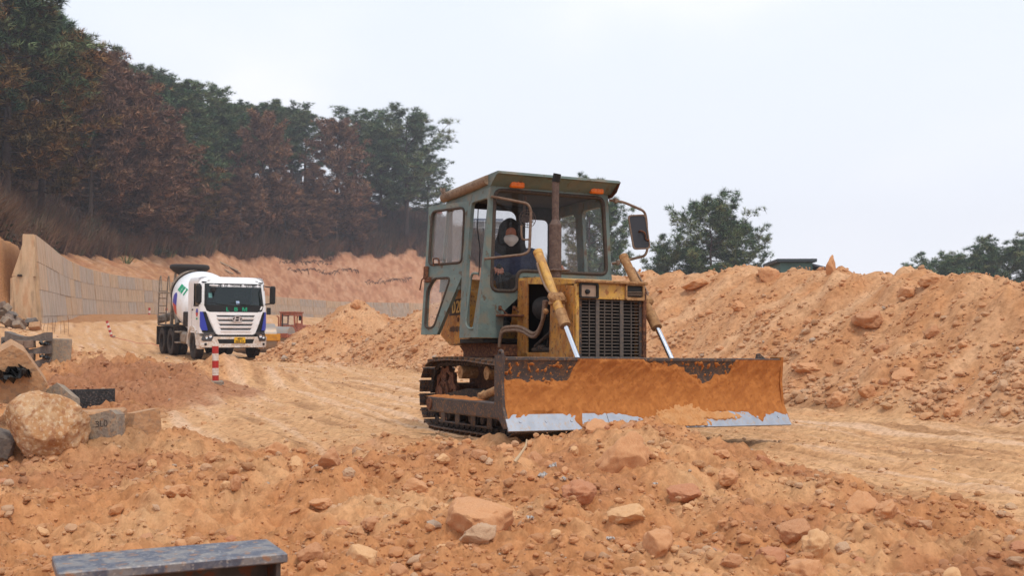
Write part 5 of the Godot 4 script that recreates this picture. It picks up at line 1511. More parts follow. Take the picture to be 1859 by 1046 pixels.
	cu.tube(Vector3(-1.0, 1.33, -7.55), Vector3(-1.06, 1.32, -7.56), 0.22, 0.22, 14)
	part(t, "discharge_chute", cu, dirty)
	var ld := MB.new()
	for x in [-0.78, -1.1]: ld.pipe(bend([Vector3(x, 1.15, -7.35), Vector3(x, 2.55, -7.2), Vector3(x, 3.0, -7.15), Vector3(x, 3.15, -6.95), Vector3(x, 2.5, -6.75)], 0.15), 0.025, 6)
	for k in 5: ld.tube(Vector3(-1.1, 1.3 + 0.3 * k, -7.33 + 0.03 * k), Vector3(-0.78, 1.3 + 0.3 * k, -7.33 + 0.03 * k), 0.02, 0.02, 6)
	ld.box(Vector3(-0.85, 2.42, -6.95), Vector3(0.62, 0.05, 0.55), 0.01)
	part(t, "ladder", ld, dirty)
	part(t, "water_tank", MB.new().lathe([Vector2(0, -0.5), Vector2(0.2, -0.5), Vector2(0.24, -0.45), Vector2(0.24, 0.45), Vector2(0.2, 0.5), Vector2(0, 0.5)], Transform3D(Basis(Vector3(0, -1, 0), Vector3(1, 0, 0), Vector3(0, 0, 1)), Vector3(0, 1.45, -6.9)), 16), dirty)
func _disc(r: float, a0: float, a1: float, k := 14) -> PackedVector2Array:
	var p := PackedVector2Array()
	for i in k + 1: p.append(Vector2.from_angle(lerp(a0, a1, float(i) / k)) * r)
	return p

# ---------------------------------------------------------------- retaining wall
const WALL := [[-21.7, 50.0, 1.2, 5.55], [-31.6, 80.0, 1.9, 6.16], [-37.2, 104.0, 2.4, 6.7], [-40.6, 129.0, 3.0, 7.46], [-40.9, 155.0, 3.1, 7.5], [-38.2, 178.0, 3.0, 7.4], [-31.0, 200.0, 2.9, 7.3], [-19.3, 215.0, 3.0, 7.5], [-5.0, 222.0, 3.1, 7.4], [15.0, 225.0, 3.0, 6.8]]
func wall_at(s: float) -> Array:
	var i: int = clamp(int(floor(s)), 0, WALL.size() - 2)
	var f := s - i
	var g := func(j: int) -> Vector4:
		var e: Array = WALL[clamp(j, 0, WALL.size() - 1)]
		return Vector4(e[0], e[1], e[2], e[3])
	var a: Vector4 = g.call(i - 1); var b: Vector4 = g.call(i); var c: Vector4 = g.call(i + 1); var d: Vector4 = g.call(i + 2)
	if i == 0: a = b * 2.0 - c
	var p := Vector4(cubic_interpolate(b.x, c.x, a.x, d.x, f), cubic_interpolate(b.y, c.y, a.y, d.y, f), lerp(b.z, c.z, f), lerp(b.w, c.w, f))
	return [p.x, p.y, p.z, p.w]
func build_wall() -> void:
	var t := thing("retaining_wall", "long pale concrete retaining wall curving below the wooded hillside", "wall", Vector3.ZERO)
	var mats: Array = []
	var tones := [Color(0.78, 0.665, 0.55), Color(0.76, 0.66, 0.56), Color(0.72, 0.645, 0.57), Color(0.79, 0.665, 0.53), Color(0.73, 0.66, 0.59)]
	for k in 5:
		mats.append(stained(tones[k], [[3.0, 0.5, 0.4, tones[k].darkened(0.12), 0.7], [7.0, 0.62, 0.2, Color(0.70, 0.50, 0.35), 0.5], [9.0, 0.62, 0.14, tones[k].darkened(0.25), 0.6], [4.0, 0.6, 0.25, tones[k].lightened(0.12), 0.6]], 0.13, 0.9, 0.0, 60 + k, 256, 0.06))
		mats[-1].uv1_scale = Vector3(0.35, 0.07, 0.35)
	var rng := RandomNumberGenerator.new()
	rng.seed = 8
	# stations a few metres apart
	var st: Array = []
	var s := 0.0
	var last := Vector2.ZERO
	var acc := 0.0
	st.append(0.0)
	last = Vector2(wall_at(0.0)[0], wall_at(0.0)[1])
	while s < WALL.size() - 1.001:
		s += 0.004
		var w := wall_at(s)
		var p := Vector2(w[0], w[1])
		acc += p.distance_to(last)
		last = p
		if acc > 4.6:
			st.append(s)
			acc = 0.0
	var P := func(ss_: float, h: float, back: float) -> Vector3:
		var a := wall_at(ss_ - 0.01) if ss_ > 0.01 else wall_at(0.0)
		var b := wall_at(ss_ + 0.01)
		var c := wall_at(ss_)
		var dir := Vector2(b[0] - a[0], b[1] - a[1]).normalized()
		var nrm := Vector2(dir.y, -dir.x)                  # towards the road
		var off := 0.45 * (1.0 - h) - back
		return Vector3(c[0] + nrm.x * off, lerp(float(c[2]), float(c[3]), h), -(c[1] + nrm.y * off))
	var core := MB.new()
	var rings: Array = []
	for q in st: rings.append([P.call(q, 0.0, 0.04), P.call(q, 1.0, 0.04), P.call(q, 1.0, 0.5), P.call(q, 0.56, 0.75), P.call(q, 0.55, 1.1), P.call(q, 0.0, 1.15)])
	core.loft(rings, false, true)
	part(t, "wall_core", core, mats[3])
	var lifts := [0.0, 0.14, 0.42, 0.71, 1.0]
	for i in st.size() - 1:
		for j in 4:
			var g := 0.005
			var gs: float = 0.004 * (st[i + 1] - st[i]) / 0.15
			var a0: float = st[i] + gs; var a1: float = st[i + 1] - gs
			var h0: float = lifts[j] + g * 0.5; var h1: float = lifts[j + 1] - g * 0.5
			var pr := rng.randf_range(-0.035, 0.0)
			var m := MB.new()
			m.loft([[P.call(a0, h0, pr), P.call(a0, h1, pr), P.call(a0, h1, 0.1), P.call(a0, h0, 0.1)], [P.call(a1, h0, pr), P.call(a1, h1, pr), P.call(a1, h1, 0.1), P.call(a1, h0, 0.1)]], false, true)
			part(t, "wall_panel", m, mats[rng.randi() % 5])
	# cast end of the wall with its stepped back
	var e := MB.new()
	var T := Transform3D(Basis.IDENTITY, Vector3(-21.7, 0, -49.98))
	e.prism(poly([0.30, 1.1, 0.02, 3.6, 0.0, 3.62, -0.62, 3.62, -0.98, 3.55, -0.98, 1.1]), 0.16, T)
	e.prism(poly([0.12, 3.63, 0.04, 5.5, -0.40, 5.52, -0.72, 4.4, -0.98, 3.63]), 0.06, T)
	part(t, "wall_end", e, mats[3])
	part(t, "pour_ledge", MB.new().box(Vector3(-22.25, 3.66, -49.8), Vector3(0.2, 0.1, 0.1), 0.02), M.grime)
	# starter bars standing by the foot of the wall
	var sb := thing("starter_bars", "thin rusty steel bars standing up beside the wall foot", "rebar", Vector3(-18.6, ground_at(-18.6, -44.0), -44.0))
	for k in 13:
		var m := MB.new().tube(Vector3(-1.0 + 0.16 * k, -0.1, rng.randf_range(-0.3, 0.3)), Vector3(-1.0 + 0.16 * k + rng.randf_range(-0.04, 0.04), rng.randf_range(0.3, 0.6), 0.0), 0.007, 0.007, 5)
		part(sb, "steel_bar", m, M.rustm)

# ---------------------------------------------------------------- pines
# a crown of needle tufts on real limbs; kind: 0 green, 1 dead brown, 2 green with scorched lower limbs
func make_pine(seed_: int, H: float, cb: float, R: float, limbs: int, subs: int, tufts: int, kind: int, flat_top := 0.3, lean := 0.0) -> Array:
	var rng := RandomNumberGenerator.new()
	rng.seed = seed_
	var tr := MB.new()
	var pts: Array = []
	for i in 9:
		var h := float(i) / 8.0
		pts.append(Vector3(rng.randf_range(-0.06, 0.06) * i * 0.3 + lean * h * h * H, H * 0.96 * h, rng.randf_range(-0.06, 0.06) * i * 0.3))
	tr.pipe(pts, H * 0.014 + 0.06, 8, 0.15)
	var at := func(h: float) -> Vector3:
		var f: float = clamp(h, 0.0, 0.999) * 8.0
		return pts[int(f)].lerp(pts[int(f) + 1], f - int(f))
	var v := PackedVector3Array()
	var n := PackedVector3Array()
	var col := PackedColorArray()
	var tuft := func(c: Vector3, dir: Vector3, size: float, cc: Color):
		var nn := 16
		for q in nn:
			var d := (dir * 0.7 + Vector3(rng.randfn(), rng.randfn() * 0.8 + 0.15, rng.randfn()).normalized()).normalized()
			var sd := d.cross(Vector3(rng.randfn(), rng.randfn(), rng.randfn())).normalized() * 0.026 * size
			var tip := c + d * size * rng.randf_range(0.42, 0.72)
			var a := c + sd
			var b := c - sd
			var nr := (tip - a).cross(b - a).normalized()
			if nr.y < 0.0: nr = -nr
			v.append(a); v.append(tip); v.append(b)
			n.append(nr); n.append(nr); n.append(nr)
			var s := rng.randf_range(0.75, 1.25)
			var ck := Color(cc.r * s, cc.g * s, cc.b * s)
			col.append(ck); col.append(ck); col.append(ck)
	var pal_g := [Color(0.191, 0.304, 0.154), Color(0.247, 0.337, 0.168), Color(0.148, 0.250, 0.138), Color(0.304, 0.359, 0.179)]
	var pal_b := [Color(0.476, 0.267, 0.171), Color(0.379, 0.220, 0.161), Color(0.562, 0.322, 0.192), Color(0.300, 0.185, 0.144)]
	var pal_s := [Color(0.362, 0.230, 0.091), Color(0.278, 0.194, 0.084), Color(0.417, 0.237, 0.098)]
	var az := rng.randf() * TAU
	for i in limbs:
		var t := (i + rng.randf() * 0.8) / limbs
		var h: float = lerp(cb, 0.985, t)
		az += 2.4 + rng.randf_range(-0.5, 0.5)
		var prof: float = (0.62 + 0.38 * sin(PI * (0.12 + 0.62 * t))) * (1.0 - (1.0 - flat_top) * pow(t, 3.0))
		var L := R * prof * rng.randf_range(0.62, 1.12)
		var p0: Vector3 = at.call(h)
		var out := Vector3(cos(az), 0, sin(az))
		var rise := rng.randf_range(0.05, 0.35) + 0.55 * t
		var lp: Array = [p0]
		for k in 4:
			var f := (k + 1) / 4.0
			lp.append(p0 + out * L * f + Vector3(rng.randf_range(-0.1, 0.1) * L * 0.3, L * (rise * f - 0.25 * f * (1.0 - f) * 2.0 + 0.18 * f * f), rng.randf_range(-0.1, 0.1) * L * 0.3))
		tr.pipe(lp, 0.025 + H * 0.0035 * (1.0 - t * 0.5), 5, 0.25)
		var cc0: Color
		for k in subs:
			var f: float = lerp(0.30, 1.0, (k + rng.randf()) / subs)
			var sf: float = min(f * 4.0, 3.999)
			var base: Vector3 = lp[int(sf)].lerp(lp[int(sf) + 1], sf - int(sf))
			var sd := (out * 0.7 + Vector3(rng.randfn(), rng.randf_range(-0.1, 0.9), rng.randfn()) * 0.75).normalized()
			var sl := L * rng.randf_range(0.12, 0.30) * (1.25 - 0.4 * f)
			var e := base + sd * sl
			tr.pipe([base, (base + e) * 0.5 + Vector3(0, -0.03 * L, 0), e], 0.022, 3, 0.5)
			if kind == 1: cc0 = pal_b[rng.randi() % 4]
			elif kind == 2:
				var sc := 1.0 - t + rng.randfn() * 0.16
				cc0 = pal_s[rng.randi() % 3] if sc > 0.50 else pal_g[rng.randi() % 4]
			else: cc0 = pal_g[rng.randi() % 4]
			for q in tufts:
				var o := Vector3(rng.randfn(), rng.randfn() * 0.55 + 0.2, rng.randfn()) * (0.17 + 0.035 * L)
				var c := base.lerp(e, rng.randf_range(0.35, 1.05)) + o
				tuft.call(c, (sd + Vector3(0, 0.5, 0)).normalized(), rng.randf_range(0.8, 1.25), cc0)
	var arr := []
	arr.resize(Mesh.ARRAY_MAX)
	arr[Mesh.ARRAY_VERTEX] = v
	arr[Mesh.ARRAY_NORMAL] = n
	arr[Mesh.ARRAY_COLOR] = col
	var m := ArrayMesh.new()
	m.add_surface_from_arrays(Mesh.PRIMITIVE_TRIANGLES, arr)
	return [tr.mesh(), m, H]
var pines: Array = []
var bark: StandardMaterial3D
var needle: StandardMaterial3D
func plant(proto: int, at: Vector3, height: float, turn: float, label: String, wide := 1.0, group := "") -> void:
	var p: Array = pines[proto]
	var t := thing("pine_tree", label, "tree", at, Vector3(0, turn, 0), group)
	var s: float = height / p[2]
	t.scale = Vector3(s * wide, s, s * wide)
	part(t, "trunk", p[0], bark)
	part(t, "crown", p[1], needle)
func build_trees() -> void:
	bark = stained(Color(0.33, 0.27, 0.235), [[6.0, 0.5, 0.3, Color(0.24, 0.19, 0.17), 0.8]], 0.8, 0.95, 0.0, 70, 128, 0.12)
	needle = flat(Color.WHITE, 0.75)
	needle.vertex_color_use_as_albedo = true
	needle.metallic_specular = 0.2
	needle.backlight_enabled = true
	needle.backlight = Color(0.22, 0.21, 0.15)
	# 0-3 green, 4-6 brown, 7-8 scorched, 9 wide-topped, 10 small umbrella
	pines.append(make_pine(1, 20.0, 0.26, 5.2, 40, 8, 10, 0))
	pines.append(make_pine(2, 20.0, 0.34, 5.6, 36, 9, 10, 0, 0.5))
	pines.append(make_pine(3, 20.0, 0.22, 4.9, 40, 8, 10, 0, 0.2))
	pines.append(make_pine(4, 20.0, 0.42, 5.0, 26, 7, 8, 0, 0.5))
	pines.append(make_pine(5, 20.0, 0.10, 5.4, 54, 9, 10, 1, 0.15))
	pines.append(make_pine(6, 20.0, 0.18, 5.4, 46, 9, 10, 1, 0.3))
	pines.append(make_pine(7, 20.0, 0.12, 4.6, 40, 8, 9, 1, 0.2))
	pines.append(make_pine(8, 20.0, 0.16, 5.0, 48, 9, 11, 2, 0.3))
	pines.append(make_pine(9, 20.0, 0.20, 4.6, 42, 9, 9, 2, 0.3))
	pines.append(make_pine(10, 15.0, 0.42, 5.6, 32, 8, 11, 0, 0.55, 0.004))
	pines.append(make_pine(11, 12.0, 0.44, 5.6, 32, 9, 13, 0, 0.75))
	# x, d, foot y, height, kind, turn, width, label
	var L := [
		[-46.5, 100.8, 12.7, 22.5, 7, 0.0, 1.30, "huge dark pine at the picture's edge with brown scorched lower limbs"],
		[-46.6, 108.8, 12.0, 21.7, 7, 1.4, 1.10, "scorched green and brown pine just right of the huge edge pine"],
		[-54.7, 122.4, 16.5, 24.8, 8, 2.7, 1.20, "dark scorched pine half hidden behind the huge edge pine"],
		[-50.4, 131.4, 13.1, 22.7, 5, 4.1, 0.95, "tall purplish brown dead pine above the wall's high end"],
		[-49.4, 137.9, 12.7, 22.5, 4, 5.5, 1.25, "tallest of the wide reddish brown dead pines left of the truck"],
		[-48.7, 146.1, 13.0, 20.1, 4, 0.6, 1.30, "wide reddish brown dead pine with branches down to the brush"],
		[-47.9, 151.9, 12.5, 17.2, 6, 1.9, 1.40, "lower reddish brown dead pine at the right end of the brown stand"],
		[-54.3, 135.0, 16.0, 21.9, 5, 3.3, 1.20, "brown dead pine behind the purplish one above the wall's high end"],
		[-54.0, 145.3, 17.3, 20.8, 4, 4.7, 1.20, "brown dead pine deep among the dead stand left of the truck"],
		[-59.6, 161.1, 23.4, 20.5, 2, 6.1, 1.30, "green pine whose top shows above the brown dead stand"],
		[-58.9, 173.8, 24.3, 19.7, 0, 1.1, 1.30, "green pine with a rounded top right of the brown stand's peak"],
		[-56.1, 180.2, 23.2, 20.6, 1, 2.5, 1.30, "wide green pine on the skyline above the mixer truck"],
		[-51.6, 176.0, 19.7, 19.1, 2, 3.9, 1.40, "dark green pine above the truck's drum"],
		[-52.9, 190.1, 23.7, 21.0, 3, 5.3, 1.30, "thin-topped green pine left of the middle dead pine"],
		[-50.7, 192.1, 23.0, 19.6, 0, 0.3, 1.40, "green pine close behind the left side of the middle dead pine"],
		[-49.6, 204.2, 26.2, 17.9, 1, 1.7, 1.40, "green pine behind the top of the middle dead pine"],
		[-42.5, 187.3, 16.1, 23.4, 5, 3.1, 0.95, "tall brown dead pine standing alone above the truck cab's right side"],
		[-44.2, 179.2, 15.1, 13.9, 6, 4.5, 1.20, "short brown dead pine beside the lone tall one above the truck"],
		[-47.7, 216.5, 29.5, 18.5, 2, 5.8, 1.40, "green pine on the skyline between the two tall dead pines"],
		[-45.0, 224.3, 29.0, 19.5, 3, 0.9, 1.50, "pale thin green pine on the skyline between the dead pines"],
		[-33.8, 212.0, 17.5, 25.6, 5, 2.3, 0.95, "broad brown dead pine with a reddish crown right of the lone dead one"],
		[-37.1, 205.5, 17.9, 15.2, 6, 3.7, 1.30, "small brown dead pine at the foot of the broad reddish one"],
		[-33.9, 236.9, 27.0, 23.1, 3, 5.0, 1.50, "sparse pale green pine behind the broad reddish dead pine"],
		[-27.4, 229.4, 21.9, 23.3, 0, 0.1, 1.30, "dark green pine just left of the last big pine on the slope"],
		[-30.4, 220.5, 18.4, 13.7, 6, 1.5, 1.30, "brown dead pine on the grassy slope below the blue-grey box"],
		[-22.0, 228.8, 19.9, 28.4, 1, 2.8, 1.25, "big green pine with a round crown at the end of the wooded slope"],
		[-18.1, 237.3, 20.4, 18.6, 3, 4.2, 1.50, "sparse green pine with drooping limbs nearest the bulldozer's door"],
		[-26.0, 240.6, 25.0, 22.1, 2, 5.6, 1.30, "green pine behind the gap before the last big pine"],
		[-59.7, 144.8, 20.8, 18.3, 5, 0.7, 1.20, "brown pine deep in the shade of the dead stand"],
		[-61.0, 188.2, 28.2, 18.4, 2, 2.1, 1.30, "green pine deep in the wood above the truck drum"],
		[-52.7, 209.7, 29.9, 15.8, 0, 3.4, 1.40, "green pine filling the wood behind the lone dead pine"],
		[-48.6, 166.8, 15.5, 15.0, 8, 4.8, 1.40, "half scorched pine at the wood's edge above the truck's hopper"],
		[-50.8, 165.9, 17.5, 16.9, 8, 6.2, 1.30, "half scorched pine between the brown stand and the green wood"],
		[-59.9, 202.2, 32.5, 14.6, 1, 1.2, 1.40, "green pine on the crest behind the wood above the truck"],
		[-48.2, 223.5, 31.0, 17.0, 1, 2.6, 1.50, "green pine on the crest behind the lone dead pine"],
		[-48.0, 138.9, 11.7, 10.2, 6, 4.0, 1.40, "low brown dead pine at the brush edge below the tall dead stand"],
		[-47.4, 155.1, 12.9, 9.9, 6, 5.4, 1.40, "low brown dead pine between the dead stand and the truck drum"],
		[-46.0, 171.8, 14.0, 11.2, 6, 0.5, 1.50, "low brown dead pine on the slope above the drum's hopper"],
		[-40.1, 195.1, 17.1, 11.4, 6, 1.8, 1.50, "low brown dead pine right of the lone tall dead one"],
		[-37.5, 202.0, 16.3, 10.1, 5, 3.2, 1.50, "bushy brown dead pine between the two tall dead pines"],
		[-35.9, 210.8, 18.8, 11.9, 6, 4.6, 1.50, "bare-limbed brown pine left of the broad reddish one"],
		[-31.2, 214.9, 17.0, 8.8, 6, 5.9, 1.50, "low brown pine on the dry slope right of the broad reddish one"],
		[-53.4, 202.6, 28.6, 15.6, 0, 1.0, 1.40, "green pine behind the skyline pine above the truck"],
		[-51.4, 217.8, 32.1, 14.9, 0, 2.4, 1.50, "green pine on the skyline left of the middle dead pine's top"],
		[-43.6, 231.5, 31.6, 17.5, 2, 3.8, 1.50, "green pine on the skyline right of the middle dead pine's top"],
		[-30.9, 236.4, 26.6, 20.9, 0, 5.1, 1.40, "green pine behind the broad reddish dead pine's right side"],
		[24.0, 133.0, 2.9, 13.9, 9, 0.6, 1.0, "tallest green pine beyond the earth bank with a pale straight trunk"],
		[27.8, 136.0, 2.9, 11.6, 9, 3.4, 1.0, "green pine leaning right beside the tallest one beyond the bank"],
		[20.4, 138.0, 2.9, 8.6, 10, 1.6, 1.05, "low spreading green pine beyond the bank next to the bulldozer's mirror"],
		[58.5, 150.0, 3.0, 7.7, 10, 0.2, 1.25, "low wide green pine starting the clump at the bank's far right"],
		[63.5, 152.0, 3.0, 8.3, 10, 2.2, 1.2, "middle green pine of the clump at the bank's far right"],
		[68.0, 151.0, 3.0, 9.8, 10, 4.2, 1.2, "green pine of the far right clump cut by the picture's edge"],
		[10.5, 150.0, 3.2, 19.5, 0, 2.0, 0.9, "green pine seen through the bulldozer cab's far window"],
		[13.2, 155.0, 3.2, 17.5, 1, 3.0, 0.9, "second green pine behind the bulldozer cab's far pillar"]]
	for e in L: plant(e[4], Vector3(e[0], e[2] - 0.3, -e[1]), e[3], e[5], e[7], e[6])

# ---------------------------------------------------------------- brush and dry grass on the slope
func tuft_mesh(seed_: int, blades: int, h: float, spread: float, w: float) -> ArrayMesh:
	var rng := RandomNumberGenerator.new()
	rng.seed = seed_
	var m := MB.new()
	for i in blades:
		var a := rng.randf() * TAU
		var b := Vector3(cos(a), 0, sin(a)) * rng.randf() * spread * 0.5
		var sd := Vector3(-sin(a), 0, cos(a)) * w * 0.5
		var mid := b + Vector3(cos(a) * spread * 0.3, h * rng.randf_range(0.4, 0.7), sin(a) * spread * 0.3)
		var tip := mid + Vector3(cos(a) * spread * rng.randf_range(0.2, 0.7), h * rng.randf_range(0.15, 0.45), sin(a) * spread * rng.randf_range(0.2, 0.7))
		m.quad(b - sd, b + sd, mid + sd * 0.7, mid - sd * 0.7)
		m.tri(mid - sd * 0.7, mid + sd * 0.7, tip)
	return m.mesh()
func bush_mesh(seed_: int, leaves: int) -> ArrayMesh:
	var rng := RandomNumberGenerator.new()
	rng.seed = seed_
	var m := MB.new()
	for i in leaves:
		var d := Vector3(rng.randfn(), abs(rng.randfn()) * 0.9, rng.randfn()).normalized()
		var c := d * rng.randf_range(0.45, 1.0)
		var u := Vector3(rng.randfn(), rng.randfn(), rng.randfn()).normalized() * 0.16
		var w := u.cross(d).normalized() * 0.07
		m.tri(c - w, c + w, c + u + d * 0.12)
		m.tri(c + w, c - w, c - u * 0.6 + d * 0.05)
	return m.mesh()
func build_brush() -> void:
	var rng := RandomNumberGenerator.new()
	rng.seed = 99
	var gm := flat(Color.WHITE, 0.9)
	gm.vertex_color_use_as_albedo = true
	var xf: Array = []; var cs: Array = []
	for i in 15000:
		var s := rng.randf_range(0.6, 9.6)
		var t: float = 0.99 + pow(rng.randf(), 1.6) * 0.95 + rng.randfn() * 0.02 - edge_wob(s) * 0.8
		var p := hill_at(s, t)
		var k := rng.randf_range(0.7, 1.7)
		xf.append(Transform3D(Basis(Vector3.UP, rng.randf() * TAU).scaled(Vector3(k, k * rng.randf_range(0.7, 1.3), k)), p - Vector3(0, 0.1, 0)))
		var c: Color = [Color(0.18, 0.105, 0.06), Color(0.14, 0.08, 0.05), Color(0.25, 0.16, 0.095), Color(0.09, 0.055, 0.038), Color(0.17, 0.09, 0.055)][rng.randi() % 5]
		if rng.randf() < 0.07: c = Color(0.08, 0.10, 0.05)
		cs.append(c)
	stuff("dry_grass", tuft_mesh(5, 18, 1.5, 1.3, 0.05), gm, xf, cs, "dry brown grass and brush covering the scorched slope", "grass")
	xf = []; cs = []
	for i in 2200:
		var s := rng.randf_range(0.8, 9.4)
		var t: float = 1.02 + pow(rng.randf(), 1.5) * 0.8 - edge_wob(s) * 0.6
		var p := hill_at(s, t)
		var k := rng.randf_range(0.6, 1.5)
		xf.append(Transform3D(Basis(Vector3.UP, rng.randf() * TAU).scaled(Vector3(k * 1.2, k, k * 1.2)), p))
		cs.append(Color(0.055, 0.075, 0.04) if rng.randf() < 0.35 else (Color(0.14, 0.075, 0.05) if rng.randf() < 0.7 else Color(0.075, 0.05, 0.04)))
	stuff("undergrowth", bush_mesh(6, 130), gm, xf, cs, "dark low undergrowth beneath the pines on the slope", "undergrowth")
	# a few green tussocks on the bare cut
	var sp := [[3.95, 0.72, 1.0, "green grass tussock on the bare cut above the mixer drum"], [4.55, 0.86, 1.1, "green grass tussock on the bare cut above the truck cab"], [4.2, 0.9, 0.7, "small green tussock near the brush line above the truck"], [3.2, 0.9, 0.6, "small green tussock at the brush edge above the wall"]]
	var gs := flat(Color(0.36, 0.42, 0.24), 0.9)
	var gmesh := tuft_mesh(9, 26, 1.3, 1.8, 0.09)
	for e in sp:
		var o := single("grass_tussock", gmesh, gs, e[3], "grass", hill_at(e[0], e[1]), Vector3(0, e[0], 0))
		o.scale = Vector3.ONE * e[2]
	# cut planks and roots lying on the cut
	var pm := stained(Color(0.66, 0.56, 0.46), [[6.0, 0.5, 0.4, Color(0.52, 0.42, 0.33), 0.8]], 0.8, 0.9, 0.0, 88, 128, 0.1)
	var q := 0
	for e in [[5.35, 0.62, 2.6, 0.2], [5.42, 0.52, 1.8, 0.5], [5.30, 0.48, 1.5, 0.3], [5.5, 0.30, 2.2, 0.6], [5.6, 0.22, 1.6, 0.4], [5.25, 0.70, 1.6, 0.1]]:
		var p := hill_at(e[0], e[1])
		var names := ["long pale plank lying highest on the cut beside the truck roof", "pale plank lying under the long one on the cut", "short pale plank on the cut nearest the truck roof", "weathered plank low on the cut right of the truck", "lowest weathered plank on the cut by the wall top", "small pale plank at the top of the scattered planks"]
		single("plank", MB.new().box(Vector3.ZERO, Vector3(e[2], 0.12, 0.4), 0.02), pm, names[q], "plank", p + Vector3(0, 0.25, 0), Vector3(0.5, e[3], -0.5), "planks scattered on the bare cut")
		q += 1
	# roots and burnt stems dangling on the cut face
	var rm := MB.new()
	for e in [[6.2, 7.2, 0.62], [6.1, 6.8, 0.80], [7.3, 7.9, 0.42]]:
		var s: float = e[0]
		while s < e[1]:
			var p := hill_at(s, e[2] + 0.05 * sin(s * 9.0) + rng.randf_range(-0.02, 0.02))
			var p2 := hill_at(s + rng.randf_range(0.02, 0.06), e[2] + rng.randf_range(-0.06, 0.06))
			rm.pipe([p, (p + p2) * 0.5 + Vector3(0, 0.25, 0.2), p2], 0.05, 4)
			s += rng.randf_range(0.012, 0.04)
	var ro := part(self, numbered("burnt_roots"), rm, M.grime)
	ro.set_meta("kind", "stuff"); ro.set_meta("label", "dark burnt roots and twigs lying in lines on the bare cut"); ro.set_meta("category", "roots")

# ---------------------------------------------------------------- houses
func house(called: String, label: String, at: Vector3, turn: float, w: float, d: float, h: float, wallm: Material, roofm: Material, pitch: float, wins: Array) -> Node3D:
	var t := thing(called, label, "building", at, Vector3(0, turn, 0))
	part(t, "wall", MB.new().box(Vector3(0, h / 2, 0), Vector3(w, h, d), 0.02), wallm)
	if pitch > 0.0:
		part(t, "roof", MB.new().prism(poly([-d / 2 - 0.4, h + 0.01, d / 2 + 0.4, h + 0.01, d / 2 + 0.4, h + 0.12, 0.0, h + pitch, -d / 2 - 0.4, h + 0.12]), w + 0.6, Transform3D(Basis(Vector3(0, 0, -1), Vector3(0, 1, 0), Vector3(1, 0, 0)), Vector3(-w / 2 - 0.3, 0, 0))), roofm)
	else:
		part(t, "roof", MB.new().box(Vector3(0, h + 0.1, 0), Vector3(w + 0.4, 0.18, d + 0.4), 0.02), roofm)
	for q in wins:
		var f := part(t, "window", MB.new().plate(poly([q[0] - q[2] / 2, q[1] - q[3] / 2, q[0] + q[2] / 2, q[1] - q[3] / 2, q[0] + q[2] / 2, q[1] + q[3] / 2, q[0] - q[2] / 2, q[1] + q[3] / 2]), poly([q[0] - q[2] / 2 + 0.08, q[1] - q[3] / 2 + 0.08, q[0] + q[2] / 2 - 0.08, q[1] - q[3] / 2 + 0.08, q[0] + q[2] / 2 - 0.08, q[1] + q[3] / 2 - 0.08, q[0] - q[2] / 2 + 0.08, q[1] + q[3] / 2 - 0.08]), 0.1, Transform3D(Basis.IDENTITY, Vector3(0, 0, d / 2))), wallm)
		part(f, "pane", MB.new().box(Vector3(q[0], q[1], d / 2 + 0.03), Vector3(q[2] - 0.14, q[3] - 0.14, 0.03), 0.0), M.mirror)
	return t
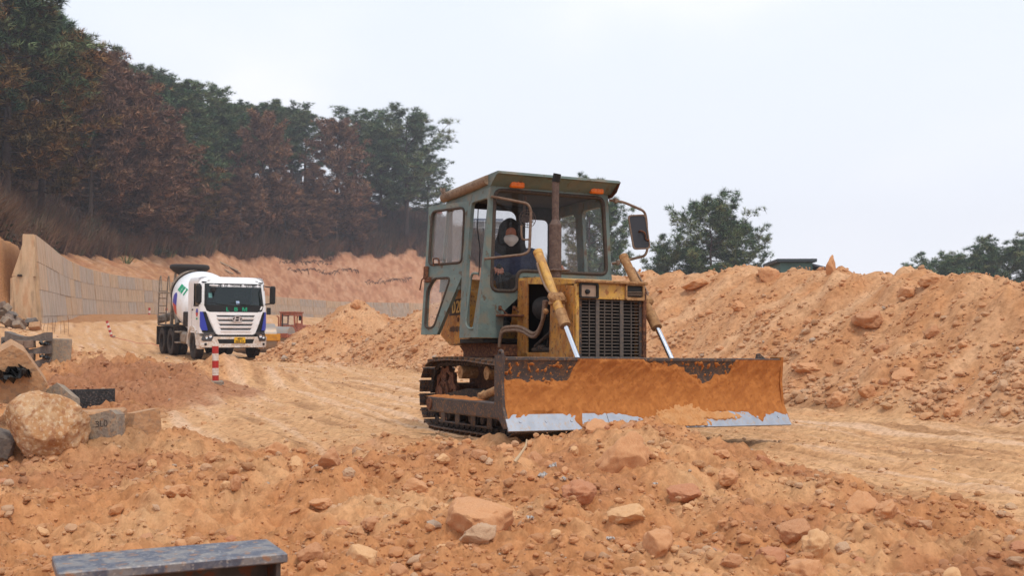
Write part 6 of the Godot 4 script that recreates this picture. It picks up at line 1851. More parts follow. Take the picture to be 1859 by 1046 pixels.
func build_houses() -> void:
	var cream := stained(Color(0.74, 0.68, 0.60), [[4.0, 0.55, 0.4, Color(0.64, 0.57, 0.50), 0.7]], 0.2, 0.9, 0.0, 80, 128, 0.05)
	var grey := stained(Color(0.55, 0.54, 0.53), [[4.0, 0.55, 0.4, Color(0.46, 0.45, 0.44), 0.7]], 0.2, 0.9, 0.0, 81, 128, 0.05)
	var tile := stained(Color(0.56, 0.31, 0.25), [[5.0, 0.55, 0.4, Color(0.46, 0.26, 0.22), 0.7]], 0.4, 0.9, 0.0, 82, 128, 0.08)
	var slate := flat(Color(0.33, 0.36, 0.42), 0.8)
	var shed := stained(Color(0.27, 0.38, 0.37), [[4.0, 0.55, 0.4, Color(0.24, 0.33, 0.33), 0.7]], 0.4, 0.7, 0.0, 83, 128, 0.05)
	house("hill_house", "cream house with red tiled roof on the hill behind the cab door", Vector3(-20.3, 26.0, -264.0), 0.15, 6.0, 6.0, 4.2, cream, tile, 1.4, [[1.2, 2.6, 1.2, 1.3], [-1.4, 2.6, 1.0, 1.3]])
	house("hill_house", "small cream gable house left of the red tiled one", Vector3(-24.0, 27.0, -268.0), 0.4, 3.6, 5.0, 4.6, cream, slate, 1.0, [[0.3, 2.8, 0.9, 1.2]])
	house("grey_hut", "flat grey concrete hut between the pines on the crest", Vector3(-46.5, 32.0, -232.0), 0.2, 4.2, 4.0, 3.2, grey, grey, 0.0, [[0.6, 1.7, 0.8, 0.9]])
	house("blue_grey_box", "blue-grey box shed among the pines on the crest", Vector3(-33.8, 30.6, -244.5), 0.1, 4.6, 3.0, 1.9, slate, slate, 0.0, [])
	house("white_house", "white house on the crest glimpsed between dark pines", Vector3(-62.5, 33.0, -212.0), 0.1, 7.0, 5.0, 4.0, cream, slate, 1.0, [[1.0, 2.4, 1.2, 1.2]])
	var b := house("grey_building", "grey building under construction seen through the bulldozer's door opening", Vector3(-7.0, 22.0, -268.0), 0.1, 9.0, 7.0, 6.5, grey, slate, 1.3, [[-2.6, 4.4, 1.4, 1.5], [0.2, 4.4, 1.4, 1.5], [2.8, 4.4, 1.4, 1.5], [-2.6, 1.6, 1.4, 1.5], [0.2, 1.6, 1.4, 1.5]])
	for k in 5:
		part(b, "scaffold_pole", MB.new().tube(Vector3(-4.4 + 2.2 * k, -1.0, 4.4), Vector3(-4.4 + 2.2 * k, 7.0, 4.4), 0.06, 0.06, 5), M.white)
		part(b, "scaffold_rail", MB.new().tube(Vector3(-4.6, 0.6 + 1.5 * k, 4.45), Vector3(4.6, 0.6 + 1.5 * k, 4.45), 0.05, 0.05, 5), M.white)
	var g := house("green_shed", "green metal shed whose roof shows above the earth bank", Vector3(15.6, 0.5, -62.0), -0.05, 1.75, 4.0, 4.45, shed, flat(Color(0.20, 0.24, 0.27), 0.6), 0.0, [])
	var sl := MB.new().prism(poly([0.0, 4.28, 2.3, 3.70, 2.3, 3.78, 0.0, 4.38]), 4.0, Transform3D(Basis.IDENTITY, Vector3(0.9, 0, -2.0)))
	part(g, "lean_to_roof", sl, slate)
	part(g, "lean_to_wall", MB.new().box(Vector3(2.0, 1.82, 0), Vector3(2.2, 3.64, 3.8), 0.02), shed)

# ---------------------------------------------------------------- things lying about the site
func build_props() -> void:
	var conc := stained(Color(0.61, 0.54, 0.465), [[4.0, 0.5, 0.4, Color(0.50, 0.45, 0.41), 0.7], [9.0, 0.64, 0.15, Color(0.66, 0.52, 0.40), 0.7], [22.0, 0.72, 0.1, Color(0.40, 0.36, 0.33), 0.6]], 1.6, 0.92, 0.0, 101, 256, 0.08)
	bumpy(conc, 0.05, 2.0, 12)
	var dusted := bumpy(stained(Color(0.74, 0.57, 0.42), [[4.0, 0.5, 0.4, Color(0.68, 0.50, 0.35), 0.8], [10.0, 0.66, 0.15, Color(0.58, 0.47, 0.38), 0.7]], 1.8, 0.95, 0.0, 102, 256, 0.08), 0.05, 3.0, 13)
	var plastic := flat(Color(0.07, 0.07, 0.075), 0.4)
	# steel beam stub close to the camera
	var bm := bumpy(stained(Color(0.36, 0.37, 0.42), [[5.0, 0.54, 0.14, Color(0.57, 0.54, 0.52), 0.8], [11.0, 0.6, 0.12, Color(0.46, 0.46, 0.49), 0.7], [8.0, 0.70, 0.1, Color(0.66, 0.46, 0.33), 0.7], [24.0, 0.72, 0.08, Color(0.68, 0.65, 0.62), 0.7]], 1.9, 0.5, 0.35, 103, 512, 0.06), 0.03, 1.5, 14, 512)
	var bs := stained(Color(0.28, 0.245, 0.225), [[5.0, 0.5, 0.3, Color(0.35, 0.30, 0.265), 0.8], [7.0, 0.68, 0.12, Color(0.46, 0.24, 0.12), 0.8]], 2.0, 0.65, 0.2, 104, 256, 0.08)
	var bt := thing("steel_beam", "short grey steel beam stub with scuffed top flange in the near earth", "beam", Vector3(-0.985, 0.25, -3.215), Vector3(0, 0.45, 0.0))
	part(bt, "top_flange", MB.new().box(Vector3(0, -0.014, 0), Vector3(0.62, 0.028, 0.255), 0.004), bm)
	part(bt, "web", MB.new().box(Vector3(0, -0.16, 0), Vector3(0.60, 0.276, 0.014), 0.002), bs)
	part(bt, "bottom_flange", MB.new().box(Vector3(0, -0.31, 0), Vector3(0.60, 0.022, 0.25), 0.004), bs)
	part(bt, "end_stiffener", MB.new().box(Vector3(-0.285, -0.16, 0.0), Vector3(0.014, 0.276, 0.235), 0.002), bs)
	part(bt, "end_stiffener", MB.new().box(Vector3(0.285, -0.16, 0.0), Vector3(0.014, 0.276, 0.235), 0.002), bs)
	# posts
	var redp := stained(Color(0.70, 0.15, 0.13), [[5.0, 0.6, 0.3, Color(0.60, 0.22, 0.17), 0.7]], 3.0, 0.6, 0.0, 105, 128, 0.05)
	var whp := stained(Color(0.86, 0.82, 0.79), [[5.0, 0.6, 0.3, Color(0.76, 0.64, 0.54), 0.7]], 3.0, 0.6, 0.0, 106, 128, 0.05)
	var post := func(label: String, at: Vector3, rot: Vector3, h: float, r: float, bands: int):
		var t := thing("marker_post", label, "post", at, rot, "red and white marker posts")
		for k in bands: part(t, "band", MB.new().tube(Vector3(0, h * k / bands, 0), Vector3(0, h * (k + 1) / bands, 0), r, r, 14, true), redp if k % 2 == 0 else whp)
		part(t, "foot", MB.new().box(Vector3(0, -0.02, 0), Vector3(r * 4.5, 0.1, r * 4.0), 0.02), conc)
	post.call("upright red and white post in front of the mixer truck", Vector3(-4.22, ground_at(-4.22, -15.75) + 0.01, -15.75), Vector3(0, 0, 0.02), 0.52, 0.045, 5)
	post.call("leaning red and white post on the road left of the truck", Vector3(-17.4, ground_at(-17.4, -48.0), -48.0), Vector3(0.1, 0, 0.28), 0.72, 0.055, 7)
	for k in 3: post.call(["leftmost of three tiny posts at the foot of the far wall", "middle of three tiny posts at the foot of the far wall", "rightmost of three tiny posts at the foot of the far wall"][k], Vector3(-33.2 + 0.75 * k + (0.5 if k > 0 else 0.0), ground_at(-33.0, -101.0), -101.0 - k), Vector3.ZERO, 0.75, 0.1, 3)
	var tape := MB.new()
	var pts: Array = []
	for k in 14: pts.append(Vector3(-17.3 + 0.3 * k, ground_at(-17.3 + 0.3 * k, -47.5) + 0.10 + 0.04 * sin(k * 1.3), -47.5))
	tape.pipe(pts, 0.009, 4)
	single("barrier_tape", tape, redp, "thin red barrier tape trailing from the leaning post", "tape")
	# precast cradles stacked with blocks between
	var bx := -9.45
	var bz := -21.6
	var g := ground_at(bx, bz) + 0.02
	var grey := bumpy(stained(Color(0.44, 0.40, 0.375), [[4.0, 0.5, 0.4, Color(0.38, 0.345, 0.32), 0.8], [12.0, 0.66, 0.15, Color(0.52, 0.46, 0.41), 0.6]], 1.6, 0.92, 0.0, 107, 256, 0.08), 0.05, 2.0, 15)
	var brick := stained(Color(0.52, 0.44, 0.38), [[4.0, 0.5, 0.4, Color(0.45, 0.37, 0.32), 0.8]], 2.2, 0.95, 0.0, 108, 128, 0.1)
	var cradle := func(y: float) -> MB:
		var p := PackedVector2Array()
		for e in [[-0.40, 0.0], [0.40, 0.0], [0.40, 0.17], [0.31, 0.16]]: p.append(Vector2(e[0], e[1]))
		for k in 9: p.append(Vector2(0.26 - 0.065 * k, 0.145 - 0.06 * sin(PI * (k + 0.5) / 9.0)))
		p.append(Vector2(-0.31, 0.16)); p.append(Vector2(-0.40, 0.19))
		return MB.new().prism(p, 0.34, Transform3D(Basis.IDENTITY, Vector3(0, y, -0.17)))
	var clab := ["lowest grey precast cradle of the stack by the rubble", "middle grey precast cradle of the stack by the rubble", "topmost grey precast cradle of the stack with a dipped top"]
	var blab := ["lower left square block between the stacked cradles", "lower right square block between the stacked cradles", "upper left square block under the topmost cradle", "upper right square block under the topmost cradle"]
	var y := g
	for k in 3:
		single("precast_cradle", cradle.call(0.0), grey, clab[k], "concrete cradle", Vector3(bx, y, bz), Vector3(0, 0.12, 0.0), "stacked precast cradles")
		y += 0.155
		if k < 2:
			for q in 2:
				var o := single("square_block", MB.new().box(Vector3.ZERO, Vector3(0.165, 0.15, 0.2), 0.008), brick, blab[k * 2 + q], "block", Vector3(bx - 0.09 + 0.175 * q, y + 0.035, bz + 0.14), Vector3(0, 0.12, (0.08 if q == 1 else -0.05) * k), "square blocks in the cradle stack")
				single("plastic_sheet", rag(30 + k * 2 + q, 0.12), plastic, ["black plastic rag sticking out low on the stack's left", "black plastic rag sticking out low on the stack's right", "black plastic rag sticking out high on the stack's left", "black plastic rag sticking out high on the stack's right"][k * 2 + q], "plastic", Vector3(bx - 0.36 + 0.72 * q, y + 0.04, bz + 0.12), Vector3(0.3, q * 2.0, 0), "black plastic rags in the cradle stack")
			y += 0.095
	single("concrete_panel", MB.new().box(Vector3(0, 0.26, 0), Vector3(0.52, 0.54, 0.07), 0.02), grey, "upright pale concrete panel left of the cradle stack", "concrete panel", Vector3(bx - 0.38, g + 0.06, bz - 0.25), Vector3(-0.08, 0.12, 0.03))
	single("concrete_panel", MB.new().box(Vector3(0, 0.26, 0), Vector3(0.50, 0.54, 0.07), 0.02), conc, "upright grey concrete panel right of the cradle stack", "concrete panel", Vector3(bx + 0.46, g + 0.02, bz - 0.25), Vector3(-0.08, 0.12, -0.03))
	# heap of cut stones by the wall end
	var rng := RandomNumberGenerator.new()
	rng.seed = 21
	var smat := [grey, brick, conc, dusted]
	var sm := [MB.new().box(Vector3.ZERO, Vector3(0.42, 0.26, 0.28), 0.02).mesh(), MB.new().box(Vector3.ZERO, Vector3(0.32, 0.24, 0.26), 0.02).mesh(), MB.new().box(Vector3.ZERO, Vector3(0.55, 0.2, 0.3), 0.02).mesh()]
	for k in 46:
		var a := rng.randf() * TAU
		var r := sqrt(rng.randf())
		var px := -20.0 + cos(a) * r * 1.7
		var pz := -43.0 + sin(a) * r * 1.2
		var py: float = ground_at(px, pz) + max(0.0, 1.05 - r * 1.0) * rng.randf_range(0.3, 1.0) + 0.08
		single("cut_stone", sm[rng.randi() % 3], smat[rng.randi() % 4], "squared stone tumbled in the heap below the wall's end", "stone", Vector3(px, py, pz), Vector3(rng.randf_range(-0.9, 0.9), a * 2.0, rng.randf_range(-0.9, 0.9)), "tumbled cut stones by the wall")
	# broken concrete round the boulder
	var A := single("broken_slab", MB.new().prism(poly([-0.22, 0.02, 0.10, -0.10, 0.16, 0.06, 0.05, 0.30, -0.02, 0.36, -0.16, 0.30]), 0.34, Transform3D(Basis(Vector3.UP, 0.25), Vector3(0, 0, -0.17))), dusted, "large tilted broken slab with black plastic at the left edge", "broken concrete", Vector3(-3.52, 0.47, -7.85), Vector3(0.15, 0.2, 0.12))
	A.scale = Vector3.ONE * 1.05
	single("plastic_sheet", rag(41, 0.11), plastic, "black plastic rag caught on the large tilted slab", "plastic", Vector3(-3.44, 0.63, -7.62), Vector3(0.5, 0.3, 0.2))
	single("broken_slab", MB.new().prism(poly([-0.14, -0.05, 0.16, -0.07, 0.15, 0.02, 0.02, 0.13, -0.10, 0.06]), 0.10, Transform3D(Basis(Vector3.UP, -0.2), Vector3.ZERO)), conc, "pale pointed slab piece standing behind the round boulder", "broken concrete", Vector3(-3.26, 0.40, -8.0), Vector3(-0.25, 0.0, 0.05))
	single("broken_slab", MB.new().box(Vector3.ZERO, Vector3(0.26, 0.16, 0.30), 0.02), grey, "grey slab end at the picture's edge beside the boulder", "broken concrete", Vector3(-3.38, 0.20, -7.2), Vector3(0.1, 0.5, -0.32))
	single("broken_slab", MB.new().box(Vector3.ZERO, Vector3(0.34, 0.06, 0.2), 0.015), dusted, "flat earth-covered slab behind the two kerb blocks", "broken concrete", Vector3(-2.92, 0.33, -7.85), Vector3(0.05, 0.2, 0.06))
	var kb := single("kerb_block", MB.new().prism(poly([-0.11, 0, 0.10, 0, 0.09, 0.16, 0.05, 0.19, -0.10, 0.155]), 0.12, Transform3D(Basis.IDENTITY, Vector3(0, 0, -0.06))), conc, "grey kerb block with scrawled marks right of the boulder", "kerb", Vector3(-2.70, 0.20, -7.40), Vector3(-0.06, -0.15, 0.04))
	lettering(kb, "scrawled_marks", "3L0", 0.04, flat(Color(0.28, 0.25, 0.23), 0.9), Vector3(-0.01, 0.10, 0.061), Vector3(0, 0, 0.08), 0.002)
	single("kerb_block", MB.new().prism(poly([-0.10, 0, 0.12, 0.02, 0.09, 0.20, -0.09, 0.155]), 0.13, Transform3D(Basis(Vector3.UP, 0.5), Vector3(0, 0, -0.06))), dusted, "tan kerb block leaning behind the scrawled one", "kerb", Vector3(-2.56, 0.20, -7.55), Vector3(-0.1, 0.3, -0.06))
	var plate := bumpy(stained(Color(0.12, 0.115, 0.12), [[3.0, 0.5, 0.3, Color(0.19, 0.18, 0.18), 0.7], [20.0, 0.66, 0.1, Color(0.42, 0.37, 0.34), 0.7]], 1.4, 0.6, 0.1, 110, 256, 0.1), 0.05, 2.0, 16)
	single("black_board", MB.new().box(Vector3.ZERO, Vector3(0.74, 0.30, 0.03), 0.006), plate, "black streaked board standing on edge in the red earth", "board", Vector3(-5.22, ground_at(-5.22, -13.5) + 0.13, -13.5), Vector3(-0.05, 0.06, 0.02))
	# second machine: a roller half hidden behind the truck, with an orange cab roller beyond it
	var yel := stained(Color(0.80, 0.55, 0.12), [[5.0, 0.55, 0.4, Color(0.68, 0.45, 0.14), 0.8]], 0.8, 0.6, 0.0, 111, 128, 0.06)
	var ora := stained(Color(0.62, 0.33, 0.22), [[5.0, 0.55, 0.4, Color(0.52, 0.27, 0.19), 0.8], [10.0, 0.7, 0.2, Color(0.70, 0.47, 0.34), 0.6]], 0.8, 0.6, 0.0, 112, 128, 0.06)
	var drum := stained(Color(0.60, 0.57, 0.55), [[4.0, 0.55, 0.4, Color(0.66, 0.56, 0.47), 0.8]], 0.7, 0.45, 0.5, 113, 128, 0.05)
	var tyr := stained(Color(0.30, 0.27, 0.25), [[5.0, 0.5, 0.3, Color(0.52, 0.44, 0.37), 0.8]], 1.5, 0.9, 0.0, 114, 128, 0.08)
	roller("yellow road roller with a smooth grey drum half hidden behind the mixer truck", Vector3(-12.6, ground_at(-12.6, -52.5) - 0.1, -52.5), deg_to_rad(24.0), yel, drum, tyr, false)
	roller("orange road roller with a cab beyond the earth mound", Vector3(-11.85, ground_at(-11.85, -58.5) + 0.1, -58.5), deg_to_rad(-14.0), ora, drum, tyr, true)
func rag(seed_: int, r: float) -> MB:
	# a crumpled sheet
	var f := fnl(seed_, 9.0, 3)
	var m := MB.new()
	var P: Array = []
	for j in 9:
		for i in 9:
			var u := (i / 8.0 - 0.5) * 2.0
			var w := (j / 8.0 - 0.5) * 2.0
			P.append(Vector3(u * r, f.get_noise_2d(u, w) * r * 0.9, w * r * 0.7 + f.get_noise_2d(u + 9.0, w) * r * 0.5))
	for j in 8:
		for i in 8:
			var a := j * 9 + i
			m.quad(P[a], P[a + 9], P[a + 10], P[a + 1])
	return m
func roller(label: String, at: Vector3, turn: float, body: Material, drum: Material, tyr: Material, cab: bool) -> void:
	var t := thing("road_roller", label, "roller", at, Vector3(0, turn, 0))
	if cab: t.scale = Vector3.ONE * 0.74
	var d := MB.new()
	cyl_x(d, Vector3(0, 0.72, 1.5), 0.72, 1.9, 40)
	part(t, "drum", d, drum)
	var fr := MB.new()
	for s in [-1.0, 1.0]: fr.box(Vector3(1.03 * s, 0.75, 1.2), Vector3(0.1, 0.3, 2.0), 0.02)
	fr.box(Vector3(0, 0.80, 2.32), Vector3(2.16, 0.32, 0.14), 0.02).box(Vector3(0, 0.80, 0.35), Vector3(2.16, 0.45, 0.3), 0.02)
	part(t, "drum_frame", fr, body)
	var bd := MB.new().box(Vector3(0, 1.05, -0.5), Vector3(1.3, 0.7, 1.5), 0.06).box(Vector3(0, 1.15, -1.9), Vector3(1.25, 0.9, 1.5), 0.08)
	part(t, "engine_body", bd, body)
	for s in [-1.0, 1.0]: wheel(t, Vector3(0.85 * s, 0.68, -1.5), 0.68, 0.5, 0.2, s, tyr, body)
	for s in [-1.0, 1.0]: part(t, "rail_post", MB.new().pipe(bend([Vector3(0.72 * s, 1.3, 0.1), Vector3(0.72 * s, 2.15, 0.1), Vector3(0.85 * s, 2.2, 0.15)], 0.1), 0.05, 8), body)
	var mi := node(t, "mirror")
	part(mi, "mirror_housing", MB.new().box(Vector3(0.98, 2.05, 0.18), Vector3(0.20, 0.34, 0.06), 0.03), M.black)
	if cab:
		var c := MB.new()
		c.plate(poly([-0.62, 1.3, 0.62, 1.3, 0.58, 2.45, -0.58, 2.45]), poly([-0.5, 1.55, 0.5, 1.55, 0.46, 2.25, -0.46, 2.25]), 0.06, Transform3D(Basis.IDENTITY, Vector3(0, 0, 0.1)))
		c.plate(poly([-0.62, 1.3, 0.62, 1.3, 0.58, 2.45, -0.58, 2.45]), poly([-0.5, 1.55, 0.5, 1.55, 0.46, 2.25, -0.46, 2.25]), 0.06, Transform3D(Basis.IDENTITY, Vector3(0, 0, -1.1)))
		for s in [-1.0, 1.0]: c.box(Vector3(0.59 * s, 1.5, -0.47), Vector3(0.05, 0.4, 1.1), 0.01).box(Vector3(0.57 * s, 2.32, -0.47), Vector3(0.05, 0.25, 1.1), 0.01)
		c.box(Vector3(0, 2.48, -0.5), Vector3(1.3, 0.08, 1.4), 0.02)
		part(t, "cab", c, body)
		part(t, "windscreen", sheet(poly([-0.5, 1.55, 0.5, 1.55, 0.46, 2.25, -0.46, 2.25]), Transform3D(Basis.IDENTITY, Vector3(0, 0, 0.12))), M.dirtyglass)
		part(t, "hood", MB.new().box(Vector3(0, 1.12, 0.55), Vector3(1.0, 0.5, 0.8), 0.06), body)
		var gr := node(t, "grille")
		part(gr, "grille_panel", MB.new().box(Vector3(-0.05, 1.16, 0.955), Vector3(0.62, 0.26, 0.02), 0.01), M.black)
		for k in 4: part(gr, "grille_bar", MB.new().box(Vector3(-0.05, 1.07 + 0.06 * k, 0.968), Vector3(0.6, 0.015, 0.02), 0.004), M.rustm)
		part(t, "exhaust_pipe", MB.new().tube(Vector3(-0.2, 1.35, 0.55), Vector3(-0.2, 2.35, 0.55), 0.05, 0.05, 10), M.grime)

# ---------------------------------------------------------------- rocks
func ico(level: int) -> Array:
	var ph := (1.0 + sqrt(5.0)) / 2.0
	var V: Array = []
	for e in [[-1, ph, 0], [1, ph, 0], [-1, -ph, 0], [1, -ph, 0], [0, -1, ph], [0, 1, ph], [0, -1, -ph], [0, 1, -ph], [ph, 0, -1], [ph, 0, 1], [-ph, 0, -1], [-ph, 0, 1]]: V.append(Vector3(e[0], e[1], e[2]).normalized())
	var F: Array = [[0, 11, 5], [0, 5, 1], [0, 1, 7], [0, 7, 10], [0, 10, 11], [1, 5, 9], [5, 11, 4], [11, 10, 2], [10, 7, 6], [7, 1, 8], [3, 9, 4], [3, 4, 2], [3, 2, 6], [3, 6, 8], [3, 8, 9], [4, 9, 5], [2, 4, 11], [6, 2, 10], [8, 6, 7], [9, 8, 1]]
	for l in level:
		var mid := {}
		var G: Array = []
		for f in F:
			var m: Array = []
			for k in 3:
				var a: int = f[k]; var b: int = f[(k + 1) % 3]
				var key := Vector2i(min(a, b), max(a, b))
				if not mid.has(key):
					mid[key] = V.size()
					V.append((V[a] + V[b]).normalized())
				m.append(mid[key])
			G.append([f[0], m[0], m[2]]); G.append([f[1], m[1], m[0]]); G.append([f[2], m[2], m[1]]); G.append([m[0], m[1], m[2]])
		F = G
	return [V, F]
func rock_mesh(seed_: int, level: int, size: Vector3, cuts: int, rough := 0.12, facet := 0.25) -> ArrayMesh:
	var rng := RandomNumberGenerator.new()
	rng.seed = seed_
	var f := fnl(seed_ + 500, 0.9, 4)
	var g := ico(level)
	var V: Array = g[0]
	var planes: Array = []
	for k in cuts: planes.append([Vector3(rng.randfn(), rng.randfn(), rng.randfn()).normalized(), rng.randf_range(0.55, 0.85)])
	var P: Array = []
	for v in V:
		var p: Vector3 = v * (1.0 + f.get_noise_3dv(v * 1.2) * rough * 2.0)
		for q in planes:
			var e: float = p.dot(q[0]) - q[1]
			if e > 0.0: p -= q[0] * e * 0.78
		p += v * f.get_noise_3dv(v * 3.5 + Vector3(7, 7, 7)) * rough * 0.5
		P.append(p * size)
	var N: Array = []
	for v in P: N.append(Vector3.ZERO)
	for t in g[1]:
		var n: Vector3 = (P[t[1]] - P[t[0]]).cross(P[t[2]] - P[t[0]])
		for k in 3: N[t[k]] += n
	var m := MB.new()
	for t in g[1]:
		var fn: Vector3 = (P[t[1]] - P[t[0]]).cross(P[t[2]] - P[t[0]]).normalized()
		var na: Array = []
		for k in 3: na.append((N[t[k]].normalized() * (1.0 - facet) + fn * facet).normalized())
		m.stri(P[t[0]], P[t[1]], P[t[2]], na[0], na[1], na[2])
	return m.mesh()
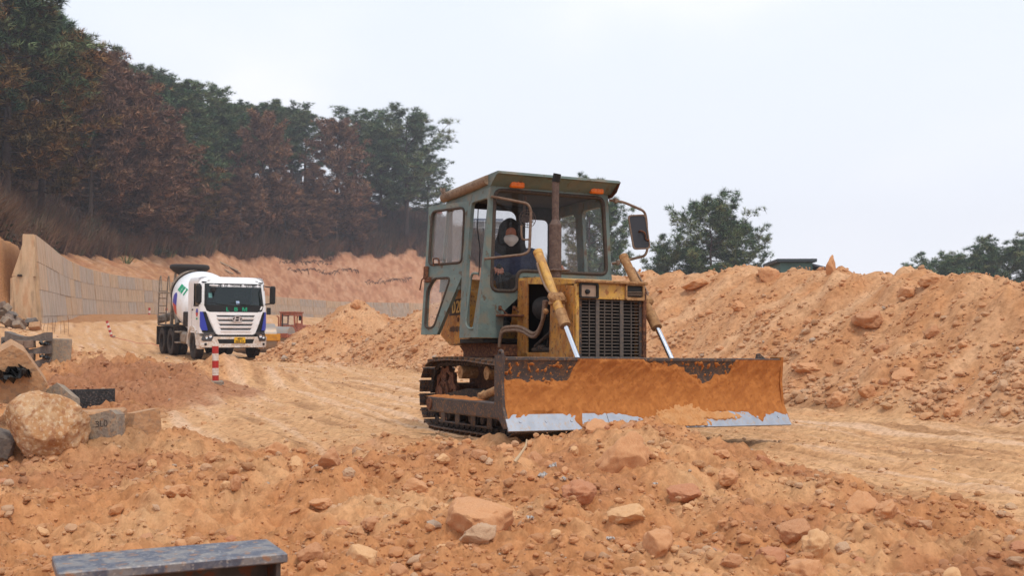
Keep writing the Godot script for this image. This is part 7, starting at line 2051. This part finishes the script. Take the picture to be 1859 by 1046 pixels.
func build_rocks() -> void:
	var tan := bumpy(stained(Color(0.80, 0.585, 0.415), [[3.0, 0.5, 0.4, Color(0.76, 0.535, 0.37), 0.8], [9.0, 0.62, 0.2, Color(0.83, 0.63, 0.46), 0.7], [20.0, 0.72, 0.12, Color(0.55, 0.37, 0.26), 0.6]], 2.6, 0.95, 0.0, 120, 256, 0.08), 0.04, 3.5, 17)
	var yellow := bumpy(stained(Color(0.84, 0.66, 0.475), [[3.0, 0.5, 0.4, Color(0.79, 0.59, 0.42), 0.8], [8.0, 0.62, 0.2, Color(0.80, 0.64, 0.48), 0.7]], 2.6, 0.95, 0.0, 121, 256, 0.08), 0.04, 3.5, 18)
	var red := bumpy(stained(Color(0.72, 0.49, 0.36), [[3.0, 0.5, 0.4, Color(0.66, 0.43, 0.315), 0.8], [8.0, 0.58, 0.2, Color(0.78, 0.565, 0.40), 0.8]], 2.6, 0.95, 0.0, 122, 256, 0.1), 0.05, 4.0, 19)
	var brown := bumpy(stained(Color(0.74, 0.535, 0.39), [[3.0, 0.5, 0.4, Color(0.66, 0.45, 0.31), 0.8], [8.0, 0.60, 0.2, Color(0.80, 0.60, 0.44), 0.8]], 2.6, 0.95, 0.0, 123, 256, 0.1), 0.05, 4.0, 20)
	var grey := bumpy(stained(Color(0.77, 0.645, 0.525), [[3.0, 0.5, 0.4, Color(0.64, 0.52, 0.42), 0.8], [8.0, 0.60, 0.2, Color(0.77, 0.59, 0.45), 0.8]], 2.6, 0.95, 0.0, 124, 256, 0.08), 0.05, 3.5, 21)
	var MT := {"t": tan, "y": yellow, "r": red, "b": brown, "g": grey}
	var big: Array = []
	for k in 8: big.append(rock_mesh(200 + k, 3, Vector3.ONE, 5 + k % 4, 0.22))
	# the round boulder
	var bl := bumpy(stained(Color(0.72, 0.53, 0.36), [[3.0, 0.50, 0.3, Color(0.62, 0.43, 0.25), 0.8], [5.0, 0.58, 0.16, Color(0.80, 0.68, 0.54), 0.8], [9.0, 0.66, 0.12, Color(0.54, 0.34, 0.22), 0.7], [18.0, 0.70, 0.1, Color(0.85, 0.78, 0.68), 0.7]], 1.5, 0.85, 0.0, 125, 512, 0.08), 0.03, 4.0, 22, 512)
	single("boulder", rock_mesh(231, 4, Vector3(0.275, 0.235, 0.25), 4, 0.09), bl, "big round yellowish boulder at the left among broken concrete", "boulder", Vector3(-3.02, 0.30, -7.2), Vector3(0.1, 0.6, 0.05))
	# x, d, width, height, tone, mesh, turn, label
	var R := [
		[0.64, 6.25, 0.27, 0.24, "t", 0, 0.4, "largest angular rock leaning on the heap before the blade"],
		[-0.16, 4.75, 0.34, 0.19, "t", 1, 1.4, "wide crumbly rock at the bottom of the heap, lower centre"],
		[-0.13, 4.40, 0.13, 0.08, "g", 2, 0.2, "smooth greyish rock in front of the wide crumbly one"],
		[0.52, 4.98, 0.16, 0.09, "y", 3, 2.2, "yellowish rounded rock below the largest angular rock"],
		[0.33, 5.36, 0.19, 0.10, "r", 4, 0.9, "crumbling red clod left of the largest angular rock"],
		[-0.04, 6.12, 0.085, 0.09, "t", 5, 0.1, "upright tan rock on the heap's left flank"],
		[0.02, 7.05, 0.12, 0.08, "y", 6, 1.1, "tan rock high on the heap's left shoulder"],
		[0.13, 7.0, 0.095, 0.09, "t", 7, 2.1, "squarish rock beside the tan one on the heap's left shoulder"],
		[0.14, 6.53, 0.09, 0.08, "b", 0, 3.1, "small brown rock under the heap's left shoulder"],
		[0.56, 7.29, 0.17, 0.09, "t", 1, 0.6, "long rock lying on the heap's crest against the blade"],
		[0.75, 7.11, 0.12, 0.07, "b", 2, 1.6, "darker rock on the heap's crest right of the long one"],
		[0.88, 5.66, 0.15, 0.10, "r", 3, 2.6, "reddish wedge rock right of the largest angular rock"],
		[1.17, 5.99, 0.12, 0.08, "t", 4, 0.8, "pale flat rock on the heap's right skirt"],
		[1.22, 6.47, 0.10, 0.05, "t", 5, 1.8, "twin rock on the heap's right side near the blade"],
		[0.54, 4.10, 0.10, 0.11, "t", 6, 2.8, "cracked clod at the bottom, right of centre"],
		[-0.18, 6.07, 0.09, 0.06, "b", 7, 0.3, "brown rock in the earth below the track"],
		[-0.38, 6.02, 0.08, 0.05, "y", 0, 1.3, "small golden rock left of the brown one below the track"],
		[-0.48, 5.55, 0.12, 0.08, "t", 1, 2.3, "flat slab of stone alone left of the heap"],
		[-1.62, 7.6, 0.17, 0.13, "t", 2, 0.7, "largest rock on the low ridge left of the bulldozer"],
		[-0.93, 5.67, 0.14, 0.11, "b", 3, 1.7, "dark brown oval rock tilted on the slope left of centre"],
		[-0.82, 5.58, 0.06, 0.045, "g", 4, 2.7, "small grey stone beneath the dark oval rock"],
		[-1.72, 7.95, 0.07, 0.06, "b", 5, 0.5, "small brown rock behind the low ridge's largest rock"],
		[-1.62, 5.40, 0.13, 0.07, "t", 6, 1.5, "broad tan rock half sunk in the earth, left foreground"],
		[-0.90, 5.28, 0.11, 0.05, "t", 7, 2.5, "flat lying rock between the dark oval and the beam"],
		[-0.73, 4.04, 0.09, 0.06, "b", 0, 0.9, "brown clod just right of the steel beam's end"],
		[-0.55, 4.06, 0.12, 0.09, "y", 1, 1.9, "lumpy ochre rock at the bottom right of the beam"],
		[-0.68, 3.96, 0.04, 0.035, "t", 2, 2.9, "pebble below the brown clod by the beam"],
		[-1.68, 6.24, 0.09, 0.08, "t", 3, 0.2, "rounded clod in the stones of the left ridge"],
		[-1.36, 5.48, 0.06, 0.07, "b", 4, 1.2, "upright brown stone in the pair on the left slope"],
		[-1.43, 5.57, 0.06, 0.05, "y", 5, 2.2, "pale stone of the pair on the left slope"],
		[-0.61, 4.85, 0.09, 0.06, "b", 6, 0.6, "brown rock above the lumpy ochre one"],
		[-2.11, 6.51, 0.07, 0.06, "y", 7, 1.6, "yellowish stone near the boulder's foot"],
		[-1.15, 5.91, 0.07, 0.07, "y", 0, 2.6, "golden stone right of the left ridge's stones"],
		[1.58, 5.02, 0.15, 0.12, "t", 1, 0.4, "square tan rock alone at the right of the foreground"],
		[1.66, 4.92, 0.11, 0.08, "t", 2, 1.4, "lower rock touching the square one at the right"],
		[1.19, 4.67, 0.12, 0.10, "b", 3, 2.4, "brown tilted rock at the top of the right-hand rock group"],
		[1.21, 4.43, 0.12, 0.10, "y", 4, 0.7, "two-toned rock in the middle of the right-hand rock group"],
		[1.10, 4.20, 0.16, 0.10, "t", 5, 1.7, "long pale slab in front of the right-hand rock group"],
		[1.03, 4.42, 0.11, 0.10, "r", 6, 2.7, "reddish rock left in the right-hand rock group"],
		[0.98, 4.10, 0.11, 0.05, "t", 7, 0.9, "flat rock cut by the bottom edge in the right-hand group"],
		[2.02, 4.42, 0.08, 0.04, "r", 0, 1.9, "thin red slab at the picture's right edge"],
		[1.75, 4.86, 0.055, 0.04, "b", 1, 2.9, "small brown stone right of the square rock pair"],
		[0.79, 4.02, 0.075, 0.05, "b", 2, 0.2, "brown stone at the bottom between cracked clod and rock group"],
		[1.42, 8.45, 0.10, 0.07, "b", 3, 0.4, "dark moist clod under the blade's right part"],
		[1.62, 8.5, 0.12, 0.06, "b", 4, 1.4, "dark moist clod trailing right of the blade's shadow"],
		[1.25, 8.3, 0.12, 0.09, "b", 5, 2.4, "dark clod at the heap's end under the blade"],
		[5.13, 17.7, 0.20, 0.36, "t", 3, 1.2, "pointed rock standing like a spike on the bank's crest"],
		[5.62, 14.75, 0.30, 0.17, "t", 4, 2.2, "long smooth rock on the crest near the far right pines"],
		[4.50, 19.3, 0.36, 0.26, "t", 5, 0.6, "large lump on the bank's crest left of the green shed"],
		[-5.44, 38.5, 0.36, 0.36, "t", 6, 1.6, "single rock on the peak of the far mound"],
		[4.75, 14.7, 0.36, 0.24, "b", 7, 2.6, "dark fissured rock high on the bank's face"],
		[5.14, 13.5, 0.18, 0.14, "b", 0, 0.4, "brown rock in the middle of the bank's right part"],
		[5.33, 14.9, 0.24, 0.16, "t", 1, 1.4, "flat-faced rock just under the crest, right part of the bank"],
		[3.88, 14.5, 0.34, 0.15, "t", 2, 2.4, "long rock at the bank's foot beside the blade's end"],
		[4.05, 12.6, 0.20, 0.17, "t", 3, 0.7, "pale rock low on the bank's face"],
		[3.80, 12.9, 0.24, 0.18, "t", 4, 1.7, "big rock at the very foot of the bank"],
		[4.54, 11.4, 0.16, 0.13, "t", 5, 2.7, "angular rock at the bank's foot toward the right edge"],
		[4.60, 13.7, 0.20, 0.14, "b", 6, 0.9, "rust-brown rock halfway down the bank"],
		[3.49, 20.8, 0.50, 0.18, "t", 7, 1.9, "wide lump under the crest below the tallest bank pine"],
		[3.66, 17.8, 0.20, 0.15, "t", 0, 2.9, "small ledge rock right of the second ram"],
		[4.50, 12.7, 0.30, 0.16, "t", 1, 0.3, "broad pale rock in the rubble on the bank's lower face"]]
	for e in R:
		var y := ground_at(e[0], -e[1])
		var o := single("rock", big[e[5]], MT[e[4]], e[7], "rock", Vector3(e[0], y + e[3] * 0.12, -e[1]), Vector3(0.15 * sin(e[6] * 3.0), e[6], 0.2 * cos(e[6] * 2.0)), "rocks on the site")
		o.scale = Vector3(e[2] * 0.56, e[3] * 0.62, e[2] * 0.5)
	# medium rocks nobody could tell apart, each its own thing
	var rng := RandomNumberGenerator.new()
	rng.seed = 404
	var med: Array = []
	for k in 8: med.append(rock_mesh(300 + k, 2, Vector3(1.0, 0.75, 0.85), 7, 0.24, 0.45))
	var keys := ["t", "t", "y", "b", "t", "r", "g"]
	var made := 0
	while made < 120:
		var d: float = lerp(3.6, 8.4, pow(rng.randf(), 1.3))
		var x := rng.randf_range(-0.5, 0.42) * d
		if rough_at(x, d) < 0.55: continue
		if nz_col.get_noise_2d(x * 1.5 + 9.0, d * 1.5) < rng.randf_range(-0.45, 0.15): continue
		var s := rng.randf_range(0.018, 0.042)
		var o := single("rock", med[rng.randi() % 8], MT[keys[rng.randi() % 7]], "fist-sized stone strewn in the loose earth " + ("near the steel beam" if x < -0.9 and d < 5.0 else ("on the ridge beside the boulder" if x < -0.9 else ("on the heap before the blade" if d > 5.6 else ("below the heap at lower centre" if x < 0.8 else "around the right-hand rock group")))), "rock", Vector3(x, ground_at(x, -d) + s * 0.08, -d), Vector3(rng.randf_range(-0.5, 0.5), rng.randf() * TAU, rng.randf_range(-0.5, 0.5)), "stones strewn in the foreground earth")
		o.scale = Vector3.ONE * s * Vector3(rng.randf_range(0.8, 1.3), rng.randf_range(0.7, 1.1), rng.randf_range(0.8, 1.2))
		made += 1
	made = 0
	while made < 70:
		var d := rng.randf_range(10.5, 24.0)
		var x := rng.randf_range(0.13, 0.47) * d
		var bk := bank(x, d)
		if bk < 0.1 or rng.randf() < bk * 0.22: continue
		var s := rng.randf_range(0.04, 0.085)
		var o := single("rock", med[rng.randi() % 8], MT[["t", "t", "t", "b"][rng.randi() % 4]], "rock lodged in the long earth bank " + ("near its foot" if bk < 0.6 else ("halfway up its face" if bk < 1.2 else "close under its crest")), "rock", Vector3(x, ground_at(x, -d) + s * 0.05, -d), Vector3(rng.randf_range(-0.5, 0.5), rng.randf() * TAU, rng.randf_range(-0.5, 0.5)), "rocks lodged in the earth bank")
		o.scale = Vector3.ONE * s * Vector3(rng.randf_range(0.8, 1.4), rng.randf_range(0.6, 1.0), rng.randf_range(0.8, 1.2))
		made += 1
	# crumbs and small clods: past counting
	var cm := bumpy(stained(Color(0.93, 0.93, 0.93), [[3.0, 0.5, 0.4, Color(0.84, 0.84, 0.84), 0.8]], 6.0, 0.95, 0.0, 126, 128, 0.1), 0.05, 3.0, 23, 128)
	cm.vertex_color_use_as_albedo = true
	for layer in 4:
		var xf: Array = []; var cs: Array = []
		var want: int = [15000, 15000, 22000, 6000][layer]
		var tries := 0
		while xf.size() < want and tries < want * 8:
			tries += 1
			var x: float
			var d: float
			var s: float
			if layer < 2:
				d = lerp(2.9, 9.2, pow(rng.randf(), 1.2))
				x = rng.randf_range(-0.62, 0.62) * d
				var r := rough_at(x, d)
				if rng.randf() > r * 0.95 + 0.03: continue
				var lump := rng.randf() < 0.03
				if nz_col.get_noise_2d(x * 1.3, d * 1.3 + 50.0) < rng.randf_range(-0.5, 0.3): continue
				s = 0.0035 / pow(rng.randf_range(0.06, 1.0), 0.75)
				if lump: s = rng.randf_range(0.022, 0.042)
			elif layer == 2:
				d = rng.randf_range(9.0, 41.0)
				x = rng.randf_range(-0.24, 0.58) * d
				var bk := bank(x, d)
				if bk < 0.02 or rng.randf() > 1.1 - bk * 0.40: continue
				if nz_col.get_noise_2d(x * 0.9, d * 0.9 + 50.0) < rng.randf_range(-0.6, 0.25): continue
				s = (0.006 + 0.0003 * d) / pow(rng.randf_range(0.05, 1.0), 0.68) * lerp(1.35, 0.7, clamp(bk / 1.6, 0.0, 1.0))
			else:
				d = rng.randf_range(8.5, 40.0)
				x = rng.randf_range(-0.55, 0.3) * d
				if bank(x, d) > 0.05: continue
				if rng.randf() > rough_at(x, d) * 0.9 + 0.12: continue
				s = (0.004 + 0.0004 * d) / pow(rng.randf_range(0.08, 1.0), 0.7)
			var y := ground_at(x, -d)
			xf.append(Transform3D(Basis.from_euler(Vector3(rng.randf() * TAU, rng.randf() * TAU, 0)).scaled(Vector3(s, s * 0.8, s)), Vector3(x, y + s * 0.15, -d)))
			var c := soil_color(x, d, y)
			var k := rng.randf_range(0.82, 1.2)
			c = Color(c.r * k, c.g * k, c.b * k)
			if rng.randf() < 0.10: c = c.lerp(Color(0.66, 0.44, 0.28), 0.5)
			if rng.randf() < 0.012: c = Color(0.52, 0.38, 0.28)
			cs.append(c)
		stuff(["gravel", "earth_crumbs", "bank_rubble", "road_gravel"][layer], rock_mesh(400 + layer, 1, Vector3(1.0, 0.75, 0.85), 7, 0.30, 0.8), cm, xf, cs, ["small stones and clods strewn in the loose foreground earth", "fine earth crumbs lying over the foreground heaps", "clods and stones covering the long earth bank", "scattered gravel on the earth road and far heaps"][layer], "rubble")
	# litter on the heap
	single("stick", MB.new().pipe([Vector3(-0.035, 0.02, 0.02), Vector3(-0.01, 0.05, 0.0), Vector3(0.025, 0.10, -0.02), Vector3(0.03, 0.135, -0.03)], 0.010, 6, 0.4), flat(Color(0.78, 0.68, 0.55), 0.9), "pale broken stick poking from the heap's left side", "stick", Vector3(0.05, ground_at(0.05, -5.95) - 0.01, -5.95))
	var scrap := flat(Color(0.74, 0.72, 0.70), 0.8)
	var sl := ["larger white scrap on the heap between stick and angular rock", "white scrap under the larger one on the heap", "whitish scrap near the red clod", "white scrap by the foot of the wide crumbly rock", "white scrap under the yellowish rock", "white scrap right of the largest angular rock"]
	var sp := [[0.22, 6.14, 0.035], [0.16, 5.85, 0.03], [0.26, 5.5, 0.022], [0.08, 4.9, 0.022], [0.42, 4.75, 0.022], [0.74, 5.75, 0.02]]
	for k in 6: single("plastic_scrap", rag(60 + k, sp[k][2] * 0.75), scrap, sl[k], "litter", Vector3(sp[k][0], ground_at(sp[k][0], -sp[k][1]) + 0.012, -sp[k][1]), Vector3(0.2, k, 0.1), "white scraps of litter on the heap")

# ---------------------------------------------------------------- the scene
func _ready() -> void:
	var t0 := Time.get_ticks_msec()
	var cam := Camera3D.new()
	cam.name = "camera"
	add_child(cam)
	cam.position = Vector3(0, 0.878, 0)
	cam.rotation_degrees = Vector3(2.548, 0, 0)
	var at := CameraAttributesPhysical.new()
	at.frustum_focal_length = 38.7
	at.frustum_focus_distance = 9.6
	at.exposure_aperture = 8.0
	cam.attributes = at
	cam.fov = 29.31
	cam.near = 0.1
	cam.far = 2000.0
	cam.current = true
	var we := WorldEnvironment.new()
	var env := Environment.new()
	env.background_mode = Environment.BG_SKY
	var sm := ProceduralSkyMaterial.new()
	sm.sky_top_color = Color(0.865, 0.91, 0.97)
	sm.sky_horizon_color = Color(0.945, 0.955, 0.985)
	sm.sky_curve = 0.25
	sm.ground_bottom_color = lin(0.3, 0.17, 0.1)
	sm.ground_horizon_color = lin(0.4, 0.25, 0.15)
	sm.sky_cover = cloud_cover()
	sm.sky_cover_modulate = Color(1, 1, 1, 1)
	var sky := Sky.new()
	sky.sky_material = sm
	env.sky = sky
	env.tonemap_mode = Environment.TONE_MAPPER_LINEAR
	env.tonemap_exposure = 1.16
	env.sdfgi_enabled = true
	env.ssao_enabled = true
	env.ssil_enabled = true
	env.fog_enabled = true
	env.fog_density = 0.0006
	env.fog_light_color = Color(0.93, 0.93, 0.97)
	we.environment = env
	add_child(we)
	var sun := DirectionalLight3D.new()
	sun.name = "sun"
	add_child(sun)
	sun.light_energy = 0.5
	sun.light_color = Color(1.0, 0.965, 0.91)
	sun.light_angular_distance = 14.0
	sun.shadow_enabled = true
	sun.rotation_degrees = Vector3(-62, 28, 0)

	nz_big = fnl(3, 0.45, 3)
	nz_mid = fnl(11, 2.0, 4)
	nz_fine = fnl(23, 8.5, 4)
	nz_rut = fnl(37, 1.0, 4)
	nz_col = fnl(51, 0.8, 5)
	soil_mat = earth_mat()
	build_ground(soil_mat)
	build_hill(soil_mat)
	print("land ", Time.get_ticks_msec() - t0)
	make_materials()
	build_wall()
	build_trees()
	print("trees ", Time.get_ticks_msec() - t0)
	build_brush()
	build_houses()
	print("hill ", Time.get_ticks_msec() - t0)
	build_bulldozer()
	var hip := Transform3D(Basis.from_euler(Vector3(-0.0156, deg_to_rad(25.25), -0.0145)), Vector3(0.25, 0.0, -10.3)) * Vector3(0.0, 1.34, -0.53)
	build_driver("person in dark hooded jacket and pale face mask at the bulldozer levers", hip, Vector3(-0.0156, deg_to_rad(25.25) - 0.33, -0.0145))
	print("driver ", Time.get_ticks_msec() - t0)
	build_truck()
	build_props()
	print("props ", Time.get_ticks_msec() - t0)
	build_rocks()
	print("done ", Time.get_ticks_msec() - t0)

var soil_mat: StandardMaterial3D
func earth_mat() -> StandardMaterial3D:
	var m := stained(Color(0.9, 0.9, 0.9), [[7.0, 0.55, 0.25, Color(1.0, 1.0, 1.0), 0.9], [18.0, 0.6, 0.2, Color(0.74, 0.72, 0.7), 0.7], [40.0, 0.62, 0.15, Color(1.0, 1.0, 1.0), 0.6]], 0.55, 0.95, 0.0, 4, 512, 0.12)
	m.uv1_world_triplanar = true
	m.vertex_color_use_as_albedo = true
	m.metallic_specular = 0.2
	bumpy(m, 0.03, 6.0, 8, 512, 6)
	return m
func cloud_cover() -> ImageTexture:
	# thin bright veils in an overcast sky
	var w := 1024
	var img := Image.create(w, 512, false, Image.FORMAT_RGBA8)
	var f := fnl(5, 1.6, 5)
	for y in 512:
		var th := PI * (y + 0.5) / 512.0
		for x in w:
			var ph := TAU * x / w
			var p := Vector3(sin(th) * cos(ph), cos(th) * 1.8, sin(th) * sin(ph))
			var n: float = clamp(f.get_noise_3dv(p) * 1.3 + 0.5, 0.0, 1.0)
			img.set_pixel(x, y, Color(0.34 * n * n, 0.28 * n * n, 0.20 * n * n, 1.0))
	return ImageTexture.create_from_image(img)
